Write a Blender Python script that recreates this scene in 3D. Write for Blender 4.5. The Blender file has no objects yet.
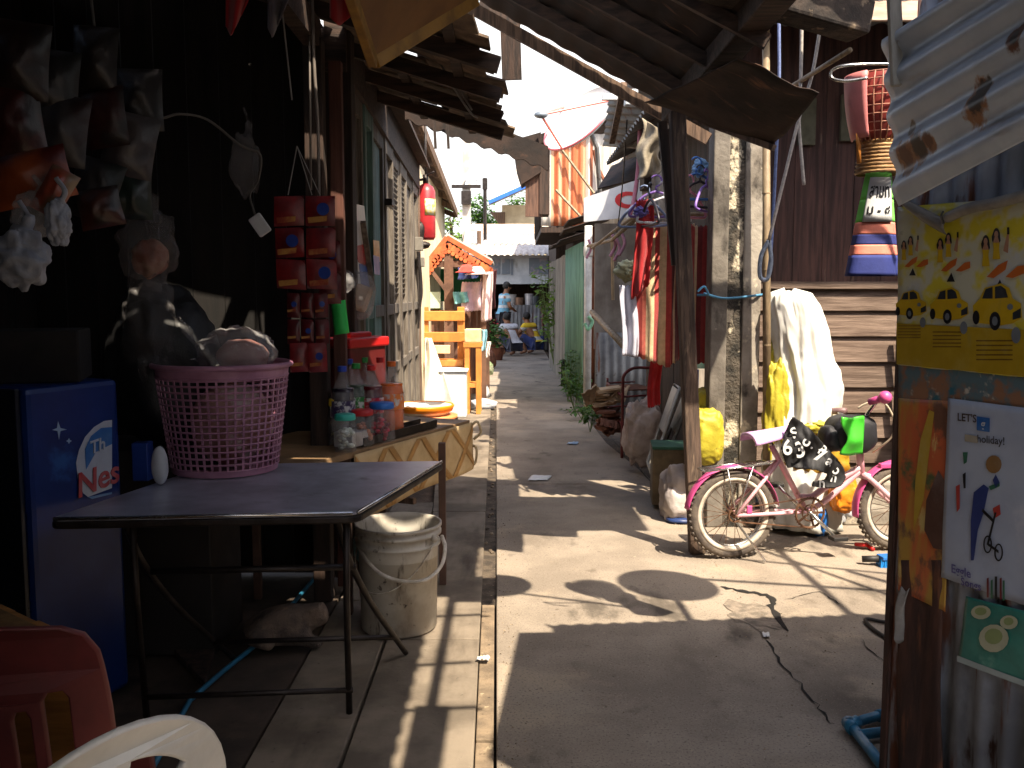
import bpy, bmesh, math, random
from mathutils import Vector, Matrix, noise as mnoise
V = Vector
R = math.radians
PI = math.pi
scene = bpy.context.scene
COL = scene.collection

# ------------------------------------------------------------------ camera
CAM = V((0, 0, 1.45)); F = 923.0; PITCH = R(5.51)
fw = V((0, math.cos(PITCH), -math.sin(PITCH))); up_ = V((0, math.sin(PITCH), math.cos(PITCH)))
cd = bpy.data.cameras.new('camera'); cam = bpy.data.objects.new('camera', cd); COL.objects.link(cam)
cd.sensor_width = 36; cd.lens = F / 1024 * 36; cd.clip_end = 500; cd.clip_start = .05
cam.location = CAM; cam.rotation_euler = (PI/2 - PITCH, 0, 0)
scene.camera = cam
def ray(px, py): return fw + V((1, 0, 0)) * ((px-512)/F) + up_ * ((384-py)/F)
def P(px, py, Y):
    d = ray(px, py); return CAM + d * (Y / d.y)
def G(px, py, z=0.0):
    d = ray(px, py); return CAM + d * ((z - CAM.z) / d.z)
def hit(px, py, o, n):
    d = ray(px, py); return CAM + d * ((o - CAM).dot(n) / d.dot(n))

# ------------------------------------------------------------------ mesh builder
def frame(d, up=V((0, 0, 1))):
    d = d.normalized()
    if abs(d.dot(up)) > .98: up = V((0, 1, 0)) if abs(d.y) < .9 else V((1, 0, 0))
    s = d.cross(up).normalized(); u = s.cross(d).normalized()
    return d, s, u
class MB:
    def __init__(s): s.v = []; s.f = []
    def add(s, vs, fs):
        o = len(s.v); s.v += [V(p) for p in vs]; s.f += [[i + o for i in f] for f in fs]; return s
    def quad(s, a, b, c, d): return s.add([a, b, c, d], [[0, 1, 2, 3]])
    def hexa(s, b, t):          # 4 bottom pts, 4 top pts
        return s.add(list(b) + list(t), [[3, 2, 1, 0], [4, 5, 6, 7], [0, 1, 5, 4], [1, 2, 6, 5], [2, 3, 7, 6], [3, 0, 4, 7]])
    def box(s, c, size, rot=None):
        x, y, z = [k/2 for k in size]; c = V(c)
        ps = [V((a, b, e)) for e in (-z, z) for a, b in ((-x, -y), (x, -y), (x, y), (-x, y))]
        if rot is not None:
            m = rot if isinstance(rot, Matrix) else Matrix.Rotation(rot, 3, 'Z')
            ps = [m @ p for p in ps]
        ps = [p + c for p in ps]
        return s.hexa(ps[:4], ps[4:])
    def beam(s, a, b, w, h, up=V((0, 0, 1)), w2=None, h2=None):
        a, b = V(a), V(b); d, si, u = frame(b - a, V(up))
        w2 = w if w2 is None else w2; h2 = h if h2 is None else h2
        A = [a + si*(x*w/2) + u*(y*h/2) for x, y in ((-1, -1), (1, -1), (1, 1), (-1, 1))]
        B = [b + si*(x*w2/2) + u*(y*h2/2) for x, y in ((-1, -1), (1, -1), (1, 1), (-1, 1))]
        return s.add(A + B, [[0, 1, 2, 3], [7, 6, 5, 4], [1, 0, 4, 5], [2, 1, 5, 6], [3, 2, 6, 7], [0, 3, 7, 4]])
    def tube(s, pts, r, n=8, closed=False, caps=True):
        pts = [V(p) for p in pts]; m = len(pts); o = len(s.v)
        rs = r if isinstance(r, (list, tuple)) else [r]*m
        prev = None
        for i, p in enumerate(pts):
            if closed: t = pts[(i+1) % m] - pts[i-1]
            else: t = pts[min(i+1, m-1)] - pts[max(i-1, 0)]
            t.normalize()
            if prev is None: _, si, u = frame(t)
            else:
                si = prev - t * prev.dot(t)
                if si.length < 1e-4: _, si, u = frame(t)
                si.normalize(); u = si.cross(t).normalized()
            prev = si
            for k in range(n):
                a = 2*PI*k/n; s.v.append(p + (si*math.cos(a) + u*math.sin(a)) * rs[i])
        rng = range(m if closed else m-1)
        for i in rng:
            j = (i+1) % m
            for k in range(n):
                l = (k+1) % n
                s.f.append([o+i*n+k, o+i*n+l, o+j*n+l, o+j*n+k])
        if caps and not closed:
            s.f.append([o+k for k in range(n)][::-1]); s.f.append([o+(m-1)*n+k for k in range(n)])
        return s
    def lathe(s, prof, c, n=32, mat=None, closed=False, a0=0, a1=2*PI):
        c = V(c); o = len(s.v); full = abs(a1-a0-2*PI) < 1e-6; nn = n if full else n+1
        for r, z in prof:
            for k in range(nn):
                a = a0 + (a1-a0)*k/n; p = V((r*math.cos(a), r*math.sin(a), z))
                if mat is not None: p = mat @ p
                s.v.append(p + c)
        m = len(prof)
        for i in range(m if closed else m-1):
            j = (i+1) % m
            for k in range(n):
                l = (k+1) % nn
                s.f.append([o+i*nn+k, o+i*nn+l, o+j*nn+l, o+j*nn+k])
        return s
    def sheet(s, fn, nu, nv, th=.0):
        g = [[V(fn(i/nu, j/nv)) for i in range(nu+1)] for j in range(nv+1)]
        if th <= 0:
            o = len(s.v)
            for row in g: s.v += row
            for j in range(nv):
                for i in range(nu):
                    a = o+j*(nu+1)+i; s.f.append([a, a+1, a+nu+2, a+nu+1])
            return s
        def nr(i, j):
            a = g[j][min(i+1, nu)] - g[j][max(i-1, 0)]; b = g[min(j+1, nv)][i] - g[max(j-1, 0)][i]
            c = a.cross(b); return c.normalized() if c.length > 1e-9 else V((0, 0, 1))
        o = len(s.v); N = (nu+1)*(nv+1)
        ns = [[nr(i, j) for i in range(nu+1)] for j in range(nv+1)]
        for sg in (.5, -.5):
            for j in range(nv+1):
                for i in range(nu+1): s.v.append(g[j][i] + ns[j][i]*(th*sg))
        for j in range(nv):
            for i in range(nu):
                a = o+j*(nu+1)+i
                s.f.append([a, a+1, a+nu+2, a+nu+1]); a += N; s.f.append([a, a+nu+1, a+nu+2, a+1])
        ring = [(i, 0) for i in range(nu)] + [(nu, j) for j in range(nv)] + [(i, nv) for i in range(nu, 0, -1)] + [(0, j) for j in range(nv, 0, -1)]
        for q in range(len(ring)):
            (i, j), (k, l) = ring[q], ring[(q+1) % len(ring)]
            a = o+j*(nu+1)+i; b = o+l*(nu+1)+k
            s.f.append([a, a+N, b+N, b])
        return s
    def prism(s, pts, ext):
        pts = [V(p) for p in pts]; e = V(ext); n = len(pts)
        return s.add(pts + [p+e for p in pts], [list(range(n))[::-1], list(range(n, 2*n))] + [[i, (i+1) % n, n+(i+1) % n, n+i] for i in range(n)])
    def flat(s, pts): return s.add(pts, [list(range(len(pts)))])
    def blob(s, c, rad, seed=0, amp=.15, freq=1.6, nu=28, nv=18, mat=None, sq=1.0):
        c = V(c); o = len(s.v); off = V((seed*7.3, seed*3.1, seed*5.7))
        for j in range(nv+1):
            th = PI*j/nv
            for i in range(nu):
                ph = 2*PI*i/nu
                d = V((math.sin(th)*math.cos(ph), math.sin(th)*math.sin(ph), math.cos(th)))
                q = V([math.copysign(abs(k)**sq, k) for k in d])
                k = 1 + amp*(mnoise.noise(d*freq+off) + .5*mnoise.noise(d*freq*2.3+off))
                p = V((q.x*rad[0], q.y*rad[1], q.z*rad[2]))*k
                if mat is not None: p = mat @ p
                s.v.append(c + p)
        for j in range(nv):
            for i in range(nu):
                l = (i+1) % nu; s.f.append([o+j*nu+i, o+(j+1)*nu+i, o+(j+1)*nu+l, o+j*nu+l])
        return s
    def mesh(s, name, base=V((0, 0, 0)), smooth=False):
        me = bpy.data.meshes.new(name); b = V(base)
        me.from_pydata([p - b for p in s.v], [], s.f); me.update()
        bm = bmesh.new(); bm.from_mesh(me); bmesh.ops.recalc_face_normals(bm, faces=bm.faces); bm.to_mesh(me); bm.free()
        if smooth: me.polygons.foreach_set('use_smooth', [True]*len(me.polygons))
        return me

def tag(o, label=None, cat=None, group=None, kind=None):
    if label: o['label'] = label
    if cat: o['category'] = cat
    if group: o['group'] = group
    if kind: o['kind'] = kind
    return o
def thing(name, label, cat, base=(0, 0, 0), group=None):
    o = bpy.data.objects.new(name, None); o.empty_display_size = .1; COL.objects.link(o); o.location = V(base)
    return tag(o, label, cat, group)
def wbase(o):
    p = V(o.location)
    while o.parent: o = o.parent; p = p + V(o.location)
    return p
def part(mb, name, m, root, smooth=False, bev=0, label=None, kind=None, mesh=None):
    b = wbase(root)
    me = mesh if mesh is not None else mb.mesh(name, b, smooth)
    if mesh is not None: me.transform(Matrix.Translation(-b))
    o = bpy.data.objects.new(name, me); COL.objects.link(o); o.parent = root
    me.materials.clear(); me.materials.append(m); bevel(o, bev)
    return tag(o, label, kind=kind)
def bevel(o, w):
    if w:
        md = o.modifiers.new('bevel', 'BEVEL'); md.width = w; md.segments = 2; md.limit_method = 'ANGLE'; md.angle_limit = R(40)
def solo(mb, name, m, label, cat, base=None, group=None, smooth=False, bev=0, kind=None, mesh=None):
    if base is None:
        xs = [p.x for p in mb.v]; ys = [p.y for p in mb.v]; zs = [p.z for p in mb.v]
        base = V(((min(xs)+max(xs))/2, (min(ys)+max(ys))/2, min(zs)))
    me = mesh if mesh is not None else mb.mesh(name, base, smooth)
    if mesh is not None: me.transform(Matrix.Translation(-V(base)))
    o = bpy.data.objects.new(name, me); COL.objects.link(o); o.location = V(base)
    me.materials.clear(); me.materials.append(m); bevel(o, bev)
    return tag(o, label, cat, group, kind)
def struct(mb, name, m, kind='structure', smooth=False, bev=0):
    o = bpy.data.objects.new(name, mb.mesh(name, smooth=smooth)); COL.objects.link(o); o.data.materials.append(m); bevel(o, bev)
    o['kind'] = kind; return o

def eval_mesh(o):
    COL.objects.link(o); dg = bpy.context.evaluated_depsgraph_get(); dg.update()
    me = bpy.data.meshes.new_from_object(o.evaluated_get(dg)); bpy.data.objects.remove(o); return me
def text_mesh(s, size, o, xd, yd, ext=.0, align='CENTER'):
    cu = bpy.data.curves.new('lettering', 'FONT'); cu.body = s; cu.size = size; cu.offset = size*.018; cu.align_x = align; cu.align_y = 'CENTER'; cu.extrude = ext; cu.resolution_u = 3
    me = eval_mesh(bpy.data.objects.new('lettering', cu))
    xd = V(xd).normalized(); yd = V(yd).normalized(); zd = xd.cross(yd).normalized()
    m = Matrix((xd, yd, zd)).transposed().to_4x4(); m.translation = V(o)
    me.transform(m); return me
def plate_mesh(outline, holes, ext, bev=0.0, fn=None):
    """flat plate with holes in (x, y), filled curve; fn maps local (x, y, z) to world"""
    cu = bpy.data.curves.new('plate', 'CURVE'); cu.dimensions = '2D'; cu.fill_mode = 'BOTH'; cu.extrude = ext; cu.bevel_depth = bev; cu.bevel_resolution = 1
    for pts in [outline] + holes:
        sp = cu.splines.new('POLY'); sp.points.add(len(pts)-1); sp.use_cyclic_u = True
        for q, (x, y) in zip(sp.points, pts): q.co = (x, y, 0, 1)
    me = eval_mesh(bpy.data.objects.new('plate', cu))
    bm = bmesh.new(); bm.from_mesh(me); bmesh.ops.remove_doubles(bm, verts=bm.verts, dist=1e-5); bm.to_mesh(me); bm.free()
    if fn:
        for v in me.vertices: v.co = V(fn(*v.co))
    return me
def rrect(x0, y0, x1, y1, r, n=5):
    out = []
    for cx, cy, a in ((x1-r, y0+r, -90), (x1-r, y1-r, 0), (x0+r, y1-r, 90), (x0+r, y0+r, 180)):
        out += [(cx + r*math.cos(R(a + 90*i/n)), cy + r*math.sin(R(a + 90*i/n))) for i in range(n+1)]
    return out
def arc(c, r, a0, a1, n, ex=V((1, 0, 0)), ey=V((0, 0, 1)), rz=None):
    return [V(c) + ex*(r*math.cos(R(a0+(a1-a0)*i/n))) + ey*((rz or r)*math.sin(R(a0+(a1-a0)*i/n))) for i in range(n+1)]
def curve(pts, n=8):
    """Catmull-Rom through points"""
    pts = [V(p) for p in pts]; q = [pts[0]*2-pts[1]] + pts + [pts[-1]*2-pts[-2]]; out = []
    for i in range(1, len(q)-2):
        a, b, c, d = q[i-1:i+3]
        for k in range(n):
            t = k/n; out.append(.5*((2*b) + (c-a)*t + (2*a-5*b+4*c-d)*t*t + (3*b-a-3*c+d)*t**3))
    return out + [pts[-1]]
def crumple(mb, i0, c, k=1.0, f=1.0):
    c = V(c)
    for i in range(i0, len(mb.v)):
        p = mb.v[i]; d = (p-c); r = d.length
        if r > 1e-6:
            q = p*f; n = (1-abs(mnoise.noise(q*14)))**3*.5 - .9*abs(mnoise.noise(q*7+V((3, 1, 2)))) + .3*mnoise.noise(q*34)
            mb.v[i] = p + d/r*(n*.12*r*k)
    return mb
def skin_mesh(verts, edges, radii, sub=2):
    me = bpy.data.meshes.new('skin'); me.from_pydata([V(v) for v in verts], edges, []); o = bpy.data.objects.new('skin', me)
    COL.objects.link(o)
    md = o.modifiers.new('skin', 'SKIN'); md.use_smooth_shade = True
    for i, r in enumerate(radii):
        sv = me.skin_vertices[0].data[i]; sv.radius = (r, r) if not isinstance(r, tuple) else r; sv.use_root = (i == 0)
    s = o.modifiers.new('sub', 'SUBSURF'); s.levels = s.render_levels = sub
    COL.objects.unlink(o)
    return eval_mesh(o)

# ------------------------------------------------------------------ materials
def lin(c):
    def f(x):
        x /= 255; return x/12.92 if x <= .04045 else ((x+.055)/1.055)**2.4
    return tuple(f(x) for x in c) + (1,)
def mul(c, k): return tuple(min(1, x*k) for x in c[:3]) + (1,)
MC = {}
def mat(name, base, rough=.7, metal=0.0, col2=None, scale=6, detail=5, lo=.35, hi=.65, stretch=(1, 1, 1), bump=.15, bscale=None, bdist=.01,
        island=0.0, layers=(), spots=(), trans=0.0, spec=.5, alpha=1.0, coat=0.0, sheen=0.0, emit=None, translucent=0.0, stripes=None):
    if name in MC: return MC[name]
    m = bpy.data.materials.new(name); m.use_nodes = True; nt = m.node_tree; N = nt.nodes; L = nt.links
    bs = N['Principled BSDF']; out = N['Material Output']
    tc = N.new('ShaderNodeTexCoord')
    def noise(sc, st=(1, 1, 1), det=detail, loc=(0, 0, 0)):
        mp = N.new('ShaderNodeMapping'); mp.inputs['Scale'].default_value = st; mp.inputs['Location'].default_value = loc
        L.new(tc.outputs['Object'], mp.inputs['Vector'])
        t = N.new('ShaderNodeTexNoise'); t.inputs['Scale'].default_value = sc; t.inputs['Detail'].default_value = det; t.inputs['Roughness'].default_value = .6
        L.new(mp.outputs['Vector'], t.inputs['Vector']); return t
    def ramp(src, a, b):
        r = N.new('ShaderNodeMapRange'); r.inputs['From Min'].default_value = a; r.inputs['From Max'].default_value = b; r.interpolation_type = 'SMOOTHSTEP'
        L.new(src, r.inputs['Value']); return r.outputs['Result']
    def mix(f, a, b, mode='MIX'):
        x = N.new('ShaderNodeMix'); x.data_type = 'RGBA'; x.blend_type = mode
        if isinstance(f, float): x.inputs[0].default_value = f
        else: L.new(f, x.inputs[0])
        for k, c in ((6, a), (7, b)):
            if isinstance(c, tuple): x.inputs[k].default_value = c
            else: L.new(c, x.inputs[k])
        return x.outputs[2]
    base = tuple(base[:3]) + (1,)
    n1 = noise(scale, stretch)
    c = mix(ramp(n1.outputs['Fac'], lo, hi), base, tuple(col2[:3])+(1,) if col2 else mul(base, .68))
    if stripes:     # (axis, period, [(end fraction, colour)])
        ax, per, bands = stripes
        sx = N.new('ShaderNodeSeparateXYZ'); L.new(tc.outputs['Object'], sx.inputs[0])
        d = N.new('ShaderNodeMath'); d.operation = 'DIVIDE'; d.inputs[1].default_value = per; L.new(sx.outputs[ax], d.inputs[0])
        fr = N.new('ShaderNodeMath'); fr.operation = 'FRACT'; L.new(d.outputs[0], fr.inputs[0])
        cr = N.new('ShaderNodeValToRGB'); cr.color_ramp.interpolation = 'CONSTANT'
        els = cr.color_ramp.elements; p0 = 0
        for i, (e, cc) in enumerate(bands):
            el = els[i] if i < 2 else els.new(p0)
            el.position = p0; el.color = tuple(cc[:3]) + (1,); p0 = e
        L.new(fr.outputs[0], cr.inputs[0]); c = mix(.35, cr.outputs[0], mix(1.0, cr.outputs[0], mix(ramp(n1.outputs['Fac'], lo, hi), (1, 1, 1, 1), (.45, .45, .45, 1)), 'MULTIPLY'))
    for i, (lc, sc, a, b, st) in enumerate(layers):
        t = noise(sc, st, 6, (i*3.7+1.3, i*1.9, i*5.1)); c = mix(ramp(t.outputs['Fac'], a, b), c, tuple(lc[:3])+(1,))
    for (pos, rad, sc) in spots:
        vd = N.new('ShaderNodeVectorMath'); vd.operation = 'DISTANCE'; vd.inputs[1].default_value = pos
        t = noise(28, (1, 1, 1), 4, (rad*50, 0, 0)); ad = N.new('ShaderNodeVectorMath'); ad.operation = 'MULTIPLY_ADD'
        ad.inputs[1].default_value = (rad*1.6,)*3; L.new(t.outputs['Color'], ad.inputs[0]); L.new(tc.outputs['Object'], ad.inputs[2])
        sub = N.new('ShaderNodeVectorMath'); sub.operation = 'SUBTRACT'; sub.inputs[1].default_value = (rad*.8,)*3; L.new(ad.outputs[0], sub.inputs[0])
        L.new(sub.outputs[0], vd.inputs[0]); c = mix(ramp(vd.outputs['Value'], rad*1.1, rad*.75), c, tuple(sc[:3])+(1,))
    if island:
        g = N.new('ShaderNodeNewGeometry'); r = N.new('ShaderNodeMapRange'); r.inputs['To Min'].default_value = 1-island; r.inputs['To Max'].default_value = 1+island
        L.new(g.outputs['Random Per Island'], r.inputs['Value']); x = N.new('ShaderNodeVectorMath'); x.operation = 'SCALE'
        L.new(c, x.inputs[0]); L.new(r.outputs['Result'], x.inputs['Scale']); c = x.outputs[0]
    L.new(c, bs.inputs['Base Color'])
    rr = N.new('ShaderNodeMapRange'); rr.inputs['To Min'].default_value = max(.03, rough-.12); rr.inputs['To Max'].default_value = min(1, rough+.12)
    L.new(n1.outputs['Fac'], rr.inputs['Value']); L.new(rr.outputs['Result'], bs.inputs['Roughness'])
    bs.inputs['Metallic'].default_value = metal; bs.inputs['Specular IOR Level'].default_value = spec
    bs.inputs['Transmission Weight'].default_value = trans; bs.inputs['Alpha'].default_value = alpha; bs.inputs['Coat Weight'].default_value = coat
    bs.inputs['Sheen Weight'].default_value = sheen
    if emit: bs.inputs['Emission Color'].default_value = tuple(emit[:3])+(1,); bs.inputs['Emission Strength'].default_value = emit[3]
    if bump:
        nb = noise(bscale or scale*4, stretch, 8); b = N.new('ShaderNodeBump'); b.inputs['Strength'].default_value = bump; b.inputs['Distance'].default_value = bdist
        L.new(nb.outputs['Fac'], b.inputs['Height']); L.new(b.outputs['Normal'], bs.inputs['Normal'])
    if translucent:
        tr = N.new('ShaderNodeBsdfTranslucent'); L.new(c, tr.inputs['Color']); ms = N.new('ShaderNodeMixShader'); ms.inputs[0].default_value = translucent
        L.new(bs.outputs[0], ms.inputs[1]); L.new(tr.outputs[0], ms.inputs[2]); L.new(ms.outputs[0], out.inputs['Surface'])
    MC[name] = m; return m

X1 = (1, 1, 1)
conc = mat('path_concrete', lin((148, 136, 122)), .85, col2=lin((124, 113, 101)), scale=1.7, bump=.35, bscale=70, bdist=.004,
           layers=((lin((88, 77, 66)), .9, .54, .76, (1, .5, 1)), (lin((158, 143, 124)), 2.3, .54, .74, X1), (lin((94, 83, 72)), 5, .60, .76, (1, .6, 1)), (lin((88, 78, 68)), 22, .64, .76, X1), (lin((168, 153, 134)), 34, .66, .76, X1), (lin((92, 83, 73)), 110, .52, .70, X1), (lin((178, 166, 148)), 150, .58, .72, X1), (lin((84, 76, 67)), 1.7, .60, .72, (1.6, .7, 1)), (lin((80, 72, 64)), 40, .66, .72, X1)))
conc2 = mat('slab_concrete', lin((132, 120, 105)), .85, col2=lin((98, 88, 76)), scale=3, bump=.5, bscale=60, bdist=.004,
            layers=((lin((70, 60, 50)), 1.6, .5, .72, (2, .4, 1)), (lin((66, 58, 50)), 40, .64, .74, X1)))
dirt = mat('dirt', lin((88, 72, 58)), .95, col2=lin((60, 50, 42)), scale=6, bump=.8, bscale=30, bdist=.02, layers=((lin((120, 104, 84)), 30, .6, .7, X1),))
muck = mat('drain_muck', lin((92, 80, 66)), .9, col2=lin((58, 50, 42)), scale=14, bump=.8, bscale=50, layers=((lin((170, 150, 120)), 45, .64, .7, X1),))
darkgap = mat('dark_gap', lin((22, 19, 17)), .95, bump=0)
wood_d = mat('dark_wood', lin((62, 44, 34)), .8, col2=lin((34, 25, 20)), scale=5, stretch=(6, 6, .6), bump=.4, bscale=14, island=.25)
wood_dh = mat('dark_wood_lengthwise', lin((64, 46, 36)), .8, col2=lin((36, 26, 21)), scale=5, stretch=(.8, 6, 6), bump=.4, bscale=14, island=.25)
black_in = mat('gloom_black_boards', lin((24, 19, 17)), .95, col2=lin((14, 12, 11)), scale=4, stretch=(4, 4, .5), bump=.2, island=.2)  # boards blackened in colour to deepen the unlit interior
wood_red = mat('red_brown_planks', lin((78, 52, 46)), .85, col2=lin((50, 34, 31)), scale=4, stretch=(7, 7, .5), bump=.4, bscale=12, island=.18,
               layers=((lin((112, 94, 82)), 5, .6, .78, (6, 6, .7)),))
wood_gr = mat('weathered_clapboard', lin((118, 100, 88)), .88, col2=lin((86, 70, 60)), scale=4, stretch=(.6, 6, 7), bump=.5, bscale=14, island=.14,
              layers=((lin((84, 68, 56)), 4, .58, .75, (.5, 5, 5)),))
wood_door = mat('faded_door_wood', lin((116, 108, 98)), .85, col2=lin((80, 72, 64)), scale=5, stretch=(6, 6, .6), bump=.4, bscale=15, island=.1,
                layers=((lin((70, 58, 46)), 6, .58, .72, (5, 5, .6)),))
wood_teal = mat('faded_teal_paint', lin((104, 138, 132)), .75, col2=lin((84, 108, 102)), scale=5, stretch=(5, 5, .7), bump=.3, layers=((lin((110, 98, 82)), 7, .58, .7, (4, 4, .7)),))
wood_post = mat('weathered_post', lin((120, 96, 78)), .85, col2=lin((74, 58, 48)), scale=5, stretch=(7, 7, .5), bump=.5, bscale=14)
wood_tan = mat('yellow_brown_wood', lin((184, 130, 64)), .6, col2=lin((146, 100, 48)), scale=4, stretch=(.7, 6, 6), bump=.25, island=.15)
bamboo = mat('bamboo', lin((146, 126, 98)), .6, col2=lin((108, 92, 70)), scale=8, stretch=(3, 3, 1), bump=.15)
galv = mat('galvanised_sheet', lin((158, 166, 174)), .42, .55, col2=lin((120, 130, 140)), scale=3, bump=.12, layers=((lin((96, 96, 98)), 5, .58, .75, (1, 1, 3)),))
end_tin = mat('bleached_end_tin', lin((206, 200, 196)), .6, .1, col2=lin((176, 166, 160)), scale=3, bump=.1)
galv_old = mat('old_corrugated_sheet', lin((128, 130, 132)), .6, .3, col2=lin((92, 92, 94)), scale=2.5, bump=.2, layers=((lin((92, 52, 32)), 2.2, .56, .66, (3, 3, .6)), (lin((64, 42, 32)), 8, .62, .72, X1)))
rust = mat('rusted_sheet', lin((122, 70, 44)), .8, .15, col2=lin((86, 46, 30)), scale=4, bump=.4, layers=((lin((60, 36, 28)), 6, .55, .7, X1),))
rust_o = mat('orange_rust_and_tin', lin((206, 198, 188)), .6, .1, col2=lin((150, 130, 118)), scale=6, stretch=(4, 4, .4), bump=.2, stripes=(0, 3.4, [(.03, lin((190, 112, 74))), (.045, lin((206, 150, 118))), (.065, lin((210, 200, 190))), (.08, lin((140, 80, 54))), (.87, lin((212, 206, 198))), (.885, lin((206, 160, 130))), (.91, lin((190, 104, 66))), (.925, lin((206, 160, 130))), (.96, lin((190, 110, 72))), (.97, lin((214, 176, 150))), (1, lin((186, 100, 62)))]))
rust_dk = mat('dark_rusty_roof', lin((52, 37, 29)), .9, .05, col2=lin((30, 23, 20)), scale=3, bump=.5, layers=((lin((104, 72, 54)), 5, .58, .74, (.5, 4, 1)), (lin((24, 20, 18)), 7, .58, .7, X1)))
tile = mat('old_roof_tile', lin((118, 100, 84)), .9, col2=lin((74, 60, 50)), scale=9, bump=.5, island=.3)
metal_dk = mat('dark_steel', lin((58, 52, 50)), .5, .6, col2=lin((40, 34, 32)), scale=12, bump=.1)
steel = mat('table_top_steel', lin((190, 190, 204)), .38, .3, col2=lin((150, 148, 160)), scale=3, bump=.06, layers=((lin((72, 64, 66)), 6, .6, .8, X1),))
chrome = mat('chrome', lin((205, 205, 205)), .25, .9, col2=lin((160, 155, 150)), scale=10, bump=.03)
plast = {}
def plastic(name, rgb, rough=.42, dirtc=None):
    k = 'plastic_' + name
    return mat(k, lin(rgb), rough, col2=mul(lin(rgb), .82), scale=5, bump=.04, spec=.45, layers=((dirtc or mul(lin(rgb), .5), 7, .62, .85, X1),))
def cloth(name, rgb, stripes=None, sheen=.2):
    return mat('cloth_' + name, lin(rgb), .9, col2=mul(lin(rgb), .75), scale=9, bump=.35, bscale=220, bdist=.002, sheen=sheen, translucent=.12, stripes=stripes)
def paper(name, rgb, rough=.35):
    return mat('print_' + name, lin([c*.92+10 for c in rgb]), rough, col2=mul(lin(rgb), .84), scale=14, bump=.12, bscale=20, layers=((lin([c*.55+88 for c in rgb]), 4.5, .50, .74, X1), (lin([c*.7+40 for c in rgb]), 26, .58, .7, (1, 1, .3))))
bag_clear = mat('clear_plastic_bag', lin((214, 212, 214)), .25, col2=lin((190, 188, 190)), scale=9, bump=.5, bscale=16, bdist=.02, alpha=.30, spec=.7)
bag_white = mat('white_plastic_bag', lin((214, 216, 220)), .4, col2=lin((190, 192, 198)), scale=9, bump=.6, bscale=14, bdist=.02, translucent=.3)
pet = mat('clear_bottle', lin((225, 225, 225)), .12, bump=0, alpha=.15, spec=.8)
wire_dim = mat('dim_cable', lin((84, 80, 76)), .7, bump=0)
leafm = mat('leaf', lin((84, 122, 50)), .55, col2=lin((62, 96, 38)), scale=12, bump=.1, island=.4, translucent=.35)
leafm2 = mat('leaf_bright', lin((132, 160, 76)), .55, col2=lin((96, 128, 52)), scale=12, bump=.1, island=.35, translucent=.4)
bark = mat('bark', lin((96, 80, 64)), .9, scale=8, stretch=(3, 3, .8), bump=.6)
cream = mat('cream_render', lin((222, 208, 176)), .9, col2=lin((200, 184, 152)), scale=2.5, bump=.2, layers=((lin((150, 136, 110)), 3, .6, .8, (2, 2, .5)),))
white_p = mat('white_painted_board', lin((208, 212, 216)), .6, col2=lin((180, 186, 192)), scale=3, bump=.1, layers=((lin((140, 140, 136)), 4, .6, .8, (1, 1, .4)),))
skin_m = mat('skin', lin((150, 104, 76)), .55, col2=lin((132, 90, 64)), scale=20, bump=.05)
hair_m = mat('black_hair', lin((26, 22, 20)), .6, scale=60, bump=.3)
# ------------------------------------------------------------------ light, sky, view
SUN = V((.329, -.470, .819)).normalized()
w = bpy.data.worlds.new('World'); scene.world = w; w.use_nodes = True
nt = w.node_tree; sk = nt.nodes.new('ShaderNodeTexSky'); sk.sky_type = 'NISHITA'; sk.sun_disc = False
sk.sun_elevation = math.asin(SUN.z); sk.sun_rotation = math.atan2(SUN.x, SUN.y); sk.air_density = 1.0; sk.dust_density = 4.0; sk.ozone_density = 1.0
tcw = nt.nodes.new('ShaderNodeTexCoord'); sxw = nt.nodes.new('ShaderNodeSeparateXYZ'); nt.links.new(tcw.outputs['Generated'], sxw.inputs[0])
mrw = nt.nodes.new('ShaderNodeMapRange'); mrw.interpolation_type = 'SMOOTHSTEP'; mrw.inputs['From Min'].default_value = .27; mrw.inputs['From Max'].default_value = .38; mrw.inputs['To Min'].default_value = 1; mrw.inputs['To Max'].default_value = .12
nt.links.new(sxw.outputs[2], mrw.inputs['Value'])
mxw = nt.nodes.new('ShaderNodeMix'); mxw.data_type = 'RGBA'; nt.links.new(mrw.outputs['Result'], mxw.inputs[0]); nt.links.new(sk.outputs[0], mxw.inputs[6]); mxw.inputs[7].default_value = (4.4, 4.4, 4.35, 1)   # white tropical haze low in the sky
nt.links.new(mxw.outputs[2], nt.nodes['Background'].inputs[0]); nt.nodes['Background'].inputs[1].default_value = .15
ld = bpy.data.lights.new('sun', 'SUN'); ld.energy = 5.0; ld.angle = R(.5); ld.color = (1, .87, .68)
lo = bpy.data.objects.new('sun', ld); COL.objects.link(lo); lo.rotation_euler = SUN.to_track_quat('Z', 'Y').to_euler(); lo.location = (3, -4, 9)
scene.view_settings.view_transform = 'Standard'; scene.view_settings.look = 'None'; scene.view_settings.gamma = 1; scene.view_settings.use_curve_mapping = False
scene.view_settings.exposure = 1.32
scene.render.engine = 'CYCLES'
scene.cycles.max_bounces = 8; scene.cycles.transparent_max_bounces = 12; scene.cycles.use_denoising = True

# ------------------------------------------------------------------ ground
def gx(Y, px):   # x at depth Y for a pixel column
    return (px-512)/F*Y
mb = MB(); mb.quad((-150, -60, -.07), (150, -60, -.07), (150, 240, -.07), (-150, 240, -.07)); struct(mb, 'ground', dirt)
def slab(name, poly, m, z0=-.065, z1=0.0, bev=.006):
    mb = MB(); mb.prism([(x, y, z0) for x, y in poly], (0, 0, z1-z0)); return struct(mb, name, m, bev=bev)
def drain_l(Y): return -.118 - .0168*(Y-2.83)
def drain_r(Y): return -.062 - .0168*(Y-2.83)
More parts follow.
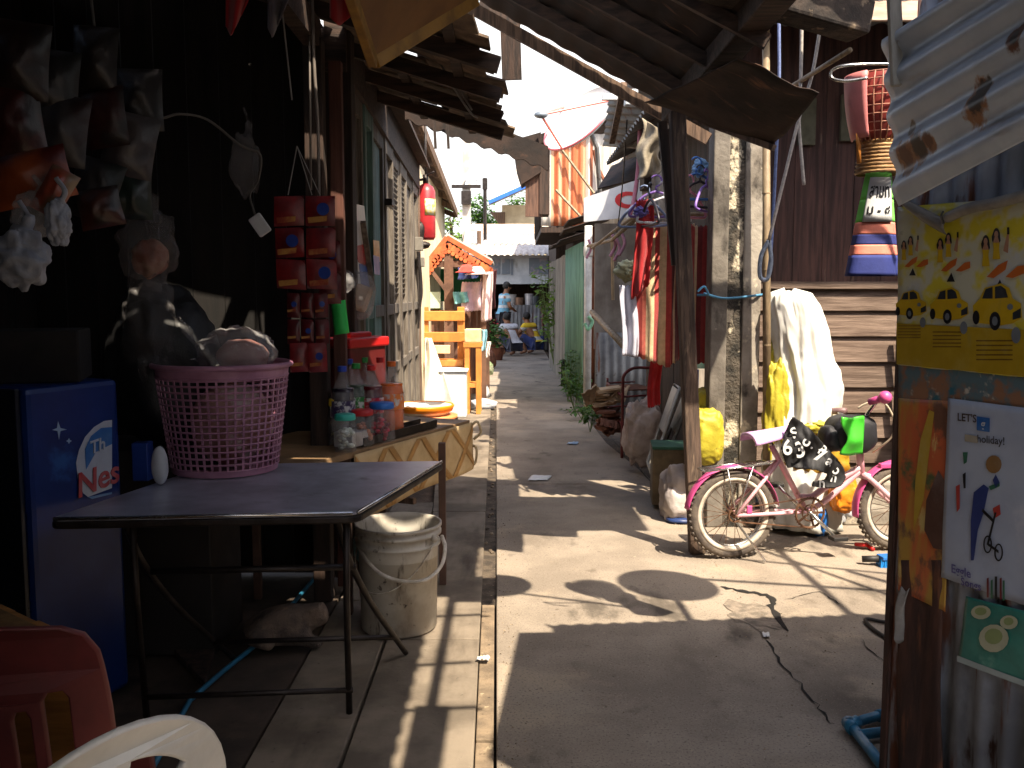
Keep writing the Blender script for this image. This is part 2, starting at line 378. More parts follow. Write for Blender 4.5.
# main concrete path, in two pours, and the wider apron where the bicycle stands
slab('path', [(drain_r(-3)+.012, -3), (3.4, -3), (3.4, 6.3), (1.22, 6.3), (1.14, 7), (drain_r(7)+.012, 7)], conc)
slab('path_beyond', [(drain_r(7)+.012, 7.012), (1.12, 7.012), (.93, 9), (.86, 12), (.84, 24.4), (-.9, 24.4), (-.48, 12.6), (drain_r(12)+.012, 12)], conc)
for i, (y0, y1) in enumerate(((-3, 1.9), (1.912, 3.78), (3.792, 6.1), (6.112, 8.6), (8.612, 12))):
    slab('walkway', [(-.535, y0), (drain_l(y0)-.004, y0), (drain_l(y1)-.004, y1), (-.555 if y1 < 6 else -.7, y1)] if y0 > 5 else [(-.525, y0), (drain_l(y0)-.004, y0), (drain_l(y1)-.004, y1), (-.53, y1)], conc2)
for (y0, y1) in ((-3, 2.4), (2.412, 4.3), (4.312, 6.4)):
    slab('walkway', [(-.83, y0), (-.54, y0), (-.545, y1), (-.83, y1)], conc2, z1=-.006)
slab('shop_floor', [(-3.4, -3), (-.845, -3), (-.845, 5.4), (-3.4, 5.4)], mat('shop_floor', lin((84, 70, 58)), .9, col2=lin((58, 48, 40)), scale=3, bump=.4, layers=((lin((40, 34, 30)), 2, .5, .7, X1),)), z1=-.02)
mb = MB()
for y0, y1 in ((-3, 1.2), (1.22, 2.9), (2.92, 4.25)):
    mb.prism([(drain_l(y0), y0, -.06), (drain_r(y0)+.003, y0, -.06), (drain_r(y1)+.003, y1, -.06), (drain_l(y1), y1, -.06)], (0, 0, .05))
struct(mb, 'drain_cover', mat('drain_cover', lin((136, 118, 96)), .9, col2=lin((104, 90, 74)), scale=9, bump=.5, bscale=60, layers=((lin((70, 60, 50)), 30, .62, .7, X1), (lin((176, 160, 130)), 14, .62, .7, X1))), bev=.004)
mb = MB()
mb.quad((drain_l(4.25)-.005, 4.25, -.018), (drain_r(4.25)+.012, 4.25, -.018), (drain_r(12)+.012, 12, -.018), (drain_l(12)-.005, 12, -.018)); struct(mb, 'drain', muck)
mb = MB()
for k in range(30):
    y = random.Random(k).uniform(4.4, 11.5); x = drain_l(y) + random.Random(k+90).uniform(.005, .045)
    mb.blob((x, y, -.014), (.012, .02, .008), k, .3, nu=8, nv=6)
struct(mb, 'drain_debris', mat('debris', lin((110, 96, 80)), .9, island=.6, bump=.3), 'stuff')
# cracks and the broken patch, dark sheets lying in the path
def crack(name, pts, w, seed, m=darkgap, z=.004):
    rnd = random.Random(seed); a = []; b = []; q = []
    for i in range(len(pts)-1):
        p0, p1 = V(G(*pts[i])), V(G(*pts[i+1]))
        for k in range(6): q.append(p0.lerp(p1, k/6))
    q.append(G(*pts[-1]))
    n = len(q); mb = MB(); L = []; Rr = []
    for i, p in enumerate(q):
        t = (q[min(i+1, n-1)] - q[max(i-1, 0)]).normalized(); s = V((-t.y, t.x, 0)); ww = w*(.25+.9*rnd.random())*(1 if 0 < i < n-1 else .2)
        p = p + s*rnd.uniform(-.012, .012); L.append(p + s*ww/2 + V((0, 0, z))); Rr.append(p - s*ww/2 + V((0, 0, z)))
    for i in range(n-1): mb.quad(L[i], L[i+1], Rr[i+1], Rr[i])
    return struct(mb, name, m)
crack('path_crack', [(720, 587), (745, 592), (770, 596), (772, 606), (786, 632)], .036, 3)
crack('path_crack', [(764, 640), (785, 668), (815, 702), (828, 725)], .010, 5)
crack('path_crack', [(786, 600), (820, 592), (842, 606)], .008, 6)
crack('path_crack', [(860, 640), (880, 660), (905, 668)], .007, 8)
crack('path_crack', [(600, 425), (640, 470), (690, 520)], .01, 9)
mb = MB(); rnd = random.Random(2)
c0 = G(752, 615); mb.flat([c0 + V((math.cos(a)*.13*rnd.uniform(.6, 1.2), math.sin(a)*.2*rnd.uniform(.6, 1.2), .003)) for a in [2*PI*k/22 for k in range(22)]])
struct(mb, 'path_patch', mat('broken_concrete', lin((140, 127, 113)), .95, col2=lin((104, 95, 85)), scale=18, bump=.9, bscale=60))

# grit and leaf bits gathered along the edges
mb = MB(); rnd = random.Random(77)
for k in range(1300):
    y = rnd.uniform(2.6, 14); e = rnd.random()
    if e < .4: x = drain_r(y) + .02 + abs(rnd.gauss(0, .05))
    elif e < .8: x = (1.15 if y < 7 else 1.12-.12*min(2, y-7)/2*2*.5) - abs(rnd.gauss(0, .12)); x = min(x, 1.1)
    else: x = rnd.uniform(0, 1.4)
    if y < 4.2 and e >= .4 and e < .8: x += rnd.uniform(0, .6)
    s = rnd.uniform(.0015, .005); a = rnd.random()*6.28; p = V((x, y, .003))
    mb.add([p + V((math.cos(a)*s, math.sin(a)*s, 0)), p + V((math.cos(a+2)*s, math.sin(a+2)*s, 0)), p + V((math.cos(a+4)*s*1.4, math.sin(a+4)*s*1.4, 0)), p + V((0, 0, s*.8))], [[0, 1, 3], [1, 2, 3], [2, 0, 3]])
struct(mb, 'grit', mat('grit', lin((150, 132, 110)), .9, island=.6, bump=0), 'stuff')
# scraps lying on the path
def scrap(px, py, w, d, m, label, cat, seed):
    c = G(px, py); rnd = random.Random(seed)
    def fn(u, v):
        x = (u-.5)*w; y = (v-.5)*d
        return c + V((x + .2*y, y, .008 + .018*abs(mnoise.noise(V((u*3+seed, v*3, seed))))))
    mb = MB(); mb.sheet(fn, 8, 8, .002); solo(mb, 'litter_scrap', m, label, cat, group='litter on the path', smooth=True)
scrap(540, 479, .16, .18, paper('white', (212, 214, 216)), 'crumpled pale plastic scrap lying mid path beyond the sunlit patch', 'litter', 1)
scrap(573, 444, .1, .12, paper('bluewhite', (150, 180, 215)), 'small bluish wrapper at the right edge of the path near weeds', 'litter', 2)
scrap(766, 637, .03, .05, paper('white', (212, 214, 216)), 'tiny white paper bit at the end of the path crack', 'litter', 3)
scrap(483, 661, .05, .035, paper('white', (212, 214, 216)), 'small white paper bit on the drain cover in sunlight', 'litter', 4)

# ------------------------------------------------------------------ corrugated sheet helper
def corr(mb, o, u, v, pitch, amp, th=.003, nv=2, nfn=None):
    """o corner, u across the waves, v along them"""
    o, u, v = V(o), V(u), V(v); n = u.cross(v).normalized(); k = max(1, u.length/pitch)
    def fn(a, b):
        p = o + u*a + v*b + n*(amp*math.sin(2*PI*k*a))
        return p + (n*nfn(a, b) if nfn else V((0, 0, 0)))
    mb.sheet(fn, max(8, int(k*8)), nv, th); return mb
def planks(mb, o, u, v, n, gap=.004, th=.02, jit=.3, seed=0, lap=0.0):
    """n boards side by side along u, each running along v"""
    o, u, v = V(o), V(u), V(v); nn = u.cross(v).normalized(); rnd = random.Random(seed)
    for i in range(n):
        a = o + u*(i/n) + nn*rnd.uniform(-.003, .003); du = u*((1-gap*n/u.length)/n) if gap*n < u.length*.5 else u/n*.9
        vv = v*(1 - jit*.04*rnd.random())
        t = nn*th; l = nn*lap
        mb.hexa([a, a+du+l, a+du+l+vv, a+vv], [a+t, a+du+l+t, a+du+l+vv+t, a+vv+t])
    return mb

# ------------------------------------------------------------------ left shop (dark interior) in which the camera side stands
sh = thing('wooden_shop', 'unlit open fronted timber shop filling the left foreground, its stock hanging in the dark', 'shop', (-1.6, 2, 0))
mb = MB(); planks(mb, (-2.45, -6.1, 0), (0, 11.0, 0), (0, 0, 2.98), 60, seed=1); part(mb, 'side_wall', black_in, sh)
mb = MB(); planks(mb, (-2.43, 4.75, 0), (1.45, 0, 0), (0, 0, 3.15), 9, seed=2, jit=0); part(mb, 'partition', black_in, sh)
mb = MB(); planks(mb, (-2.45, -6.1, 0), (4.5, 0, 0), (0, 0, 3.0), 30, seed=3); part(mb, 'rear_light_block', black_in, sh)  # unseen wall across the alley, added to keep light out of the shop
mb = MB()
corr(mb, (.74, -.15, 2.76), (0, 2.87, 0), (-3.2, 0, .25), .13, .016); corr(mb, (-.4, -6, 2.85), (0, 5.82, 0), (-2.1, 0, .15), .13, .016); corr(mb, (.93, 2.73, 2.78), (0, 1.05, 0), (-3.4, 0, .25), .13, .016); corr(mb, (-1.2, 3.7, 2.945), (0, 1.3, 0), (-1.4, 0, .1), .13, .016)
part(mb, 'roof', rust_dk, sh)
mb = MB()
for y in (.0, .8, 1.6, 2.6, 3.6): mb.beam((.6, y, 2.715), (-2.4, y, 2.95), .05, .08)
part(mb, 'rafter', wood_dh, sh)
mb = MB(); planks(mb, (-.49, -6, 0), (0, 6.76, 0), (0, 0, 2.86), 40, seed=6, jit=0); part(mb, 'unseen_light_screen', black_in, sh)  # unseen screen beside the camera, added to block light into the shop
p = P(322, 470, 4.3); mb = MB(); mb.box((p.x, 4.3, 1.3), (.085, .085, 2.6)); part(mb, 'post', wood_d, sh, bev=.006)
mb = MB(); mb.box((p.x+.075, 4.42, 1.28), (.06, .05, 2.5)); part(mb, 'post', mat('reddish_post', lin((92, 54, 42)), .75, scale=5, stretch=(6, 6, .5), bump=.3), sh, bev=.005)
mb = MB(); mb.beam((p.x, 4.3, 2.62), (p.x+.0, -2, 2.68), .07, .12); part(mb, 'beam', wood_dh, sh)
mb = MB(); mb.tube(curve([P(312, -10, 4.1), P(314, 60, 4.1), P(318, 130, 4.12), P(319, 200, 4.15)]), .007, 6); mb.tube([P(309, -10, 4.1), P(311, 190, 4.12)], .005, 6)
part(mb, 'conduit', mat('grey_conduit', lin((120, 112, 106)), .4, bump=.05), sh, smooth=True)
mb = MB(); planks(mb, (-1.0, 4.66, .0), (.28, 0, 0), (0, 0, .73), 3, seed=7); part(mb, 'side_panel', wood_d, sh)

# ------------------------------------------------------------------ lean-to tiled roof over the left wall
lt = thing('tiled_lean_to', 'broken grey tile lean-to roof with ragged sunlit edge above the wooden doors on the left', 'roof', (-.6, 5.2, 2.5))
mb = MB(); rnd = random.Random(4)
def lz(x): return 2.53 - (x)*.30
for j in range(13):
    y = 4.05 + j*.205
    edge = -.12 + .012*j + rnd.uniform(-.07, .05)
    if j in (4, 8): edge -= .1
    x = edge; k = 0
    while x > -1.35:
        wdt = .24; c = V((x-wdt/2, y + rnd.uniform(-.01, .01), lz(x-wdt/2) + .012 + .008*(k % 2)))
        rot = Matrix.Rotation(math.atan(.30) + rnd.uniform(-.03, .03), 3, 'Y') @ Matrix.Rotation(rnd.uniform(-.10, .10), 3, 'X') @ Matrix.Rotation(rnd.uniform(-.12, .12), 3, 'Z')
        if not (rnd.random() < .03 and k > 0): mb.box(c, (wdt+.03, .215, .011), rot)
        x -= wdt*rnd.uniform(.80, .95); k += 1
part(mb, 'tile_covering', tile, lt)
mb = MB()
for y in (4.35, 5.0, 5.6, 6.2): mb.beam((-1.3, y, lz(-1.3)-.05), (-.06, y, lz(-.06)-.05), .05, .07)
for x in (-.28, -.62, -1.0): mb.beam((x, 4.0, lz(x)-.012), (x, 6.7, lz(x)-.012), .05, .025)
part(mb, 'rafter', wood_dh, lt)
mb = MB(); a, b = P(405, 108, 6.95), P(548, 158, 7.0)
def fb(u, v):
    q = a.lerp(b, u); return q + V((0, .05*math.sin(u*60)*0, (.5-v)*.17 + .012*math.sin(u*55)*(v > .9)))
mb.sheet(fb, 40, 4, .03); part(mb, 'end_beam', rust_dk, lt)
mb = MB()
for px, py in ((447, 118), (434, 118)): q = P(px, py, 6.9); mb.beam(q, q + V((.01, 0, -.22)), .02, .015)
part(mb, 'hanging_lath', wood_d, lt)
mb = MB(); mb.beam(P(510, 20, 6.2), P(512, 80, 6.25), .13, .06); mb.beam(P(478, 8, 6.2), P(520, 25, 6.2), .06, .1); part(mb, 'hanging_board', wood_d, lt)
wire_m = mat('pale_cable', lin((150, 146, 142)), .5, bump=0)
mb = MB()
mb.tube(curve([P(430, 40, 5.0), P(440, 62, 5.0), P(452, 85, 5.0), P(470, 112, 5.0), P(478, 118, 5.0)]), .006, 6); mb.tube(curve([P(446, 50, 5.2), P(458, 68, 5.2), P(462, 92, 5.2), P(472, 110, 5.2)]), .006, 6)
mb.tube(curve([P(452, 28, 4.8), P(454, 40, 4.8), P(450, 47, 4.8)]), .006, 6)
solo(mb, 'loose_cable', wire_m, 'pale loose electric cable dangling in loops under the broken tile roof', 'cable', smooth=True)

# ------------------------------------------------------------------ yellow board under the roof, top left
mb = MB(); a, b, c, d = P(373, 64, 3.0), P(474, 2, 3.45), P(440, -75, 2.9), P(345, -20, 2.55)
mb.prism([a, b, c, d], (0, 0, .05)); yb = thing('yellow_sign_board', 'ochre yellow board with bright yellow edge hung under the roof at top left', 'board', a)
part(mb, 'board', mat('ochre_board', lin((120, 78, 24)), .6, col2=lin((98, 62, 20)), scale=3, bump=.15), yb)
yel = mat('yellow_edge_paint', lin((160, 116, 30)), .6, col2=lin((124, 88, 24)), scale=8, bump=.15)
mb = MB(); mb.beam(a+V((0, -.01, .02)), b+V((0, -.01, .02)), .03, .075); part(mb, 'edge_trim', yel, yb, bev=.004)
mb = MB(); mb.beam(a+V((0, 0, .02)), d+V((0, 0, .02)), .03, .07); part(mb, 'edge_trim', yel, yb, bev=.004)
mb = MB(); mb.tube([a.lerp(d, .3)+V((.01, 0, .05)), a.lerp(d, .3)+V((.0, 0, .6))], .006, 6); mb.tube([b.lerp(c, .3)+V((-.02, 0, .05)), b.lerp(c, .3)+V((0, 0, .6))], .006, 6); part(mb, 'hanger_wire', metal_dk, yb)

# ------------------------------------------------------------------ low rusty roof over the alley, right of centre
rr = thing('rusty_alley_roof', 'dark rusty corrugated roof sloping down across the alley on an old timber frame', 'roof', (1.0, 5.1, 2.3))
A, B = P(438, -22, 5.95), P(690, 118, 5.6); back = V((.06, -2.0, .12))
mb = MB(); corr(mb, B+back, A-B, -back, .17, .004); part(mb, 'roof_sheet', rust_dk, rr, smooth=True)
mb = MB(); corr(mb, (1.2, 3.8, 3.12), (.9, 0, .0), (0, .93, .05), .15, .012); part(mb, 'shade_sheet', rust_dk, rr, smooth=True)  # out-of-frame sheet, added to shade the path past the sunlit patch
mb = MB(); mb.beam(A+V((0, .03, -.06)), B+V((.12, .03, -.12)), .06, .07); part(mb, 'eave_batten', wood_post, rr)
mb = MB()
for t in (.25, .5, .75): mb.beam(A+back*t+V((0, 0, -.05)), B+back*t+V((0, 0, -.05)), .05, .06)
part(mb, 'purlin', wood_dh, rr)
mb = MB(); mb.beam(P(672, 108, 5.62)+V((0, 0, -.03)), P(782, -16, 3.75), .13, .12); part(mb, 'verge_beam', wood_dh, rr, bev=.01)
c4 = [P(645, 102, 4.95), P(772, 146, 4.6), P(819, 94, 4.1), P(738, 58, 4.1)]
def f2(u, v):
    p = c4[0].lerp(c4[1], u).lerp(c4[3].lerp(c4[2], u), v)
    return p + V((0, 0, .008*math.sin(u*7) - .012*math.sin(PI*v)*(.4+u) + .010*mnoise.noise(V((u*5, v*5, 2)))))
mb = MB(); mb.sheet(f2, 30, 16, .004)
part(mb, 'torn_sheet', rust_dk, rr, smooth=True)
mb = MB(); mb.beam(P(690, 117, 4.86), P(774, 148, 4.58), .04, .03); part(mb, 'eave_batten', wood_post, rr)
mb = MB(); tp, bt = P(677, 112, 5.25), G(697, 553); mb.beam(bt, tp, .085, .085, (0, 1, 0)); part(mb, 'post', mat('leaning_post', lin((92, 74, 62)), .9, col2=lin((54, 43, 37)), scale=5, stretch=(7, 7, .5), bump=.6, bscale=14, layers=((lin((130, 110, 92)), 6, .58, .74, (4, 4, .6)),)), rr, bev=.008)
mb = MB(); a = P(662, 122, 5.35); mb.beam(a, P(676, 265, 5.3), .05, .04); part(mb, 'strut', wood_d, rr)
# log beam end, top right
mb = MB(); mb.beam(P(690, -28, 4.0), P(862, 22, 4.2), .17, .15); mb2 = MB()
solo(mb, 'timber_beam', mat('charred_timber', lin((66, 54, 46)), .9, col2=lin((34, 28, 25)), scale=7, bump=.7, layers=((lin((120, 104, 86)), 14, .6, .7, X1),)),
     'thick dark timber beam end jutting out at the top beside the hanging ropes', 'beam', bev=.015)

# ------------------------------------------------------------------ right foreground corrugated building
C = V((1.095, 2.6, 0)); wd = V((-.36, 1, 0)).normalized(); wn = V((-wd.y, wd.x, 0))   # wd: away along the alley, wn: out of the wall
if wn.x > 0: wn = -wn
rb = thing('corrugated_shack', 'grey corrugated iron shack on the right foreground covered with printed advertising films', 'shack', C)
mb = MB(); corr(mb, C - wn*.014, wd*-8.7, V((0, 0, 2.38)), .076, .009, nv=2)
shack_m = mat('shack_sheet', lin((178, 186, 200)), .55, .15, col2=lin((126, 132, 144)), scale=3, bump=.12,
              layers=((lin((116, 68, 44)), 2.6, .51, .58, (3, 3, .5)), (lin((70, 44, 34)), 6, .58, .66, (2, 2, .6)), (lin((120, 124, 132)), 4, .56, .7, (1, 1, .4))))
part(mb, 'side_wall', shack_m, rb, smooth=True)
mb = MB(); corr(mb, C + V((.02, -.005, 0)), V((2.6, .25, 0)), V((0, 0, 2.36)), .076, .009); part(mb, 'end_wall', galv_old, rb, smooth=True)
mb = MB(); mb.box(C + V((.018, .018, 1.1)), (.035, .04, 2.2)); part(mb, 'corner_post', mat('rusty_corner', lin((84, 54, 44)), .85, col2=lin((52, 36, 30)), scale=7, stretch=(3, 3, 1), bump=.4), rb, bev=.005)
mb = MB(); mb.prism([(1.0, 2.47, 2.41), (.90, 1.40, 2.41), (1.35, .9, 2.44), (2.2, -1.8, 2.5), (3.6, -1.8, 2.62), (3.6, 2.47, 2.62)], (0, 0, .012)); part(mb, 'roof', galv_old, rb)
mb = MB(); planks(mb, (1.95, -6, 2.4), (0, 6.9, 0), (0, 0, 2.1), 30, seed=14, jit=0); planks(mb, (1.95, .9, 2.4), (2.2, 0, 0), (0, 0, 2.1), 10, seed=15, jit=0); part(mb, 'unseen_sky_screen', wood_d, rb)  # unseen boarding above the shack roof, added to block low sky light
# flap sheet with rust holes
TL, BL, TR, BR = P(884, 40, 2.50), P(896, 206, 2.46), P(1090, -92, 1.70), P(1090, 104, 1.64)
def flap(u, v):
    p = TL.lerp(TR, u).lerp(BL.lerp(BR, u), v); 
    return p + wn*(.0095*math.sin(v*2*PI*4.6+.6))
mbf = MB(); mbf.sheet(flap, 24, 90, .002)
# torn holes: drop cells round the torn places, irregular
def torn(px, py, rx, ry, seed, slant=0):
    out = []
    for k in range(16):
        a = 2*PI*k/16; rr_ = 1 + .45*mnoise.noise(V((math.cos(a)*1.5+seed, math.sin(a)*1.5, seed)))
        x, y = rx*math.cos(a)*rr_, ry*math.sin(a)*rr_; out.append((px + x, py + y - slant*x))
    return out
Of = flap(.3, .5); nf = (flap(.6, .5)-flap(.3, .5)).cross(flap(.3, .8)-flap(.3, .5)).normalized()
if nf.dot(CAM-Of) < 0: nf = -nf
def spotpos(px, py): 
    return hit(px, py, Of, nf)
basef = C
sp = []
rustc = lin((96, 54, 34)); rustd = lin((40, 26, 22)); rustl = lin((150, 104, 70))
for px, py, r, cc in ((908, 158, .033, rustl), (920, 148, .03, rustl), (932, 140, .022, rustl), (908, 156, .024, rustc), (921, 146, .024, rustd), (931, 138, .016, rustc), (980, 104, .036, rustl), (981, 98, .028, rustd), (984, 92, .02, rustd), (1013, 36, .022, rustc), (1013, 36, .012, rustd), (893, 46, .016, rustc), (910, 128, .014, lin((110, 96, 84)))):
    sp.append((tuple(spotpos(px, py) - basef), r*1.45, cc))
flap_m = mat('flap_sheet', lin((206, 222, 244)), .42, .1, col2=lin((176, 194, 220)), scale=2.2, bump=.1, spots=sp, layers=((lin((140, 146, 154)), 4, .58, .76, (1, .5, 3)),))
part(mbf, 'hanging_flap', flap_m, rb, smooth=True)
mb = MB(); mb.beam(P(893, -20, 2.44), P(898, 86, 2.42), .032, .02, (0, 1, 0)); part(mb, 'trim_board', mat('grey_trim', lin((186, 188, 186)), .7, scale=6, stretch=(4, 4, .6), bump=.2), rb, bev=.003)

# bamboo rack on the roof gap and a dish on the shack roof: unseen, added to throw bar and round shadows on the path
br = thing('shadow_rack', 'bamboo poles with short cross sticks added unseen in the roof gap for bar shadows', 'rack', (.78, 2.0, 2.7))
mb = MB(); mb.tube([(.80, .6, 2.70), (.79, 2.95, 2.68)], .022, 8); part(mb, 'pole', bamboo, br, smooth=True)
mb = MB()
for y, l in ((1.0, .16), (1.55, .2), (1.95, .14), (2.5, .2)): mb.tube([(.79-l*.6, y, 2.71), (.79+l, y+.03, 2.72)], .013, 6)
part(mb, 'cross_stick', bamboo, br, smooth=True)
mb = MB(); mb.box((.80, 1.35, 2.69), (.12, .5, .02)); part(mb, 'lashed_board', wood_dh, br)
ds = thing('shadow_dish', 'small grey satellite dish added unseen on the shack roof for a round shadow', 'dish', (1.75, 2.45, 2.5))
mb = MB(); tilt = Matrix.Rotation(R(50), 3, 'X') @ Matrix.Rotation(R(12), 3, 'Y')
mb.lathe([(0, 0), (.08, .006), (.15, .02), (.23, .05), (.23, .057), (.15, .027), (.08, .012), (0, .006)], (1.90, 2.95, 2.78), 28, tilt); part(mb, 'reflector', galv, ds, smooth=True)
mb = MB(); mb.tube([(1.8, 2.4, 2.48), (1.84, 2.6, 2.6), (1.89, 2.93, 2.77)], .02, 8); part(mb, 'mast', metal_dk, ds)
pf_ = thing('shadow_pole_frame', 'crossed bamboo poles added unseen above the bicycle yard for their crossing shadows', 'poles', (2.7, 3.1, 2.5))  # out of view, added to lay crossed shadow lines on the yard
mb = MB(); mb.tube([(2.72, 3.75, 3.0), (2.74, 2.35, 2.98)], .022, 8); mb.tube([(2.5, 3.7, 3.03), (3.1, 2.5, 2.95)], .016, 8); part(mb, 'pole', bamboo, pf_, smooth=True)
mb = MB(); mb.tube([(2.0, 2.92, 3.02), (3.3, 2.64, 3.02)], .018, 8); mb.tube([(2.2, 3.35, 3.0), (3.4, 2.9, 3.0)], .014, 8); part(mb, 'cross_pole', bamboo, pf_, smooth=True)
mb = MB(); mb.box((3.0, 3.0, 2.8), (.03, .03, .5)); mb.tube([(2.74, 2.4, 2.55), (2.74, 2.4, 3.0)], .02, 8); part(mb, 'prop', bamboo, pf_)
rp = thing('shadow_pipe', 'thin bent pipe with basket lid added unseen at the shack roof edge for shadow', 'pipe', (1.2, 2.7, 2.45))  # out of view, pipe and lid added for another round shadow
mb = MB(); mb.tube([(.85, 2.98, 2.62), (1.75, 2.62, 2.62)], .012, 6); part(mb, 'pipe', metal_dk, rp)
mb = MB(); mb.lathe([(0, 0), (.17, 0), (.17, .02), (0, .02)], (1.0, 2.98, 2.66), 20); mb.box((.88, 2.86, 2.67), (.22, .26, .02)); part(mb, 'lid', wood_d, rp)

# ------------------------------------------------------------------ wooden house behind the bicycle
hs = thing('plank_house', 'reddish brown plank house with grey clapboard base behind the bicycle', 'house', (2.2, 6.3, 0))
mb = MB(); planks(mb, (1.5, 6.32, 1.5), (2.2, 0, 0), (0, 0, 1.75), 11, seed=5); part(mb, 'plank_wall', wood_red, hs)
mb = MB()
for i in range(8):
    z = .12 + i*.175
    mb.hexa([(1.45, 6.30, z), (3.6, 6.30, z), (3.6, 6.345, z), (1.45, 6.345, z)], [(1.45, 6.325, z+.187), (3.6, 6.325, z+.187), (3.6, 6.345, z+.187), (1.45, 6.345, z+.187)])
part(mb, 'clapboard_wall', wood_gr, hs)
mb = MB(); mb.box((2.5, 6.305, 1.515), (2.2, .05, .05)); part(mb, 'rail', wood_gr, hs, bev=.004)
mb = MB(); planks(mb, (1.42, 9.6, 0), (0, -3.25, 0), (0, 0, 2.95), 16, seed=9); part(mb, 'side_wall', wood_d, hs)
mb = MB(); planks(mb, (3.55, 6.3, 0), (0, -3.7, 0), (0, 0, 2.85), 18, seed=19, jit=0); part(mb, 'yard_sky_block', wood_d, hs)  # out-of-view boards, added to block low sky light reaching the shop
mb = MB(); corr(mb, (1.28, 5.42, 3.13), (2.6, 0, 0), (0, 4.3, .5), .14, .016); part(mb, 'roof', galv_old, hs, smooth=True)
mb = MB(); mb.box((2.58, 5.44, 3.06), (2.6, .03, .11)); part(mb, 'fascia', mat('pale_fascia', lin((206, 180, 160)), .75, col2=lin((170, 146, 128)), scale=5, stretch=(.6, 4, 4), bump=.2), hs, bev=.004)
mb = MB(); corr(mb, (.96, 6.6, 2.78), (0, 3.0, 0), (.62, 0, .3), .14, .016); part(mb, 'lean_to', galv_old, hs, smooth=True)
for px, py in ((807, 122), (849, 118)): mb = MB(); mb.box(tuple(P(px, py, 6.28)), (.11, .03, .3)); part(mb, 'vent_panel', mat('mossy_panel', lin((96, 92, 74)), .85, scale=9, bump=.3), hs)
mb = MB(); mb.box((2.63, 6.25, .82), (.03, .03, .75)); part(mb, 'downpipe', mat('teal_pipe', lin((92, 122, 126)), .6, scale=9), hs)

# concrete column with mossy recessed web
cc_ = thing('concrete_column', 'stained grey concrete column with dark mossy groove behind the bicycle saddle', 'column', (1.36, 5.75, 0))
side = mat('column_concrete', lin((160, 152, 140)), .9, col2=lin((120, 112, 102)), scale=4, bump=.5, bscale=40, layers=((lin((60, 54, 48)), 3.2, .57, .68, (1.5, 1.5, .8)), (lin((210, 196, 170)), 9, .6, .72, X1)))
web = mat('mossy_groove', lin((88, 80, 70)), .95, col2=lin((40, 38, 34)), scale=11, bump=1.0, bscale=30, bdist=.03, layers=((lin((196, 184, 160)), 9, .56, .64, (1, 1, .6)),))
mb = MB(); mb.box((1.268, 5.75, 1.3), (.1, .16, 2.6)); part(mb, 'flange', mat('shaded_column_side', lin((122, 115, 106)), .9, col2=lin((88, 82, 75)), scale=4, bump=.5, bscale=40, layers=((lin((56, 51, 46)), 4, .55, .68, (1.5, 1.5, .7)), (lin((168, 158, 142)), 9, .62, .74, X1))), cc_, bev=.008)  # left flange darkened in colour to stand in for missing shade
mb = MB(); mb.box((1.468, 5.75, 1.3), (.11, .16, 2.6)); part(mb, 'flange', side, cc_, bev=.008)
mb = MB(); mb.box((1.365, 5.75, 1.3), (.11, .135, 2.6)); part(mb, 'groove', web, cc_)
tw = mat('blue_twine', lin((84, 150, 190)), .7, bump=0)
mb = MB(); mb.tube(curve([(1.17, 5.66, 1.46), (1.3, 5.655, 1.43), (1.51, 5.66, 1.45), (1.52, 5.86, 1.45), (1.17, 5.86, 1.45)]), .008, 6); mb.tube(curve([(1.2, 5.65, 1.45), (1.16, 5.6, 1.5), (1.12, 5.6, 1.47)]), .007, 6)
solo(mb, 'twine', tw, 'blue twine tied around the concrete column', 'twine', smooth=True)
mb = MB(); mb.tube([P(767, 470, 5.55), P(766, 25, 5.55)], [.026, .022], 10)
for z in (.7, 1.15, 1.6, 2.05, 2.5): pa_, pb_ = P(767, 470, 5.55), P(766, 25, 5.55); mb.lathe([(.020, -.012), (.0275, 0), (.020, .012)], pa_.lerp(pb_, (z-pa_.z)/(pb_.z-pa_.z)), 10)
solo(mb, 'bamboo_pole', bamboo, 'tall upright bamboo pole standing just right of the concrete column', 'pole', smooth=True)
# ropes, hook
rope_w = mat('grey_rope', lin((182, 172, 164)), .8, bump=.2, scale=60); rope_b = mat('blue_rope', lin((110, 124, 168)), .8, bump=.2, scale=60)
def rope(pts, r, m, label):
    mb = MB(); mb.tube(curve(pts), r, 7); solo(mb, 'rope', m, label, 'rope', group='ropes hanging by the plank wall', smooth=True)
rope([P(779, 18, 5.2), P(779, 90, 5.2), P(775, 180, 5.2), P(771, 250, 5.2), P(768, 275, 5.2)], .009, rope_b, 'straight blue rope hanging just right of the bamboo pole')
rope([P(802, 15, 5.0), P(801, 70, 5.0), P(799, 120, 5.0), P(801, 150, 5.0), P(804, 185, 5.0)], .009, rope_w, 'pale knotted rope hanging straight in front of the plank wall')
rope([P(820, 30, 4.9), P(812, 75, 4.9), P(800, 115, 4.9), P(785, 175, 4.9), P(769, 240, 4.9)], .009, rope_w, 'pale rope slanting down left to a loop near the column')
rope([P(769, 240, 5.0), P(761, 256, 5.0), P(760, 276, 5.0), P(767, 279, 5.0), P(771, 262, 5.0), P(769, 240, 5.0)], .012, mat('bluegrey_rope', lin((140, 150, 166)), .8, scale=50, bump=.2), 'thick grey blue rope loop hanging at the end of the slanting rope')
mb = MB(); mb.tube([P(794, 85, 5.1), P(850, 50, 4.4)], .013, 8); solo(mb, 'bamboo_stick', bamboo, 'thin bamboo stick lying diagonally above the hanging ropes', 'stick', smooth=True)
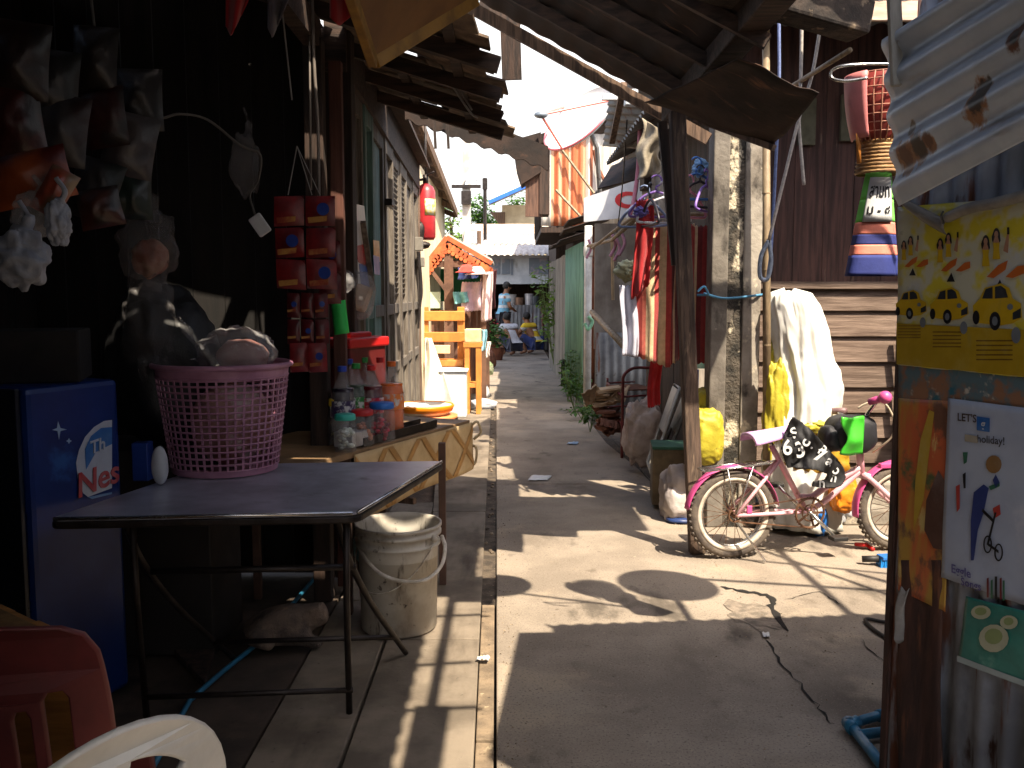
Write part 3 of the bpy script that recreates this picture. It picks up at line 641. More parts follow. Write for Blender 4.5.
mb = MB(); mb.tube(curve([P(898, 64, 3.0), P(850, 65, 3.0), P(833, 70, 3.02), P(832, 78, 3.02), P(845, 81, 3.0), P(868, 78, 2.98)]), .005, 8); solo(mb, 'wire_hook', chrome, 'bent pale wire hook sticking out from the shack corner', 'hook', smooth=True)
# ------------------------------------------------------------------ printed films on the shack wall
def W(px, py, e=.006):
    d = hit(px, py, C, wn); 
    return d + wn*e
def film_sheet(name, corners, m, label, e=.004, wob=.0025, seed=1, curl=0, nu=24, nv=24):
    a, b, c, d = corners    # TL TR BR BL pixels
    def fn(u, v):
        x = (a[0]*(1-u)+b[0]*u)*(1-v) + (d[0]*(1-u)+c[0]*u)*v; y = (a[1]*(1-u)+b[1]*u)*(1-v) + (d[1]*(1-u)+c[1]*u)*v
        y += (1.5*mnoise.noise(V((u*6, seed, 0))) if v > .97 else 0)
        return W(x, y, e + wob*mnoise.noise(V((u*4+seed, v*5, seed))) + (curl*max(0, (.12-u)/.12)**2))
    mb = MB(); mb.sheet(fn, nu, nv, .0012)
    q = W((a[0]+c[0])/2, max(c[1], d[1]))
    t = thing(name, label, 'poster', q); part(mb, 'printed_film', m, t, smooth=True); return t
def ink(t, name, m, polys, e):
    mb = MB()
    for pg in polys:
        pts = [W(x, y, e) for x, y in pg]; mb.flat(pts)
    return part(mb, name, m, t)
def ell(cx, cy, rx, ry, n=14, a0=0): return [(cx+rx*math.cos(2*PI*k/n+a0), cy+ry*math.sin(2*PI*k/n+a0)) for k in range(n)]
pm = lambda n, c: paper(n, c)
film_y = mat('film_yellow', lin((206, 206, 184)), .3, col2=lin((216, 202, 62)), scale=9, detail=3, lo=.48, hi=.6, stretch=(1, 1, 1), bump=.1, layers=((lin((196, 200, 206)), 6, .55, .68, X1),))
yf = film_sheet('advertising_film', ((899, 207), (1045, 196), (1045, 379), (899, 365)), film_y, 'yellow printed film with a repeated row of small yellow cars, highest on the shack wall', seed=2)
# lower yellow band of the film
def lerp2(x, k):  # film y at column x for fraction k of the film height
    t = (x-899)/146; y0 = 207-11*t; y1 = 365+14*t; return y0+(y1-y0)*k
def fy(x, k): return (x, lerp2(x, k))
ink(yf, 'yellow_band', pm('mustard', (190, 158, 30)), [[fy(899, .735), fy(950, .735), fy(1000, .735), fy(1045, .735), fy(1045, .995), fy(1000, .995), fy(950, .995), fy(899, .995)]], .0085)
yel_car = pm('car_yellow', (216, 178, 24)); blk = pm('black', (26, 26, 30)); sk_i = pm('skin_print', (190, 140, 110)); org = pm('orange', (214, 110, 40)); whi = pm('white', (212, 214, 216)); greyi = pm('grey', (120, 128, 136)); redi = pm('red', (190, 40, 36))
cars, wins, whl, girls, hair, swo, lines, logo = [], [], [], [], [], [], [], []; tops = []
for cx, s in ((913, .74), (951, .92), (999, 1.18)):
    by = lerp2(cx, .62)
    def q(x, y): return (cx + x*s, by + y*s)
    cars.append([q(-19, 12), q(-20, -2), q(-14, -8), q(-10, -17), q(4, -21), q(11, -17), q(14, -8), q(21, -4), q(22, 8), q(14, 13), q(2, 15)])
    wins += [[q(-12, -8), q(-9, -16), q(-3, -18), q(-3, -8)], [q(-1, -8), q(-1, -18), q(4, -19), q(8, -16), q(10, -9)], [q(14, 4), q(21, 0), q(21, 8), q(14, 10)]]
    whl += [[q(x*.6-1, y+11) for x, y in ell(0, 0, 8, 8)], [q(x*.5-17, y+8) for x, y in ell(0, 0, 6, 6)]]
    logo.append([q(x+12, y-1) for x, y in ell(0, 0, 2.6, 2.6)]); logo.append([q(x*.6-1, y+11) for x, y in ell(0, 0, 4, 4)])
    gy = lerp2(cx, .24)
    def g(x, y): return (cx + x*s, gy + y*s)
    for ox, oy in ((-9, 2), (0, -4)):
        hair.append([g(ox+x*(1+.25*(y > 0)), oy+y) for x, y in ell(0, 0, 3.2, 7.5)]); girls.append([g(ox+x, oy+y-2) for x, y in ell(0, 0, 1.7, 3)]); girls.append([g(ox-1.2, oy), g(ox+1.2, oy), g(ox+2.8, oy+5), g(ox-2.8, oy+5)])
        lines.append([g(ox-3.5, oy+18), g(ox-2.6, oy+5), g(ox+2.6, oy+5), g(ox+3.5, oy+18)]) if 0 else tops.append([g(ox-3.2, oy+19), g(ox-2.4, oy+10), g(ox-2.9, oy+5), g(ox+2.9, oy+5), g(ox+2.4, oy+10), g(ox+3.4, oy+19)])
    girls.append([g(6, 8), g(9, -6), g(11, -6), g(10, 10)]); logo_ = [g(9, -6), g(9, -12), g(11, -12), g(11, -6)]; hair.append(logo_)
    swo += [[g(-8, 30), g(2, 20), g(10, 16), g(8, 24), g(-2, 31)], [g(8, 30), g(18, 21), g(24, 20), g(24, 27), g(14, 31)]]
    hair.append([g(-2, 42), g(3, 32), g(7, 42)])
    for k in range(5): lines.append([q(-17, 27+k*4), q(14, 27+k*4), q(14, 28.2+k*4), q(-17, 28.2+k*4)])
    logo.append([q(x+17, y+23) for x, y in ell(0, 0, 4, 7)])
ink(yf, 'printed_tops', yel_car, tops, .0087); ink(yf, 'printed_figures', sk_i, girls, .0090); ink(yf, 'printed_hair', blk, hair, .0084); ink(yf, 'printed_car', yel_car, cars, .0086)
ink(yf, 'printed_windows', pm('dark_window', (44, 48, 54)), wins, .0092); ink(yf, 'printed_wheels', blk, whl, .0094); ink(yf, 'printed_badge', greyi, logo, .0098); ink(yf, 'printed_swoosh', org, swo, .0095)
ink(yf, 'small_print', pm('brown_print', (130, 96, 30)), lines, .0092)
# rolled top of the film
rl = mat('rolled_film', lin((160, 156, 150)), .5, col2=lin((128, 124, 120)), scale=9, bump=.3)
mb = MB(); mb.tube(curve([W(951, 219, .02), W(975, 209, .024), W(1005, 203, .025), W(1060, 188, .025)]), [.011]+[.014]*24, 10)
mb.sheet(lambda u, v: W(903+48*u, 196+24*u + (v)*(6+20*u*(1-u*.55)), .014 + .012*math.sin(PI*v)), 14, 6, .002)
part(mb, 'rolled_edge', rl, yf, smooth=True)
mb = MB(); mb.tube([W(949, 212, .02), W(953, 216, .04), W(952, 224, .03)], .003, 6); part(mb, 'tie', blk, yf)
# teal strip under it
film_t = mat('film_teal', lin((96, 120, 128)), .35, col2=lin((150, 110, 84)), scale=16, detail=3, lo=.45, hi=.6, bump=.1, layers=((lin((196, 188, 172)), 20, .58, .66, X1), (lin((52, 108, 124)), 8, .55, .62, X1)))
film_sheet('advertising_film', ((899, 362), (1045, 376), (1045, 412), (899, 404)), film_t, 'narrow teal and brown printed strip directly below the yellow car film', e=.001, seed=5)
film_o = mat('film_orange', lin((206, 106, 66)), .35, col2=lin((190, 150, 66)), scale=6, detail=3, lo=.42, hi=.6, stretch=(2, 2, .5), bump=.12, layers=((lin((120, 84, 66)), 9, .57, .66, (1, 1, .7)), (lin((214, 190, 120)), 7, .6, .66, (1.5, 1.5, .6)), (lin((92, 106, 70)), 5, .6, .68, X1)))
of = film_sheet('advertising_film', ((899, 398), (952, 401), (946, 612), (899, 590)), film_o, 'orange and olive printed film with torn lower edge at the shack corner', e=.0025, seed=7, curl=.0)
ink(of, 'printed_streak', pm('yellow_streak', (206, 170, 60)), [[(922, 440), (931, 410), (936, 412), (925, 500), (915, 530), (917, 480)]], .0058)
ink(of, 'printed_patch', pm('brown_patch', (96, 66, 56)), [[(928, 500), (940, 470), (946, 480), (945, 550), (935, 548), (926, 530)]], .0058)
mb = MB(); mb.sheet(lambda u, v: W(911-10*v*(1-.2*u)-8*u*(1-v*.4)+4*v*v, 588+52*v+3*math.sin(u*4), .006 + .030*v*math.sin(u*PI*.5) + .006*math.sin(v*5)), 6, 14, .0015); part(mb, 'torn_edge', rl, of, smooth=True)
mb = MB(); mb.sheet(lambda u, v: W(898+44*u+1.2*math.sin(v*9), 560+250*v, .0005 + .003*math.sin(u*9)), 10, 12, .002); part(mb, 'rust_panel', mat('dark_rust_panel', lin((92, 60, 48)), .85, col2=lin((58, 40, 34)), scale=4, stretch=(3, 3, .6), bump=.4, layers=((lin((132, 84, 56)), 5, .56, .7, (3, 3, .5)),)), rb, smooth=True)
# pale blue poster
film_b = mat('film_pale_blue', lin((186, 196, 214)), .32, col2=lin((168, 178, 200)), scale=4, bump=.14, layers=((lin((206, 210, 222)), 6, .58, .7, X1),))
pf = film_sheet('advertising_film', ((950, 398), (1045, 410), (1045, 611), (943, 577)), film_b, 'pale blue poster with a ball headed cartoon rider and little bicycle below', e=.0065, seed=11)
E = .0108
ink(pf, 'printed_sign', pm('blue_box', (34, 98, 178)), [[(980, 416), (993, 418), (993, 432), (980, 430)]], E)
ink(pf, 'printed_tab', pm('buff', (176, 168, 150)), [[(968, 434), (981, 436), (981, 443), (968, 441)]], E)
ink(pf, 'printed_head', pm('tan_head', (150, 112, 66)), [ell(997, 464, 8, 9)], E)
ink(pf, 'printed_body', pm('ink_blue', (50, 66, 132)), [[(977, 492), (987, 484), (992, 488), (987, 512), (981, 530), (977, 560), (974, 560), (974, 520)], [(999, 474), (1003, 482), (999, 488), (996, 480)]], E)
ink(pf, 'printed_splash', pm('ink_red', (196, 70, 60)), [[(959, 486), (963, 484), (963, 508), (960, 512)], [(996, 508), (1003, 504), (1004, 514), (998, 518)]], E)
ink(pf, 'printed_green', pm('ink_green', (60, 120, 92)), [[(966, 452), (971, 452), (970, 462), (967, 464)], [(992, 486), (1003, 482), (1003, 486), (994, 490)]], E)
def ring(cx, cy, rx, ry, w): 
    o = ell(cx, cy, rx, ry, 18); i = ell(cx, cy, rx-w, ry-w, 18)
    return [[o[k], o[(k+1) % 18], i[(k+1) % 18], i[k]] for k in range(18)]
ink(pf, 'printed_bicycle', blk, ring(991, 544, 4.5, 9, 1.6) + ring(1002, 552, 4.5, 9, 1.6) + [[(990, 544), (998, 512), (1000, 512), (992, 545)], [(991, 542), (1002, 550), (1002, 553), (991, 545)], [(986, 508), (998, 520), (997, 523), (985, 511)], [(966, 474), (969, 472), (969, 488), (967, 488)]], E+.0003)
ink(pf, 'printed_pencils', pm('ink_maroon', (120, 40, 44)), [[(990, 578), (992, 577), (992, 597), (990, 597)], [(1003, 578), (1005, 577), (1005, 599), (1003, 599)]], E)
ink(pf, 'printed_pencils', pm('ink_green', (60, 120, 92)), [[(994, 580), (996, 579), (996, 598), (994, 598)], [(1006, 580), (1008, 580), (1008, 600), (1006, 600)]], E)
ink(pf, 'printed_pencils', blk, [[(998, 576), (1000.5, 576), (1000.5, 599), (998, 599)]], E)
def wtext(t, s, px, py, hpx, m, e=E, slope=.1):
    o = W(px, py, e); x = W(px+10, py+10*slope, e)-o; y = W(px, py-10, e)-o; sz = (W(px, py-hpx, e)-o).length*1.35
    me = text_mesh(s, sz, o, x, y); k = 1.0
    part(None, 'lettering', m, t, mesh=me)
wtext(pf, "LET'S", 970, 418, 8, pm('ink_brown', (76, 62, 58))); wtext(pf, 'g', 986.5, 424, 9, whi, E+.0006); wtext(pf, 'holiday!', 994, 440, 8, pm('ink_dark', (52, 52, 62)))
wtext(pf, 'Eggle', 964, 571, 9, pm('ink_violet', (104, 100, 160)), slope=.3); wtext(pf, 'Songs', 974, 584, 8, pm('ink_violet', (104, 100, 160)), slope=.3)
film_g = mat('film_green', lin((66, 148, 134)), .32, col2=lin((42, 112, 104)), scale=5, bump=.12, layers=((lin((120, 176, 160)), 7, .58, .7, X1),))
gf = film_sheet('advertising_film', ((967, 596), (1045, 616), (1045, 694), (959, 661)), film_g, 'green poster with pale plates of noodles, lowest on the shack wall', e=.003, wob=.0012, seed=13)
ink(gf, 'printed_plates', pm('plate_cream', (196, 200, 170)), [ell(983, 612, 10, 7), ell(1011, 622, 9, 7)], .0070)
ink(gf, 'printed_plates', pm('plate_cream', (196, 200, 170)), [ell(996, 638, 15, 14)], .0074)
ink(gf, 'printed_food', pm('food_green', (150, 168, 110)), [ell(996, 636, 9, 8), ell(983, 611, 6, 4), ell(1011, 621, 5, 4)], .0079)
ink(gf, 'pale_hem', pm('pale_hem', (180, 196, 196)), [[(959, 655), (985, 665), (1045, 687), (1045, 693), (985, 671), (959, 661)]], .0068)

# ------------------------------------------------------------------ blue pipes and cable on the ground by the shack
pvc = mat('blue_pvc', lin((56, 132, 168)), .4, col2=lin((44, 104, 134)), scale=8, bump=.1, layers=((lin((110, 120, 116)), 9, .6, .75, X1),))
bp = thing('blue_pipe', 'bent blue plastic water pipes lying on the concrete at the shack foot', 'pipe', G(850, 722))
mb = MB(); a = G(850, 724, .03); mb.tube([a, G(880, 715, .03), G(935, 704, .03)], .017, 10); mb.tube([a, G(872, 752, .03), G(900, 790, .03)], .017, 10); part(mb, 'pipe', pvc, bp, smooth=True)
mb = MB(); mb.tube([G(858, 735, .03), G(905, 729, .03), G(940, 725, .03)], .017, 10); part(mb, 'pipe', pvc, bp, smooth=True)
mb = MB(); mb.tube([G(848, 725, .03), G(857, 722, .03)], .023, 10); mb.tube([G(848, 722, .03), G(853, 729, .03)], .023, 10); mb.tube([G(878, 716, .03), G(900, 711, .03)], .021, 10); part(mb, 'coupling', pvc, bp, smooth=True)
mb = MB(); mb.tube(curve([G(905, 622, .03), G(885, 622, .012), G(866, 619, .012), G(872, 628, .012), G(890, 640, .012), G(902, 648, .02)]), .008, 8); mb.tube(curve([G(905, 640, .05), G(902, 655, .012), G(912, 668, .012)]), .008, 8)
solo(mb, 'black_cable', mat('black_rubber', lin((34, 32, 32)), .6, bump=.05), 'black cable curling on the concrete out from the shack corner', 'cable', smooth=True)

# ------------------------------------------------------------------ caged basket and striped bag hanging at the shack corner
hb = thing('woven_cage_basket', 'pink and red bulb shaped wire cage basket hanging by the shack corner', 'basket', P(872, 176, 3.25))
cx = P(879, 176, 3.25); zz = lambda py: P(878, py, 3.25).z
prof = [(.10, zz(76)), (.112, zz(84)), (.115, zz(100)), (.105, zz(118)), (.085, zz(134)), (.068, zz(143))]
mb = MB(); mb.lathe([(r*.86, z) for r, z in prof], (cx.x, cx.y, 0), 24); part(mb, 'inner_tub', plastic('dull_red', (138, 58, 54)), hb, smooth=True)
mb = MB()
for k in range(26):
    a = 2*PI*k/26; mb.tube([(cx.x+r*math.cos(a), cx.y+r*math.sin(a), z) for r, z in prof], .0026, 5)
for r, z in prof[:-1] + [(.117, zz(92)), (.11, zz(110)), (.095, zz(126))]: mb.tube([(cx.x+r*math.cos(2*PI*k/28), cx.y+r*math.sin(2*PI*k/28), z) for k in range(28)], .0022, 5, closed=True)
part(mb, 'cage', mat('copper_wire', lin((176, 124, 104)), .4, bump=.05), hb, smooth=True)
mb = MB(); mb.sheet(lambda u, v: V((cx.x + (.122-.03*v*v)*math.cos(R(150+75*u)), cx.y + (.122-.03*v*v)*math.sin(R(150+75*u)), zz(76)+(zz(140)-zz(76))*v)), 8, 10, .006); part(mb, 'rim_flap', plastic('salmon_pink', (226, 140, 140)), hb, smooth=True)
mb = MB(); prev = None
for k in range(9):
    z = zz(143) + (zz(173)-zz(143))*k/8; mb.lathe([(.064+.0016*k, z-.006), (.07+.0016*k, z), (.064+.0016*k, z+.006)], (cx.x, cx.y, 0), 22)
part(mb, 'rattan_neck', mat('rattan', lin((196, 156, 104)), .6, col2=lin((140, 100, 62)), scale=14, stretch=(1, 1, 6), bump=.4, island=.2), hb, smooth=True)
mb = MB(); mb.tube([(cx.x-.09, cx.y-.02, zz(120)), (cx.x-.085, cx.y-.04, zz(165))], .008, 8); part(mb, 'toggle', mat('orange_wood', lin((200, 130, 60)), .5, bump=.1), hb, smooth=True)
sb = thing('striped_bag', 'flared green, salmon and navy striped cloth bag hanging below the cage basket', 'cloth bag', P(872, 276, 3.25))
bands = [(.26, lin((124, 216, 92))), (.48, lin((124, 216, 92))), (.60, lin((236, 140, 120))), (.70, lin((44, 52, 120))), (.80, lin((236, 140, 120))), (1, lin((44, 56, 128)))]
z0, z1 = zz(173), zz(276)
def stripe_part(k0, k1, name, m):
    def fn(u, v):
        k = k0+(k1-k0)*v; a = R(-30+ 360*u); r = .042+.048*k; r *= 1 + .05*math.sin(a*5+k*2)
        return V((cx.x - .015*k + r*math.cos(a), cx.y + r*.6*math.sin(a), z0+(z1-z0)*k))
    mb = MB(); mb.sheet(fn, 48, 6, .003); part(mb, name, m, sb, smooth=True)
kk = 0
for i, (e, cc) in enumerate(bands):
    stripe_part(kk, e, 'stripe', mat('bag_cloth_%d' % i, cc, .8, col2=mul(cc, .8), scale=14, bump=.3, bscale=120, bdist=.003)); kk = e
def note(u, v):
    k = .05+.43*v; a = R(-142 + 90*u); r = (.042+.048*k)*1.06; r *= 1 + .05*math.sin(a*5+k*2)
    return V((cx.x - .015*k + r*math.cos(a), cx.y + r*.6*math.sin(a)-.004, z0+(z1-z0)*k + .02*u*0))
mb = MB(); mb.sheet(note, 14, 6, .002); part(mb, 'paper_note', whi, sb, smooth=True)
ctr = note(.5, .5)
for s, v, sz in (('สามท', .32, .05), ('ม - ๔', .74, .036)):
    o = note(.5, v); nx = (note(.75, v)-note(.25, v)); ny = (note(.5, v-.2)-note(.5, v+.2)); nrm = nx.cross(ny).normalized()
    if nrm.y > 0: nrm = -nrm
    me = text_mesh(s, sz*.8, V((0, 0, 0)), (1, 0, 0), (0, 0, 1))
    xs = [q.co.x for q in me.vertices]; wdt = max(xs)-min(xs) if xs else 1
    for q in me.vertices:
        u = .5 + q.co.x/max(wdt, .001)*.8; vv = v - q.co.z*10.5; p = note(u, vv); q.co = p + nrm*.0035
    part(None, 'lettering', blk, sb, mesh=me)

# ------------------------------------------------------------------ bicycle
Rc = V((1.212, 5.0, 0)); Fc = G(896, 549.5); Fc.z = 0; be = (Fc-Rc).normalized(); bn = V((-be.y, be.x, 0))
def B(px, py, off=0.0): return hit(px, py, Rc + bn*off, bn)
bk = thing('childs_bicycle', "child's pink bicycle with chrome rear rack and fat tyres parked in the sun", 'bicycle', (Rc+Fc)/2)
pinkf = mat('pale_pink_paint', lin((230, 182, 190)), .35, col2=lin((212, 160, 170)), scale=6, bump=.05, coat=.3, layers=((lin((130, 84, 70)), 12, .63, .74, X1),))
hot = mat('hot_pink_plastic', lin((204, 84, 140)), .45, col2=lin((178, 66, 122)), scale=6, bump=.03)
tyre_m = mat('tyre_rubber', lin((70, 62, 58)), .9, col2=lin((98, 88, 78)), scale=18, bump=.3)
wallm = mat('white_tyre_wall', lin((206, 196, 182)), .7, col2=lin((170, 156, 140)), scale=14, bump=.1)
rusty = mat('rusty_steel', lin((124, 92, 70)), .55, .5, col2=lin((84, 56, 42)), scale=20, bump=.2)
RW = .25
def wheel(c, name, ang):
    w_ = bpy.data.objects.new(name, None); COL.objects.link(w_); w_.parent = bk; w_.location = c - wbase(bk)
    ex, ey = be, V((0, 0, 1))
    def tor(prof, n=56):
        mb = MB(); m = len(prof); o = 0
        for k in range(n):
            a = 2*PI*k/n; d = ex*math.cos(a) + ey*math.sin(a)
            for r, l in prof: mb.v.append(c + d*r + bn*l)
        for k in range(n):
            for i in range(m):
                j = (i+1) % m; l = (k+1) % n; mb.f.append([k*m+i, l*m+i, l*m+j, k*m+j])
        return mb
    mb = tor([(RW-.030+.030*math.cos(R(t)), .030*math.sin(R(t))) for t in range(0, 360, 36)])
    for k in range(46):
        for l, dd in ((-.013, 0), (.013, .5)):
            a = 2*PI*(k+dd)/46; d = ex*math.cos(a)+ey*math.sin(a); t = -ex*math.sin(a)+ey*math.cos(a)
            q = c + d*(RW-.003) + bn*l; mb.beam(q - t*.008, q + t*.008, .014, .010, d)
    part(mb, 'tyre', tyre_m, w_, smooth=True)
    part(tor([(RW-.067, -.020), (RW-.045, -.0285), (RW-.045, .0285), (RW-.067, .020)]), 'white_wall', wallm, w_, smooth=True)
    part(tor([(RW-.078, -.013), (RW-.064, -.017), (RW-.064, .017), (RW-.078, .013)]), 'rim', chrome, w_, smooth=True)
    mb = MB()
    for k in range(24):
        a = 2*PI*k/24+ang; s = 1 if k % 2 else -1; a2 = a + (.5 if (k//2) % 2 else -.5)
        mb.tube([c + (ex*math.cos(a2)+ey*math.sin(a2))*.018 + bn*(.028*s), c + (ex*math.cos(a)+ey*math.sin(a))*(RW-.066) + bn*(.004*s)], .0017, 5)
    part(mb, 'spokes', rusty, w_)
    mb = MB(); mb.tube([c - bn*.045, c + bn*.045], .016, 10); mb.tube([c - bn*.07, c + bn*.07], .006, 8); part(mb, 'hub', rusty, w_, smooth=True)
    return w_
rc, fc = Rc + V((0, 0, RW)), Fc + V((0, 0, RW))
wheel(rc, 'rear_wheel', .1); wheel(fc, 'front_wheel', .35)
bb, sc_, hd = B(806, 511), B(779, 460), B(858, 456); hd2 = hd + V((0, 0, .09)); hd1 = hd + V((.02, 0, -.06))
mb = MB()
mb.tube([bb, sc_, sc_ + (sc_-bb)*.28], .016, 10)
for s in (-1, 1):
    mb.tube([sc_ + bn*(.012*s), rc + bn*(.055*s)], .0105, 8); mb.tube([bb + bn*(.018*s), rc + bn*(.055*s)], .0105, 8)
mb.tube(curve([bb.lerp(sc_, .28), B(812, 496), B(826, 487), hd1]), .019, 10)
mb.tube(curve([bb, B(822, 503), B(838, 490), hd1 + V((0, 0, -.02))]), .017, 10)
mb.tube([hd1 - V((0, 0, .03)), hd2], .022, 10); part(mb, 'frame', pinkf, bk, smooth=True)
mb = MB()
cr = hd1 + V((.015, .004, -.05))
for s in (-1, 1): mb.tube(curve([cr + bn*(.04*s), cr.lerp(fc, .5) + bn*(.045*s), fc + bn*(.045*s)]), [.016]*12+[.013]*5, 8)
mb.beam(cr - bn*.05, cr + bn*.05, .035, .03); part(mb, 'fork', pinkf, bk, smooth=True)
def fender(c, a0, a1, m, name, r=RW+.022):
    def fn(u, v):
        a = R(a0+(a1-a0)*u); l = (v-.5)*.07; rr_ = r - .25*abs(v-.5)**2*.12*4*.3
        return c + (be*math.cos(a)+V((0, 0, 1))*math.sin(a))*rr_ + bn*l
    mb = MB(); mb.sheet(fn, 30, 6, .003); part(mb, name, m, bk, smooth=True)
fender(rc, 8, 172, hot, 'rear_fender'); fender(fc, 62, 190, hot, 'front_fender')
mb = MB()
for s in (-1, 1): mb.tube([fc + bn*(.05*s), fc + (be*math.cos(R(160))+V((0, 0, 1))*math.sin(R(160)))*(RW+.02)], .003, 6)
part(mb, 'fender_stay', chrome, bk)
mb = MB(); q0, q1 = B(701, 470), B(766, 462)
for o in (-.05, -.017, .017, .05): mb.tube([q0 + bn*o, q1 + bn*o], .005, 6)
for t in (0, .35, .7, 1): mb.tube([q0.lerp(q1, t) - bn*.05, q0.lerp(q1, t) + bn*.05], .005, 6)
mb.tube([q1 + bn*0, sc_], .005, 6)
for s in (-1, 1):
    for t in (.35, .75): mb.tube([q0.lerp(q1, t) + bn*(.05*s), rc + bn*(.062*s) + V((0, 0, .01))], .0045, 6)
part(mb, 'rear_rack', chrome, bk, smooth=True)
# saddle: long tapering shell
s0, s1 = B(748, 441), B(797, 431)
def sad(u, v):
    c = s0.lerp(s1, u); wd_ = .085*(1-u)**.7 + .022; a = PI*(v); 
    return c + bn*(-math.cos(a)*wd_) + V((0, 0, .035*math.sin(a)*(1-.25*u) - .012*(1-math.sin(a)) + .012*(u-.3)**2))
mb = MB(); mb.sheet(sad, 14, 10, .02); part(mb, 'saddle', mat('lilac_saddle', lin((216, 178, 222)), .4, col2=lin((190, 146, 196)), scale=8, bump=.05), bk, smooth=True)
mb = MB(); sp0 = sc_ + (sc_-bb)*.25; mb.tube([sp0, s0.lerp(s1, .45) + V((0, 0, -.02))], .012, 8); mb.tube(curve([s0.lerp(s1, .2)-V((0, 0, .015)), s0.lerp(s1, .45)-V((0, 0, .03)), s0.lerp(s1, .75)-V((0, 0, .015))]), .006, 6)
part(mb, 'seat_post', chrome, bk, smooth=True)
mb = MB(); nb = bb - bn*.045
for rr_, w0 in ((.083, .012), (.045, .008)):
    mb.tube([nb + be*(rr_*math.cos(2*PI*k/36)) + V((0, 0, rr_*math.sin(2*PI*k/36))) for k in range(36)], w0*.55, 6, closed=True)
for k in range(5):
    a = 2*PI*k/5; mb.beam(nb, nb + be*(.083*math.cos(a)) + V((0, 0, .083*math.sin(a))), .012, .004, bn)
for k in range(32):
    a = 2*PI*k/32; d = be*math.cos(a)+V((0, 0, math.sin(a))); mb.beam(nb + d*.083, nb + d*.092, .006, .004, bn)
part(mb, 'chainring', rusty, bk)
mb = MB(); nr_ = rc - bn*.045
mb.tube([nb + V((0, 0, .085)), nr_ + V((0, 0, .035))], .004, 5); mb.tube([nb - V((0, 0, .085)), nr_ - V((0, 0, .035))], .004, 5); mb.tube([nr_ + be*(.035*math.cos(a)) + V((0, 0, .035*math.sin(a))) for a in [2*PI*k/20 for k in range(20)]], .006, 5, closed=True)
part(mb, 'chain', rusty, bk)
pd = B(828, 533) - bn*.07; mb = MB(); mb.tube([bb - bn*.06, pd], .010, 8); mb.tube([bb - bn*.06, bb + bn*.06], .011, 8); mb.tube([bb + bn*.06, bb + bn*.07 - (pd+bn*.07-bb)], .010, 8); part(mb, 'crank', chrome, bk, smooth=True)
for sgn, q in ((-1, pd), (1, bb + bn*.07 - (pd+bn*.07-bb))):
    mb = MB(); mb.box(q + bn*(.04*sgn), (.085, .07, .022), Matrix((be, bn, V((0, 0, 1)))).transposed()); part(mb, 'pedal', mat('black_rubber', lin((34, 32, 32)), .6, bump=.05), bk, bev=.004)
mb = MB(); st = hd2 + V((0, 0, .02)); hb0 = B(862, 425)
mb.tube([hd2, hb0], .013, 8)
gr_, gl_ = B(872, 402) - bn*.20, B(842, 412) + bn*.24
GR = P(876, 402, 5.06); GL = P(838, 412, 5.45)
mb.tube(curve([GR, P(868, 413, 5.12), hb0, P(850, 420, 5.35), GL]), .011, 8); part(mb, 'handlebar', chrome, bk, smooth=True)
def grip(a, b, m, ball):
    a, b = V(a), V(b); mb = MB(); mb.tube([a, a.lerp(b, .5), b], [.019, .021, .019], 10)
    if ball: mb.blob(b + (b-a).normalized()*.012, (.036, .036, .036), 3, .02)
    part(mb, 'grip', m, bk, smooth=True)
grip(P(869, 402, 5.05), P(883, 398, 5.0), hot, True); grip(P(846, 411, 5.42), P(829, 411, 5.5), mat('grey_grip', lin((128, 100, 100)), .5, bump=.05), False)
mb = MB(); mb.tube(curve([P(858, 408, 5.1), P(868, 403, 5.08), P(884, 403, 5.06), P(894, 420, 5.06), P(892, 436, 5.08), P(882, 446, 5.12), P(873, 452, 5.2)]), .0055, 8); part(mb, 'brake_cable', mat('ivory_cable', lin((206, 190, 166)), .5, bump=0), bk, smooth=True)
mb = MB(); mb.box(B(889, 465.5, -.02), (.12, .03, .03), Matrix((be, bn, V((0, 0, 1)))).transposed()); part(mb, 'reflector', hot, bk, bev=.006)
mb = MB(); mb.beam(rc - bn*.03 + V((0, 0, -.02)), rc - bn*.14 + be*.14 - V((0, 0, RW-.012)), .016, .008); part(mb, 'kickstand', chrome, bk)
mb = MB(); mb.box(rc + be*.08 + V((0, 0, .03)) - bn*.05, (.03, .015, .045), Matrix((be, bn, V((0, 0, 1)))).transposed()); part(mb, 'spoke_reflector', hot, bk, bev=.004)

# draped things on the bicycle
Q = lambda x, y: (680 + x*.2605, 380 + y*.2604)
poly = [(433, 140), (470, 165), (520, 210), (562, 262), (600, 300), (628, 340), (634, 375), (622, 402), (596, 414), (548, 412), (506, 408), (512, 392), (556, 384), (568, 360), (520, 345), (470, 340), (412, 335), (398, 300), (388, 262), (404, 200), (420, 165)]
pts = [B(*Q(x, y), -.09) for x, y in poly]
blackc = mat('black_banner_cloth', lin((30, 30, 34)), .75, col2=lin((18, 18, 22)), scale=8, bump=.4, bscale=20)
bag = thing('black_lettered_cloth', 'black cloth with curving white letters and digits draped over the bicycle frame', 'cloth', B(*Q(500, 410)))
def sag(x, y): return -.09 - .035*math.sin((x-390)/240*PI) + .016*math.sin((x*.6+y)*.045) + .020*mnoise.noise(V((x*.012, y*.012, 1))) + .008*mnoise.noise(V((x*.05, y*.03, 4)))
def inside(x, y):
    r = False; j = len(poly)-1
    for i in range(len(poly)):
        (xi, yi), (xj, yj) = poly[i], poly[j]
        if (yi > y) != (yj > y) and x < (xj-xi)*(y-yi)/(yj-yi)+xi: r = not r
        j = i
    return r
mb = MB(); grid = {}
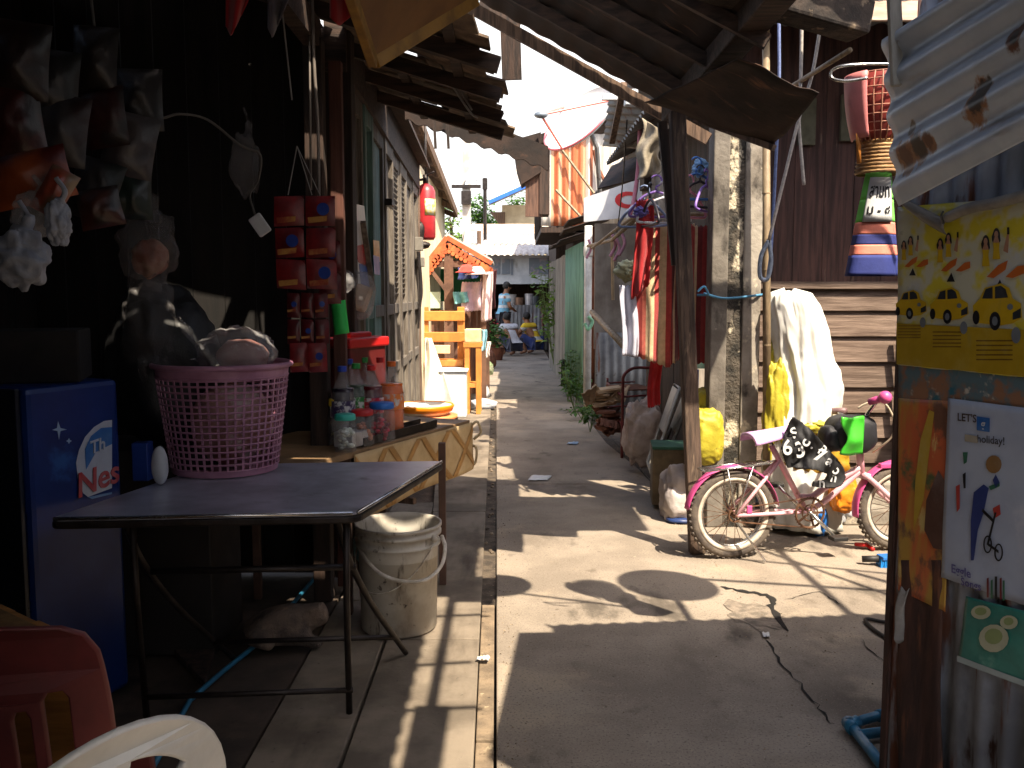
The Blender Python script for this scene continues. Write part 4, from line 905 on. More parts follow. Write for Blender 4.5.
def gv(i, j):
    if (i, j) not in grid: grid[(i, j)] = len(mb.v); x, y = 385+i*3, 135+j*3; mb.v.append(B(*Q(x, y), sag(x, y)))
    return grid[(i, j)]
for i in range(86):
    for j in range(96):
        if inside(386.5+i*3, 136.5+j*3): mb.f.append([gv(i, j), gv(i+1, j), gv(i+1, j+1), gv(i, j+1)])
co = part(mb, 'cloth', blackc, bag, smooth=True); sm_ = co.modifiers.new('thick', 'SOLIDIFY'); sm_.thickness = .012; sm_.offset = 0
lets = [('6', 412, 262, 60, -8), ('3', 462, 270, 64, -12), ('7', 530, 295, 66, 30), ('P', 545, 270, 40, 30), ('a', 575, 312, 44, 35), ('o', 600, 345, 42, 50), ('n', 590, 375, 40, 10), ('n', 545, 397, 40, 0), ('c', 480, 240, 46, -60), ('.', 510, 248, 40, 20), ('S', 440, 205, 44, -30)]
for s, x, y, h, rot in lets:
    o = B(*Q(x, y), sag(x, y)-.013); ang = R(-rot); xd = be*math.cos(ang) + V((0, 0, 1))*math.sin(ang); yd = -be*math.sin(ang) + V((0, 0, 1))*math.cos(ang)
    part(None, 'lettering', whi, bag, mesh=text_mesh(s, h/883*230/F*5.1*1.35, o, xd, yd, .001))
hbag = thing('handlebar_bag', 'black soft bag with bright green vinyl pocket slung on the bicycle handlebar', 'bag', B(*Q(660, 290)))
bagm = mat('black_nylon', lin((38, 38, 44)), .6, col2=lin((24, 24, 28)), scale=10, bump=.4, bscale=14)
mb = MB(); q = B(*Q(655, 205), -.02); rotm = Matrix((be, bn, V((0, 0, 1)))).transposed()
mb.blob(q, (.132, .10, .105), 5, .10, sq=.6, mat=rotm); mb.blob(B(*Q(580, 225), -.02), (.06, .08, .075), 8, .12, sq=.7, mat=rotm); part(mb, 'body', bagm, hbag, smooth=True)
gp = [(620, 148), (655, 138), (700, 140), (708, 160), (704, 230), (694, 280), (655, 288), (636, 272), (632, 240), (640, 212), (622, 200)]
mb = MB()
def gpf(u, v):
    x0 = 622 + 14*math.sin(v*PI)**2 - 8*math.sin(v*2.5*PI); x1 = 706 - 8*v
    x = x0+(x1-x0)*u; y = 142+144*v + 3*math.sin(u*5)
    return B(*Q(x, y), -.155 + .030*abs(math.sin(v*PI*1.4+.4))*(.4+u*.6) - .02*math.sin(PI*u)*math.sin(PI*v))
mb.sheet(gpf, 12, 14, .012); part(mb, 'green_pocket', plastic('lime', (72, 186, 56), .3), hbag, smooth=True)

# ------------------------------------------------------------------ behind and below the bicycle
def foldsheet(fn, name, m, label, cat, nu=40, nv=40, th=.006, group=None, base=None):
    mb = MB(); mb.sheet(fn, nu, nv, th); return solo(mb, name, m, label, cat, base, group, smooth=True)
# white raincoat-like sheet draped over a heap
wc = P(800, 430, 5.62); prof = [(290, 5, -10), (294, 21, -8), (305, 25, -6), (318, 27, -3), (330, 28, -1), (345, 28, 0), (358, 29, 2), (370, 33, 4), (385, 37, 6), (405, 38, 6), (425, 38, 5), (450, 40, 4), (490, 40, 3), (525, 42, 3)]
def wf(u, v):
    t = v*(len(prof)-1); i = min(int(t), len(prof)-2); f = t-i
    y, hw, off = [prof[i][k]*(1-f)+prof[i+1][k]*f for k in range(3)]
    a = 2*PI*u; p = P(799+off, y, 5.62); s = 5.62/F; r = hw*s
    ca, sa = math.cos(a), math.sin(a); fo = 1.06 + .16*mnoise.noise(V((ca*1.3, sa*1.3, y*.012))) - .30*abs(mnoise.noise(V((ca*2.2+4, sa*2.2, y*.011)))) - .14*abs(mnoise.noise(V((ca*4.5+9, sa*4.5, y*.03+ca)))) - .05*abs(mnoise.noise(V((ca*9, sa*9, y*.07))))
    return p + V((r*fo*math.cos(a), r*.75*fo*math.sin(a), .03*mnoise.noise(V((a, y*.03, 3)))))
whs = mat('white_sheet', lin((236, 236, 232)), .4, col2=lin((222, 220, 212)), scale=4, bump=.25, bscale=16, bdist=.01, layers=((lin((206, 198, 120)), 3.0, .66, .76, X1),), translucent=.25)
foldsheet(wf, 'white_plastic_sheet', whs, 'white plastic sheet draped hood like over a heap behind the bicycle', 'plastic sheet', 120, 80, .003)
yel_s = mat('yellow_sack', lin((176, 164, 50)), .55, col2=lin((164, 148, 38)), scale=6, bump=.5, bscale=10, bdist=.02, layers=((lin((34, 30, 22)), 7, .63, .66, X1),))
def sack(px, py, Y, rad, seed, label, m=yel_s, cat='sack', grp='yellow sacks behind the column', name='yellow_sack', amp=.22, sq=.75):
    mb = MB(); mb.blob(P(px, py, Y), rad, seed, amp, 2.2, 64, 44, sq=sq); crumple(mb, 0, P(px, py, Y), .75); return solo(mb, name, m, label, cat, group=grp, smooth=True)
sack(706, 436, 5.72, (.10, .12, .18), 21, 'yellow printed sack showing left of the concrete column, lower of two', amp=.10, sq=.6)
sack(708, 402, 5.85, (.09, .10, .10), 22, 'yellow sack top showing left of the column above the printed one', amp=.12, sq=.65)
sack(775, 408, 5.56, (.07, .07, .27), 3, 'tall yellow sack leaning between the bamboo pole and white sheet', amp=.3)
sack(774, 362, 5.66, (.06, .07, .14), 4, 'small yellow sack tip above the tall one beside the bamboo pole')
sack(815, 452, 5.55, (.20, .12, .16), 6, 'mustard sack lying behind the lettered black cloth', mat('mustard_sack', lin((170, 132, 30)), .6, col2=lin((130, 98, 22)), scale=7, bump=.5, bscale=12))
sack(824, 427, 5.5, (.13, .09, .05), 9, 'flat yellow bag lying between white sheet and handlebar bag')
sack(842, 492, 5.45, (.08, .08, .12), 11, 'orange bag standing beneath the bicycle near its front wheel', mat('orange_bag', lin((236, 140, 30)), .5, bump=.4, scale=8), 'bag', None, 'orange_bag', .15)
sack(836, 500, 5.6, (.09, .09, .14), 12, 'pale crumpled bag standing behind the orange bag', bag_white, 'bag', None, 'pale_bag', .25)
sack(790, 520, 5.7, (.30, .1, .13), 14, 'dark grey bundle on the ground behind the pedals', mat('dark_bundle', lin((62, 56, 52)), .85, bump=.5, scale=8), 'bundle', None, 'dark_bundle', .25)
mb = MB(); q = G(826, 541); mb.blob(q + V((0, .12, .09)), (.05, .04, .10), 4, .15); solo(mb, 'blue_bottle', plastic('blue', (40, 110, 190)), 'small blue plastic container on the ground behind the pedals', 'container', smooth=True)
bl = thing('blue_brush', 'blue bristled scrubbing brush lying on the concrete near the front wheel', 'brush', G(888, 571))
mb = MB(); q = G(888, 566); mb.box(q + V((0, 0, .05)), (.10, .07, .02), .15); part(mb, 'brush_back', plastic('blue', (40, 110, 190)), bl, bev=.004)
mb = MB(); rnd = random.Random(5)
for i in range(11):
    for j in range(6):
        x = -.046+.0092*i; y = -.03+.012*j; mb.beam(q + V((x, y, .045)), q + V((x*1.12+rnd.uniform(-.003, .003), y*1.15, .0)), .006, .006)
part(mb, 'bristles', plastic('bright_blue', (30, 130, 210)), bl)
mb = MB(); mb.tube([q + V((-.05, 0, .04)), q + V((-.13, .03, .03))], .018, 8); part(mb, 'handle', mat('black_rubber', lin((34, 32, 32)), .6, bump=.05), bl, smooth=True)
mb = MB(); q = G(864, 550); mb.tube(curve([q + V((-.03, .05, .02)), q + V((0, .0, .03)), q + V((.03, .04, .02)), q + V((.04, -.03, .012))]), .012, 8); solo(mb, 'red_strap', plastic('red', (196, 34, 34)), 'short red strap on the ground left of the blue brush', 'strap', smooth=True)
mb = MB(); mb.box((2.15, 5.95, .12), (.9, .2, .24)); mb.box((2.35, 5.8, .05), (.5, .16, .1)); solo(mb, 'concrete_step', side, 'low concrete block lying at the foot of the clapboard wall', 'block', bev=.01)
# ------------------------------------------------------------------ clothes line and mats right of the path
red_ = lin((158, 52, 48)); crm = lin((206, 180, 142)); drk = lin((84, 30, 30)); pnk = lin((214, 110, 92))
matm = mat('striped_mat_cloth', lin((190, 90, 80)), .95, bump=.6, bscale=120, bdist=.006, sheen=.2, scale=30,
           stripes=(0, .27, [(.12, red_), (.3, crm), (.42, red_), (.5, drk), (.58, crm), (.72, red_), (.8, pnk), (1, crm)]))
def hangmat(x0, x1, y0, y1l, y1r, Y, label, seed, m=matm, cat='mat', name='striped_mat', grp='striped mats on the line', fold=.03):
    a, b = P(x0, y0, Y), P(x1, y0, Y); zl, zr = P(x0, y1l, Y).z, P(x1, y1r, Y).z
    def fn(u, v):
        p = a.lerp(b, u); zb = zl+(zr-zl)*u
        return V((p.x + .012*math.sin(v*4+seed), Y + fold*math.sin(u*9+seed)*(.4+.6*v) + .012*mnoise.noise(V((u*3, v*4, seed))), p.z + (zb-p.z)*v + .006*math.sin(u*40)))
    return foldsheet(fn, name, m, label, cat, 30, 24, .008, grp)
matm2 = mat('red_mat_cloth', lin((170, 70, 62)), .95, bump=.6, bscale=120, bdist=.006, sheen=.2, scale=30, stripes=(0, .21, [(.34, lin((146, 44, 44))), (.42, lin((200, 170, 136))), (.5, lin((146, 44, 44))), (.58, lin((70, 26, 28))), (.78, lin((160, 54, 50))), (.86, lin((206, 180, 146))), (1, lin((110, 32, 34)))]))
hangmat(636, 674, 222, 355, 368, 6.05, 'red and cream striped mat hanging left of the leaning post', 1)
hangmat(668, 694, 224, 366, 352, 6.1, 'red striped mat hanging directly behind the leaning post', 3, matm2)
hangmat(689, 716, 226, 366, 360, 6.0, 'narrow red striped mat hanging between leaning post and concrete column', 5, matm2)
hangmat(635, 652, 200, 300, 285, 5.95, 'red cloth strip knotted at the left end of the clothes line', 7, cloth('red', (176, 34, 40)), 'cloth', 'red_cloth', None)
hangmat(650, 662, 350, 408, 404, 6.3, 'bright red cloth hanging low beneath the striped mats', 8, cloth('bright_red', (196, 30, 34)), 'cloth', 'red_cloth', None, .015)
hangmat(690, 716, 352, 384, 384, 6.35, 'dark green cloth hanging below the narrow striped mat', 9, cloth('dark_green', (24, 48, 40)), 'cloth', 'green_cloth', None, .02)
cl = P(655, 206, 6.08); mb = MB(); mb.tube(curve([P(592, 248, 8.5), P(632, 218, 6.4), P(650, 214, 6.08), P(716, 214, 6.08), P(745, 210, 6.0)]), .012, 8)
solo(mb, 'clothes_pole', bamboo, 'bamboo clothes pole running behind the leaning post and carrying the mats', 'pole', smooth=True)
hang_m = [('blue', (70, 120, 190)), ('purple', (126, 96, 170)), ('black', (40, 36, 44)), ('white', (206, 206, 212)), ('pink', (210, 140, 160)), ('grey blue', (120, 136, 170))]
for i, (px, py, k) in enumerate(((644, 206, 5), (656, 196, 1), (664, 202, 3), (696, 178, 0), (700, 186, 2), (690, 196, 4), (706, 190, 1), (684, 190, 3), (676, 200, 5), (650, 204, 2))):
    cn, rgb = hang_m[k]; h = thing('clothes_hanger', '%s plastic clothes hanger on the pole %s' % (cn, {644: 'at its left end', 656: 'just left of the leaning post', 664: 'touching the leaning post left side', 696: 'highest right of the leaning post', 700: 'right of the leaning post', 690: 'close right of the leaning post', 706: 'beside the concrete column', 684: 'behind the leaning post', 676: 'partly hidden by the leaning post', 650: 'second from its left end'}[px]), 'hanger', P(px, py, 6.0), 'plastic clothes hangers')
    c = P(px, py, 5.98-.02*i); wdt, hgt = .17, .11; yw = V((math.cos(.25*i-.5), math.sin(.25*i-.5), 0))
    m = plastic(cn.replace(' ', '_')+'_hanger', rgb)
    mb = MB(); mb.tube(curve([c + V((0, 0, .03)), c + yw*.09 + V((0, 0, -.01)), c + yw*wdt - V((0, 0, hgt)), c + yw*.1 - V((0, 0, hgt+.02)), c - yw*.1 - V((0, 0, hgt+.02)), c - yw*wdt - V((0, 0, hgt)), c - yw*.09 + V((0, 0, -.01)), c + V((0, 0, .03))], 6), .009, 6); part(mb, 'frame', m, h, smooth=True)
    mb = MB(); mb.tube([c + V((0, 0, .03)), c + V((0, 0, .06))] + arc(c + V((0, 0, .095)), .035, -90, 150, 8, yw), .006, 6); part(mb, 'hook', m, h, smooth=True)
# bundle of scarves / belts in front of hangers
def bundle(x, y, Y, rad, seed, m, label, cat, name): mb = MB(); mb.blob(P(x, y, Y), rad, seed, .35, 2.4, 48, 34); crumple(mb, 0, P(x, y, Y), 2.2, 1.6); solo(mb, name, m, label, cat, smooth=True)
bundle(700, 168, 6.0, (.05, .05, .05), 3, cloth('pale_blue', (130, 170, 210)), 'small pale blue cloth bundle hung beside the top hangers', 'cloth', 'cloth_bundle')
bundle(641, 212, 5.95, (.045, .04, .035), 4, cloth('violet', (106, 96, 170)), 'violet and white cloth bundle at the clothes pole left end', 'cloth', 'cloth_bundle')
def pile(x, y, Y, rad, seed, m, label, cat, name):
    rnd = random.Random(seed); c = P(x, y, Y); mb = MB()
    for k in range(7): mb.box(c + V((rnd.uniform(-.3, .3)*rad[0], rnd.uniform(-.3, .3)*rad[1], rad[2]*(-.9+1.8*k/6))), (rad[0]*rnd.uniform(1.5, 2.1), rad[1]*rnd.uniform(1.4, 2), rad[2]*.22), Matrix.Rotation(rnd.uniform(-.15, .15), 3, 'Y') @ Matrix.Rotation(rnd.uniform(-.5, .5), 3, 'Z'))
    for k in range(5):
        q = c + V((rnd.uniform(-1, 1)*rad[0], rnd.uniform(-1, 1)*rad[1], rnd.uniform(-1, 1)*rad[2])); e = Matrix.Rotation(rnd.uniform(-.5, .5), 3, 'X') @ Matrix.Rotation(rnd.uniform(-.6, .6), 3, 'Y') @ Matrix.Rotation(rnd.uniform(0, 3), 3, 'Z'); wd_ = rnd.uniform(.1, .24)
        mb.sheet(lambda u, v: q + e @ V(((u-.5)*wd_, (v-.5)*wd_*.7, .04*math.sin(u*5+k) + .03*mnoise.noise(V((u*4+k, v*4, seed))))), 8, 8, .006)
    solo(mb, name, m, label, cat, smooth=False)
# shirt
shirt = mat('cloth_white_navy', lin((200, 200, 214)), .9, scale=8, bump=.4, bscale=160, bdist=.003, col2=lin((180, 184, 204)), translucent=.15)
hangmat(621, 638, 286, 355, 357, 6.02, 'white shirt front hanging at the left edge of the clothes line', 11, shirt, 'shirt', 'white_shirt', None, .03)
hangmat(633, 648, 284, 357, 352, 6.52, 'dark navy shirt hanging between white shirt and striped mat', 12, cloth('navy', (54, 54, 76)), 'shirt', 'navy_shirt', None, .03)
bundle(629, 270, 6.6, (.10, .06, .07), 6, cloth('sage', (176, 180, 150)), 'pale sage cloth bundle tied above the white shirt', 'cloth', 'cloth_bundle')
bundle(640, 280, 6.55, (.05, .05, .05), 7, cloth('yellow_red', (226, 160, 40)), 'small yellow cloth knot above the navy shirt', 'cloth', 'cloth_bundle')
# tarpaulin scrap at eave
def tarp(u, v):
    return P(642+22*u-6*v, 118+14*u+62*v-20*u*v, 6.4 + .05*math.sin(u*8+v*3)) + V((.02*math.sin(v*9), 0, 0))
foldsheet(tarp, 'torn_tarpaulin', mat('dirty_tarp', lin((150, 140, 122)), .8, col2=lin((104, 94, 80)), scale=7, bump=.4), 'torn dirty tarpaulin hanging under the small eaves left of the post', 'tarpaulin', 14, 18)
foldsheet(lambda u, v: P(652+14*u, 160+3*u+60*v, 6.6 + .03*math.sin(u*9)), 'grey_cloth', cloth('grey_pale', (176, 168, 160)), 'pale grey cloth hanging behind the torn tarpaulin', 'cloth', 14, 12)
# red steel rack with junk
ck = thing('red_steel_rack', 'rusty dark red steel rack frame standing below the hanging shirts', 'rack', G(622, 455))
rm = mat('dark_red_paint', lin((120, 44, 40)), .6, col2=lin((84, 34, 30)), scale=9, bump=.2)
p1, p2 = G(622, 458), G(607, 436); mb = MB()
mb.tube(curve([p1, p1 + V((0, 0, .6)), p1 + V((.01, 0, .74)), p1 + V((.1, .05, .8)), p1 + V((.25, .1, .8))]), .014, 8); mb.tube([p2, p2 + V((0, 0, .6))], .012, 8); mb.tube([p2 + V((0, 0, .55)), p1 + V((0, 0, .55))], .01, 8); mb.tube([p2 + V((0, 0, .3)), p1 + V((0, 0, .3))], .01, 8)
for z in (.3, .55): mb.tube([p1 + V((0, 0, z)), p1 + V((.3, .15, z))], .01, 8); mb.tube([p2 + V((0, 0, z)), p2 + V((.3, .15, z))], .01, 8)
mb.tube([p1 + V((.3, .15, 0)), p1 + V((.3, .15, .8))], .012, 8)
part(mb, 'frame', rm, ck, smooth=True)
mb = MB(); mb.box((p1+p2)/2 + V((.16, .09, .56)), (.34, .5, .012), .2); part(mb, 'shelf', rust, ck)
pile(604, 396, 8.6, (.13, .13, .08), 9, mat('cardboard_pile', lin((190, 164, 132)), .9, bump=.5, scale=8, island=.2), 'crumpled cardboard and cloth pile on the rack end', 'pile', 'cardboard_pile')
pile(608, 420, 8.5, (.10, .12, .10), 10, mat('rusty_pile', lin((128, 84, 66)), .9, bump=.7, scale=12), 'rusty brown scrap heap under the cardboard pile', 'scrap', 'scrap_heap')
bundle(632, 345, 6.8, (.05, .05, .04), 12, plastic('teal_green', (44, 130, 104)), 'small teal green plastic pot below the white shirt', 'pot', 'green_pot')
# white sack, folding panels, box, plastic bag
sack_m = mat('woven_sack', lin((196, 180, 170)), .75, col2=lin((160, 142, 132)), scale=6, bump=.5, bscale=14, bdist=.02)
sack(643, 432, 7.5, (.15, .14, .27), 21, 'dusty pinkish woven sack standing beside the red steel rack', sack_m, 'sack', None, 'woven_sack', .25)
for i, (a, b, t, mm, lab) in enumerate((((652, 468), (680, 388), 6.9, lin((196, 190, 176)), 'pale folded chair frame leaning nearest the path'), ((664, 464), (692, 392), 7.0, lin((150, 146, 136)), 'grey folded chair frame leaning behind the pale one'))):
    fr = thing('folded_chair', lab + ', under the mats', 'folding chair', G(a[0], 500), 'folded chairs leaning under the mats')
    bq = P(a[0], a[1], t); bq.z = max(.04, bq.z-.02); tq = P(b[0], b[1], t+.25); s_ = V((.02, .36, 0))
    m = mat('folded_frame_%d' % i, mm, .5, col2=mul(mm, .8), scale=9, bump=.1)
    mb = MB(); mb.tube([bq, tq, tq + s_*.9, bq + s_, bq - V((.0, 0, .03))], .014, 8); mb.tube([bq.lerp(tq, .45), bq.lerp(tq, .45) + s_], .012, 8); part(mb, 'frame', m, fr, smooth=True)
    mb = MB(); n = (tq-bq).cross(s_).normalized(); mb.prism([bq.lerp(tq, .45) + s_*.05, bq.lerp(tq, .97) + s_*.05, bq.lerp(tq, .97) + s_*.9, bq.lerp(tq, .45) + s_*.9], n*.015); part(mb, 'panel', m, fr)
    mb = MB(); e = P(660+i*6, 520, t-.3); e.z = .02; mb.tube(curve([bq.lerp(tq, .4), bq.lerp(tq, .1) + V((-.04, -.08, 0)), e]), .014, 8); part(mb, 'leg', m, fr, smooth=True)
bx = thing('cardboard_crate', 'brown beer carton with green lid and white round emblem under the chairs', 'box', G(675, 495))
c = V((P(674, 462, 6.25).x, 6.3, .22)); mb = MB(); mb.box(c, (.29, .3, .38), -.1); part(mb, 'carton', mat('brown_carton', lin((122, 104, 78)), .85, col2=lin((92, 80, 60)), scale=8, bump=.15), bx, bev=.004)
mb = MB(); mb.box(c + V((0, 0, .20)), (.295, .305, .02), -.1); part(mb, 'lid', mat('green_lid', lin((60, 104, 84)), .8, bump=.1), bx, bev=.003)
rm_ = Matrix.Rotation(-.1, 3, 'Z'); fx, fy = rm_ @ V((1, 0, 0)), rm_ @ V((0, -1, 0))
def badge(pts, e, m, nm):
    mb = MB(); mb.flat([c + fx*x + V((0, 0, z)) + fy*(.15+e) for x, z in pts]); part(mb, nm, m, bx)
badge([(.06*math.cos(a), -.04+.055*math.sin(a)) for a in [2*PI*k/20 for k in range(20)]], .002, pm('emblem_navy', (40, 50, 70)), 'emblem'); badge([(-.04, -.06), (-.03, -.02), (-.015, -.035), (0, -.01), (.015, -.035), (.03, -.02), (.04, -.06)], .004, whi, 'emblem')
badge([(-.055, -.085), (.055, -.085), (.055, -.10), (-.055, -.10)], .004, redi, 'emblem')
# white plastic bag on ground
mb = MB(); q = G(680, 522); mb.blob(q + V((.04, .08, .16)), (.16, .14, .19), 31, .22, 1.8, 60, 44, sq=.8); crumple(mb, 0, q + V((.04, .08, .16)), .8); mb.tube(curve([q + V((.06, .06, .30)), q + V((.09, .05, .38)), q + V((.10, .05, .46))]), [.03]*4+[.02]*4+[.008]*9, 8)
solo(mb, 'white_carrier_bag', mat('white_bag_ground', lin((196, 186, 182)), .45, col2=lin((166, 156, 154)), scale=6, bump=.6, bscale=12, bdist=.02, translucent=.15), 'full white plastic bag sitting on the ground left of the leaning post', 'bag', smooth=True)
mb = MB(); mb.blob(G(684, 526) + V((.0, .1, .02)), (.10, .08, .025), 3, .1); solo(mb, 'blue_plastic_scrap', plastic('navy_blue', (40, 60, 110)), 'dark blue plastic scrap under the white plastic bag', 'scrap', smooth=True)
mb = MB(); mb.box((P(703, 430, 6.2).x, 6.25, .5), (.10, .03, .9)); solo(mb, 'grey_plank', mat('grey_board', lin((170, 160, 150)), .8, bump=.2, scale=6, stretch=(4, 4, .6)), 'pale narrow plank standing behind the leaning post', 'plank')
mb = MB(); mb.box((P(697, 430, 6.1).x, 6.15, .48), (.025, .025, .95)); solo(mb, 'blue_stake', plastic('stake_blue', (46, 62, 130)), 'thin dark blue stake standing beside the pale plank', 'stake')

# ------------------------------------------------------------------ further right: fences, sheds, sign
gf_ = thing('green_corrugated_fence', 'green painted corrugated fence with grey weathered planks along the path', 'fence', (.88, 13.5, 0))
green = mat('green_sheet', lin((116, 160, 134)), .65, .1, col2=lin((92, 134, 112)), scale=3, stretch=(2, 2, .5), bump=.15, layers=((lin((140, 140, 124)), 4, .6, .74, (2, 2, .4)),))
a, b = G(582, 404), G(565, 386); a.z = b.z = 0
mb = MB(); corr(mb, a, b-a, V((0, 0, 2.15)), .12, .012); part(mb, 'green_sheet', green, gf_, smooth=True)
b2 = G(549, 366); b2.z = 0
mb = MB(); planks(mb, b, b2-b, V((0, 0, 2.1)), 14, seed=12); part(mb, 'plank_panel', mat('grey_planks', lin((140, 132, 120)), .85, col2=lin((100, 92, 82)), scale=5, stretch=(5, 5, .5), bump=.4, island=.2), gf_)
mb = MB(); mb.box(b + V((-.03, 0, .2)), (.07, .08, .44)); part(mb, 'plinth', mat('dark_board', lin((50, 46, 44)), .9, scale=6, bump=.3), gf_)
mb = MB(); rnd = random.Random(8)
for k in range(5):
    y0 = 11.4 + k*1.1; corr(mb, (.70 - rnd.random()*.05, y0, 2.26+rnd.uniform(-.06, .1)), (0, 1.15, 0), (.7, 0, .22), .14, .014)
part(mb, 'scrap_roof', rust_dk, gf_, smooth=True)
rp_ = thing('rusty_sheet', 'upright rust brown corrugated sheet beside the white plastic pipe', 'metal sheet', G(590, 416))
a, b = G(584, 408), G(600, 418); b.y = a.y - .1
mb = MB(); corr(mb, a, V((b.x-a.x, -.12, 0)), V((0, 0, 2.3)), .1, .01); part(mb, 'sheet', rust, rp_, smooth=True)
mb = MB(); q = G(587, 418); mb.tube([q, q + V((0, 0, 2.25))], .045, 12); mb.lathe([(.05, 1.9), (.056, 1.92), (.056, 2.0), (.05, 2.02)], q, 12)
solo(mb, 'white_drain_pipe', mat('white_pvc', lin((206, 206, 202)), .45, col2=lin((170, 166, 160)), scale=5, bump=.05), 'upright white plastic drain pipe in front of the rusty sheet', 'pipe', smooth=True)
mb = MB(); mb.tube(curve([q + V((.0, -.06, 1.2)), q + V((.05, -.05, 1.14)), q + V((0, -.07, 1.05)), q + V((-.04, -.05, 1.12))]), .02, 6); solo(mb, 'green_ribbon', cloth('mint', (150, 210, 170)), 'mint green rag tied round the white drain pipe', 'rag', smooth=True)
mb = MB(); mb.tube([P(592, 312, 10.2), P(630, 352, 7.2)], .03, 8); solo(mb, 'slanting_bamboo', bamboo, 'bamboo pole slanting down from the white drain pipe to the shirts', 'pole', smooth=True)
lp = thing('ribboned_pole', 'pale bamboo pole with pink ribbon knots reaching from drain pipe to clothes line', 'pole', P(590, 246, 10.3))
mb = MB(); mb.tube([P(588, 246, 10.4), P(612, 240, 9), P(640, 215, 6.4)], .018, 8); part(mb, 'pole', bamboo, lp, smooth=True)
mb = MB(); 
for px, py, Y in ((588, 244, 10.35), (612, 240, 9), (616, 244, 8.9), (621, 238, 8.5)):
    q = P(px, py, Y); mb.tube(curve([q + V((0, -.03, .05)), q + V((.03, -.03, -.05)), q + V((-.02, -.03, -.16))]), .016, 6)
part(mb, 'ribbon', cloth('ribbon_pink', (210, 150, 170)), lp, smooth=True)
gw = thing('grey_shed', 'grey boarded shed front with corrugated lower part behind the drain pipe', 'shed', (1.35, 10.9, 0))
mb = MB(); corr(mb, (1.27, 9.75, 3.0), (0, 6.2, 0), (1.6, 0, .3), .14, .016); part(mb, 'roof', galv_old, gw, smooth=True)  # long roof added over the shed to shade the path
mb = MB(); mb.box((1.62, 11.2, 1.55), (1.25, .08, 1.5)); part(mb, 'wall', mat('grey_boarding', lin((124, 118, 112)), .9, col2=lin((96, 88, 82)), scale=4, stretch=(1, 1, .6), bump=.3), gw)
mb = MB(); corr(mb, (1.0, 11.1, 0), (1.25, 0, 0), (0, 0, 1.0), .1, .012); part(mb, 'corrugated_base', galv_old, gw, smooth=True)
mb = MB(); mb.tube([P(613, 300, 11), P(612, 235, 11)], .018, 6); part(mb, 'batten', bamboo, gw)
sg = thing('white_sign', 'white sign board with a red curved mark above the grey shed', 'sign', P(612, 220, 10.8))
a, b, c_, d = P(584, 198, 10.9), P(642, 178, 10.6), P(642, 216, 10.6), P(584, 222, 10.9)
mb = MB(); mb.prism([a, b, c_, d], (0, .03, 0)); part(mb, 'board', mat('sign_white', lin((216, 218, 222)), .5, col2=lin((196, 198, 204)), scale=3, bump=.05), sg)
sn = (b-a).cross(d-a).normalized(); 
if sn.y > 0: sn = -sn
mb = MB(); o, i_ = [], []
for k in range(15):
    t = R(60 + 260*k/14); o.append((628 + 13*math.cos(t)*1.0, 200 - 8.5*math.sin(t))); i_.append((629 + 8*math.cos(t), 200 - 4.5*math.sin(t)))
for k in range(14): mb.flat([hit(x, y, a, sn) + sn*.006 for x, y in (o[k], o[k+1], i_[k+1], i_[k])])
part(mb, 'red_mark', plastic('sign_red', (206, 40, 44)), sg)
# small eaves and awnings
ev = thing('small_corrugated_eave', 'small grey corrugated eave on struts right of the satellite dish', 'awning', P(620, 140, 8.2))
a, b, c_, d = P(611, 82, 8.0), P(660, 86, 7.4), P(650, 150, 8.6), P(603, 146, 9.2)
mb = MB(); n = (b-a).cross(d-a).normalized()
mb.sheet(lambda u, v: a.lerp(b, u).lerp(d.lerp(c_, u), v) + n*(.012*math.sin(v*2*PI*9)), 6, 72, .004); part(mb, 'sheet', galv_old, ev, smooth=True)
mb = MB(); mb.beam(P(624, 84, 7.6), P(612, 142, 8.4), .05, .04); mb.beam(P(652, 110, 7.5), P(636, 125, 8.3), .03, .03); part(mb, 'strut', wood_post, ev)
mb = MB(); mb.box(P(631, 98, 7.4), (.10, .10, .12)); part(mb, 'junction_box', white_p, ev, bev=.008)
mb = MB(); mb.box(P(612, 97, 7.9), (.16, .06, .05)); part(mb, 'white_batten', white_p, ev)  # batten in white board paint
aw = thing('dark_awning', 'dark tin awning jutting out above the white sign', 'awning', P(620, 180, 9.8))
a, b, c_, d = P(612, 166, 10.3), P(656, 150, 9.4), P(652, 176, 9.0), P(598, 189, 9.6)
mb = MB(); mb.sheet(lambda u, v: a.lerp(b, u).lerp(d.lerp(c_, u), v), 4, 4, .015); part(mb, 'sheet', rust_dk, aw)
mb = MB(); mb.box(P(655, 178, 9.0), (.25, .3, .22)); part(mb, 'bracket_board', wood_d, aw)
mb = MB(); mb.tube(curve([P(640, 130, 7.6), P(638, 170, 7.6), P(634, 200, 7.4), P(630, 215, 7.2)]), .018, 6); solo(mb, 'hanging_rope', cloth('cord_pink', (196, 120, 132)), 'faded pink cord hanging below the small corrugated eave', 'cord', smooth=True)
mb = MB(); mb.tube(curve([P(627, 120, 8), P(622, 190, 9), P(616, 240, 9.5)]), .006, 6); solo(mb, 'black_wire', metal_dk, 'thin black wire sagging across the white sign', 'wire', smooth=True)

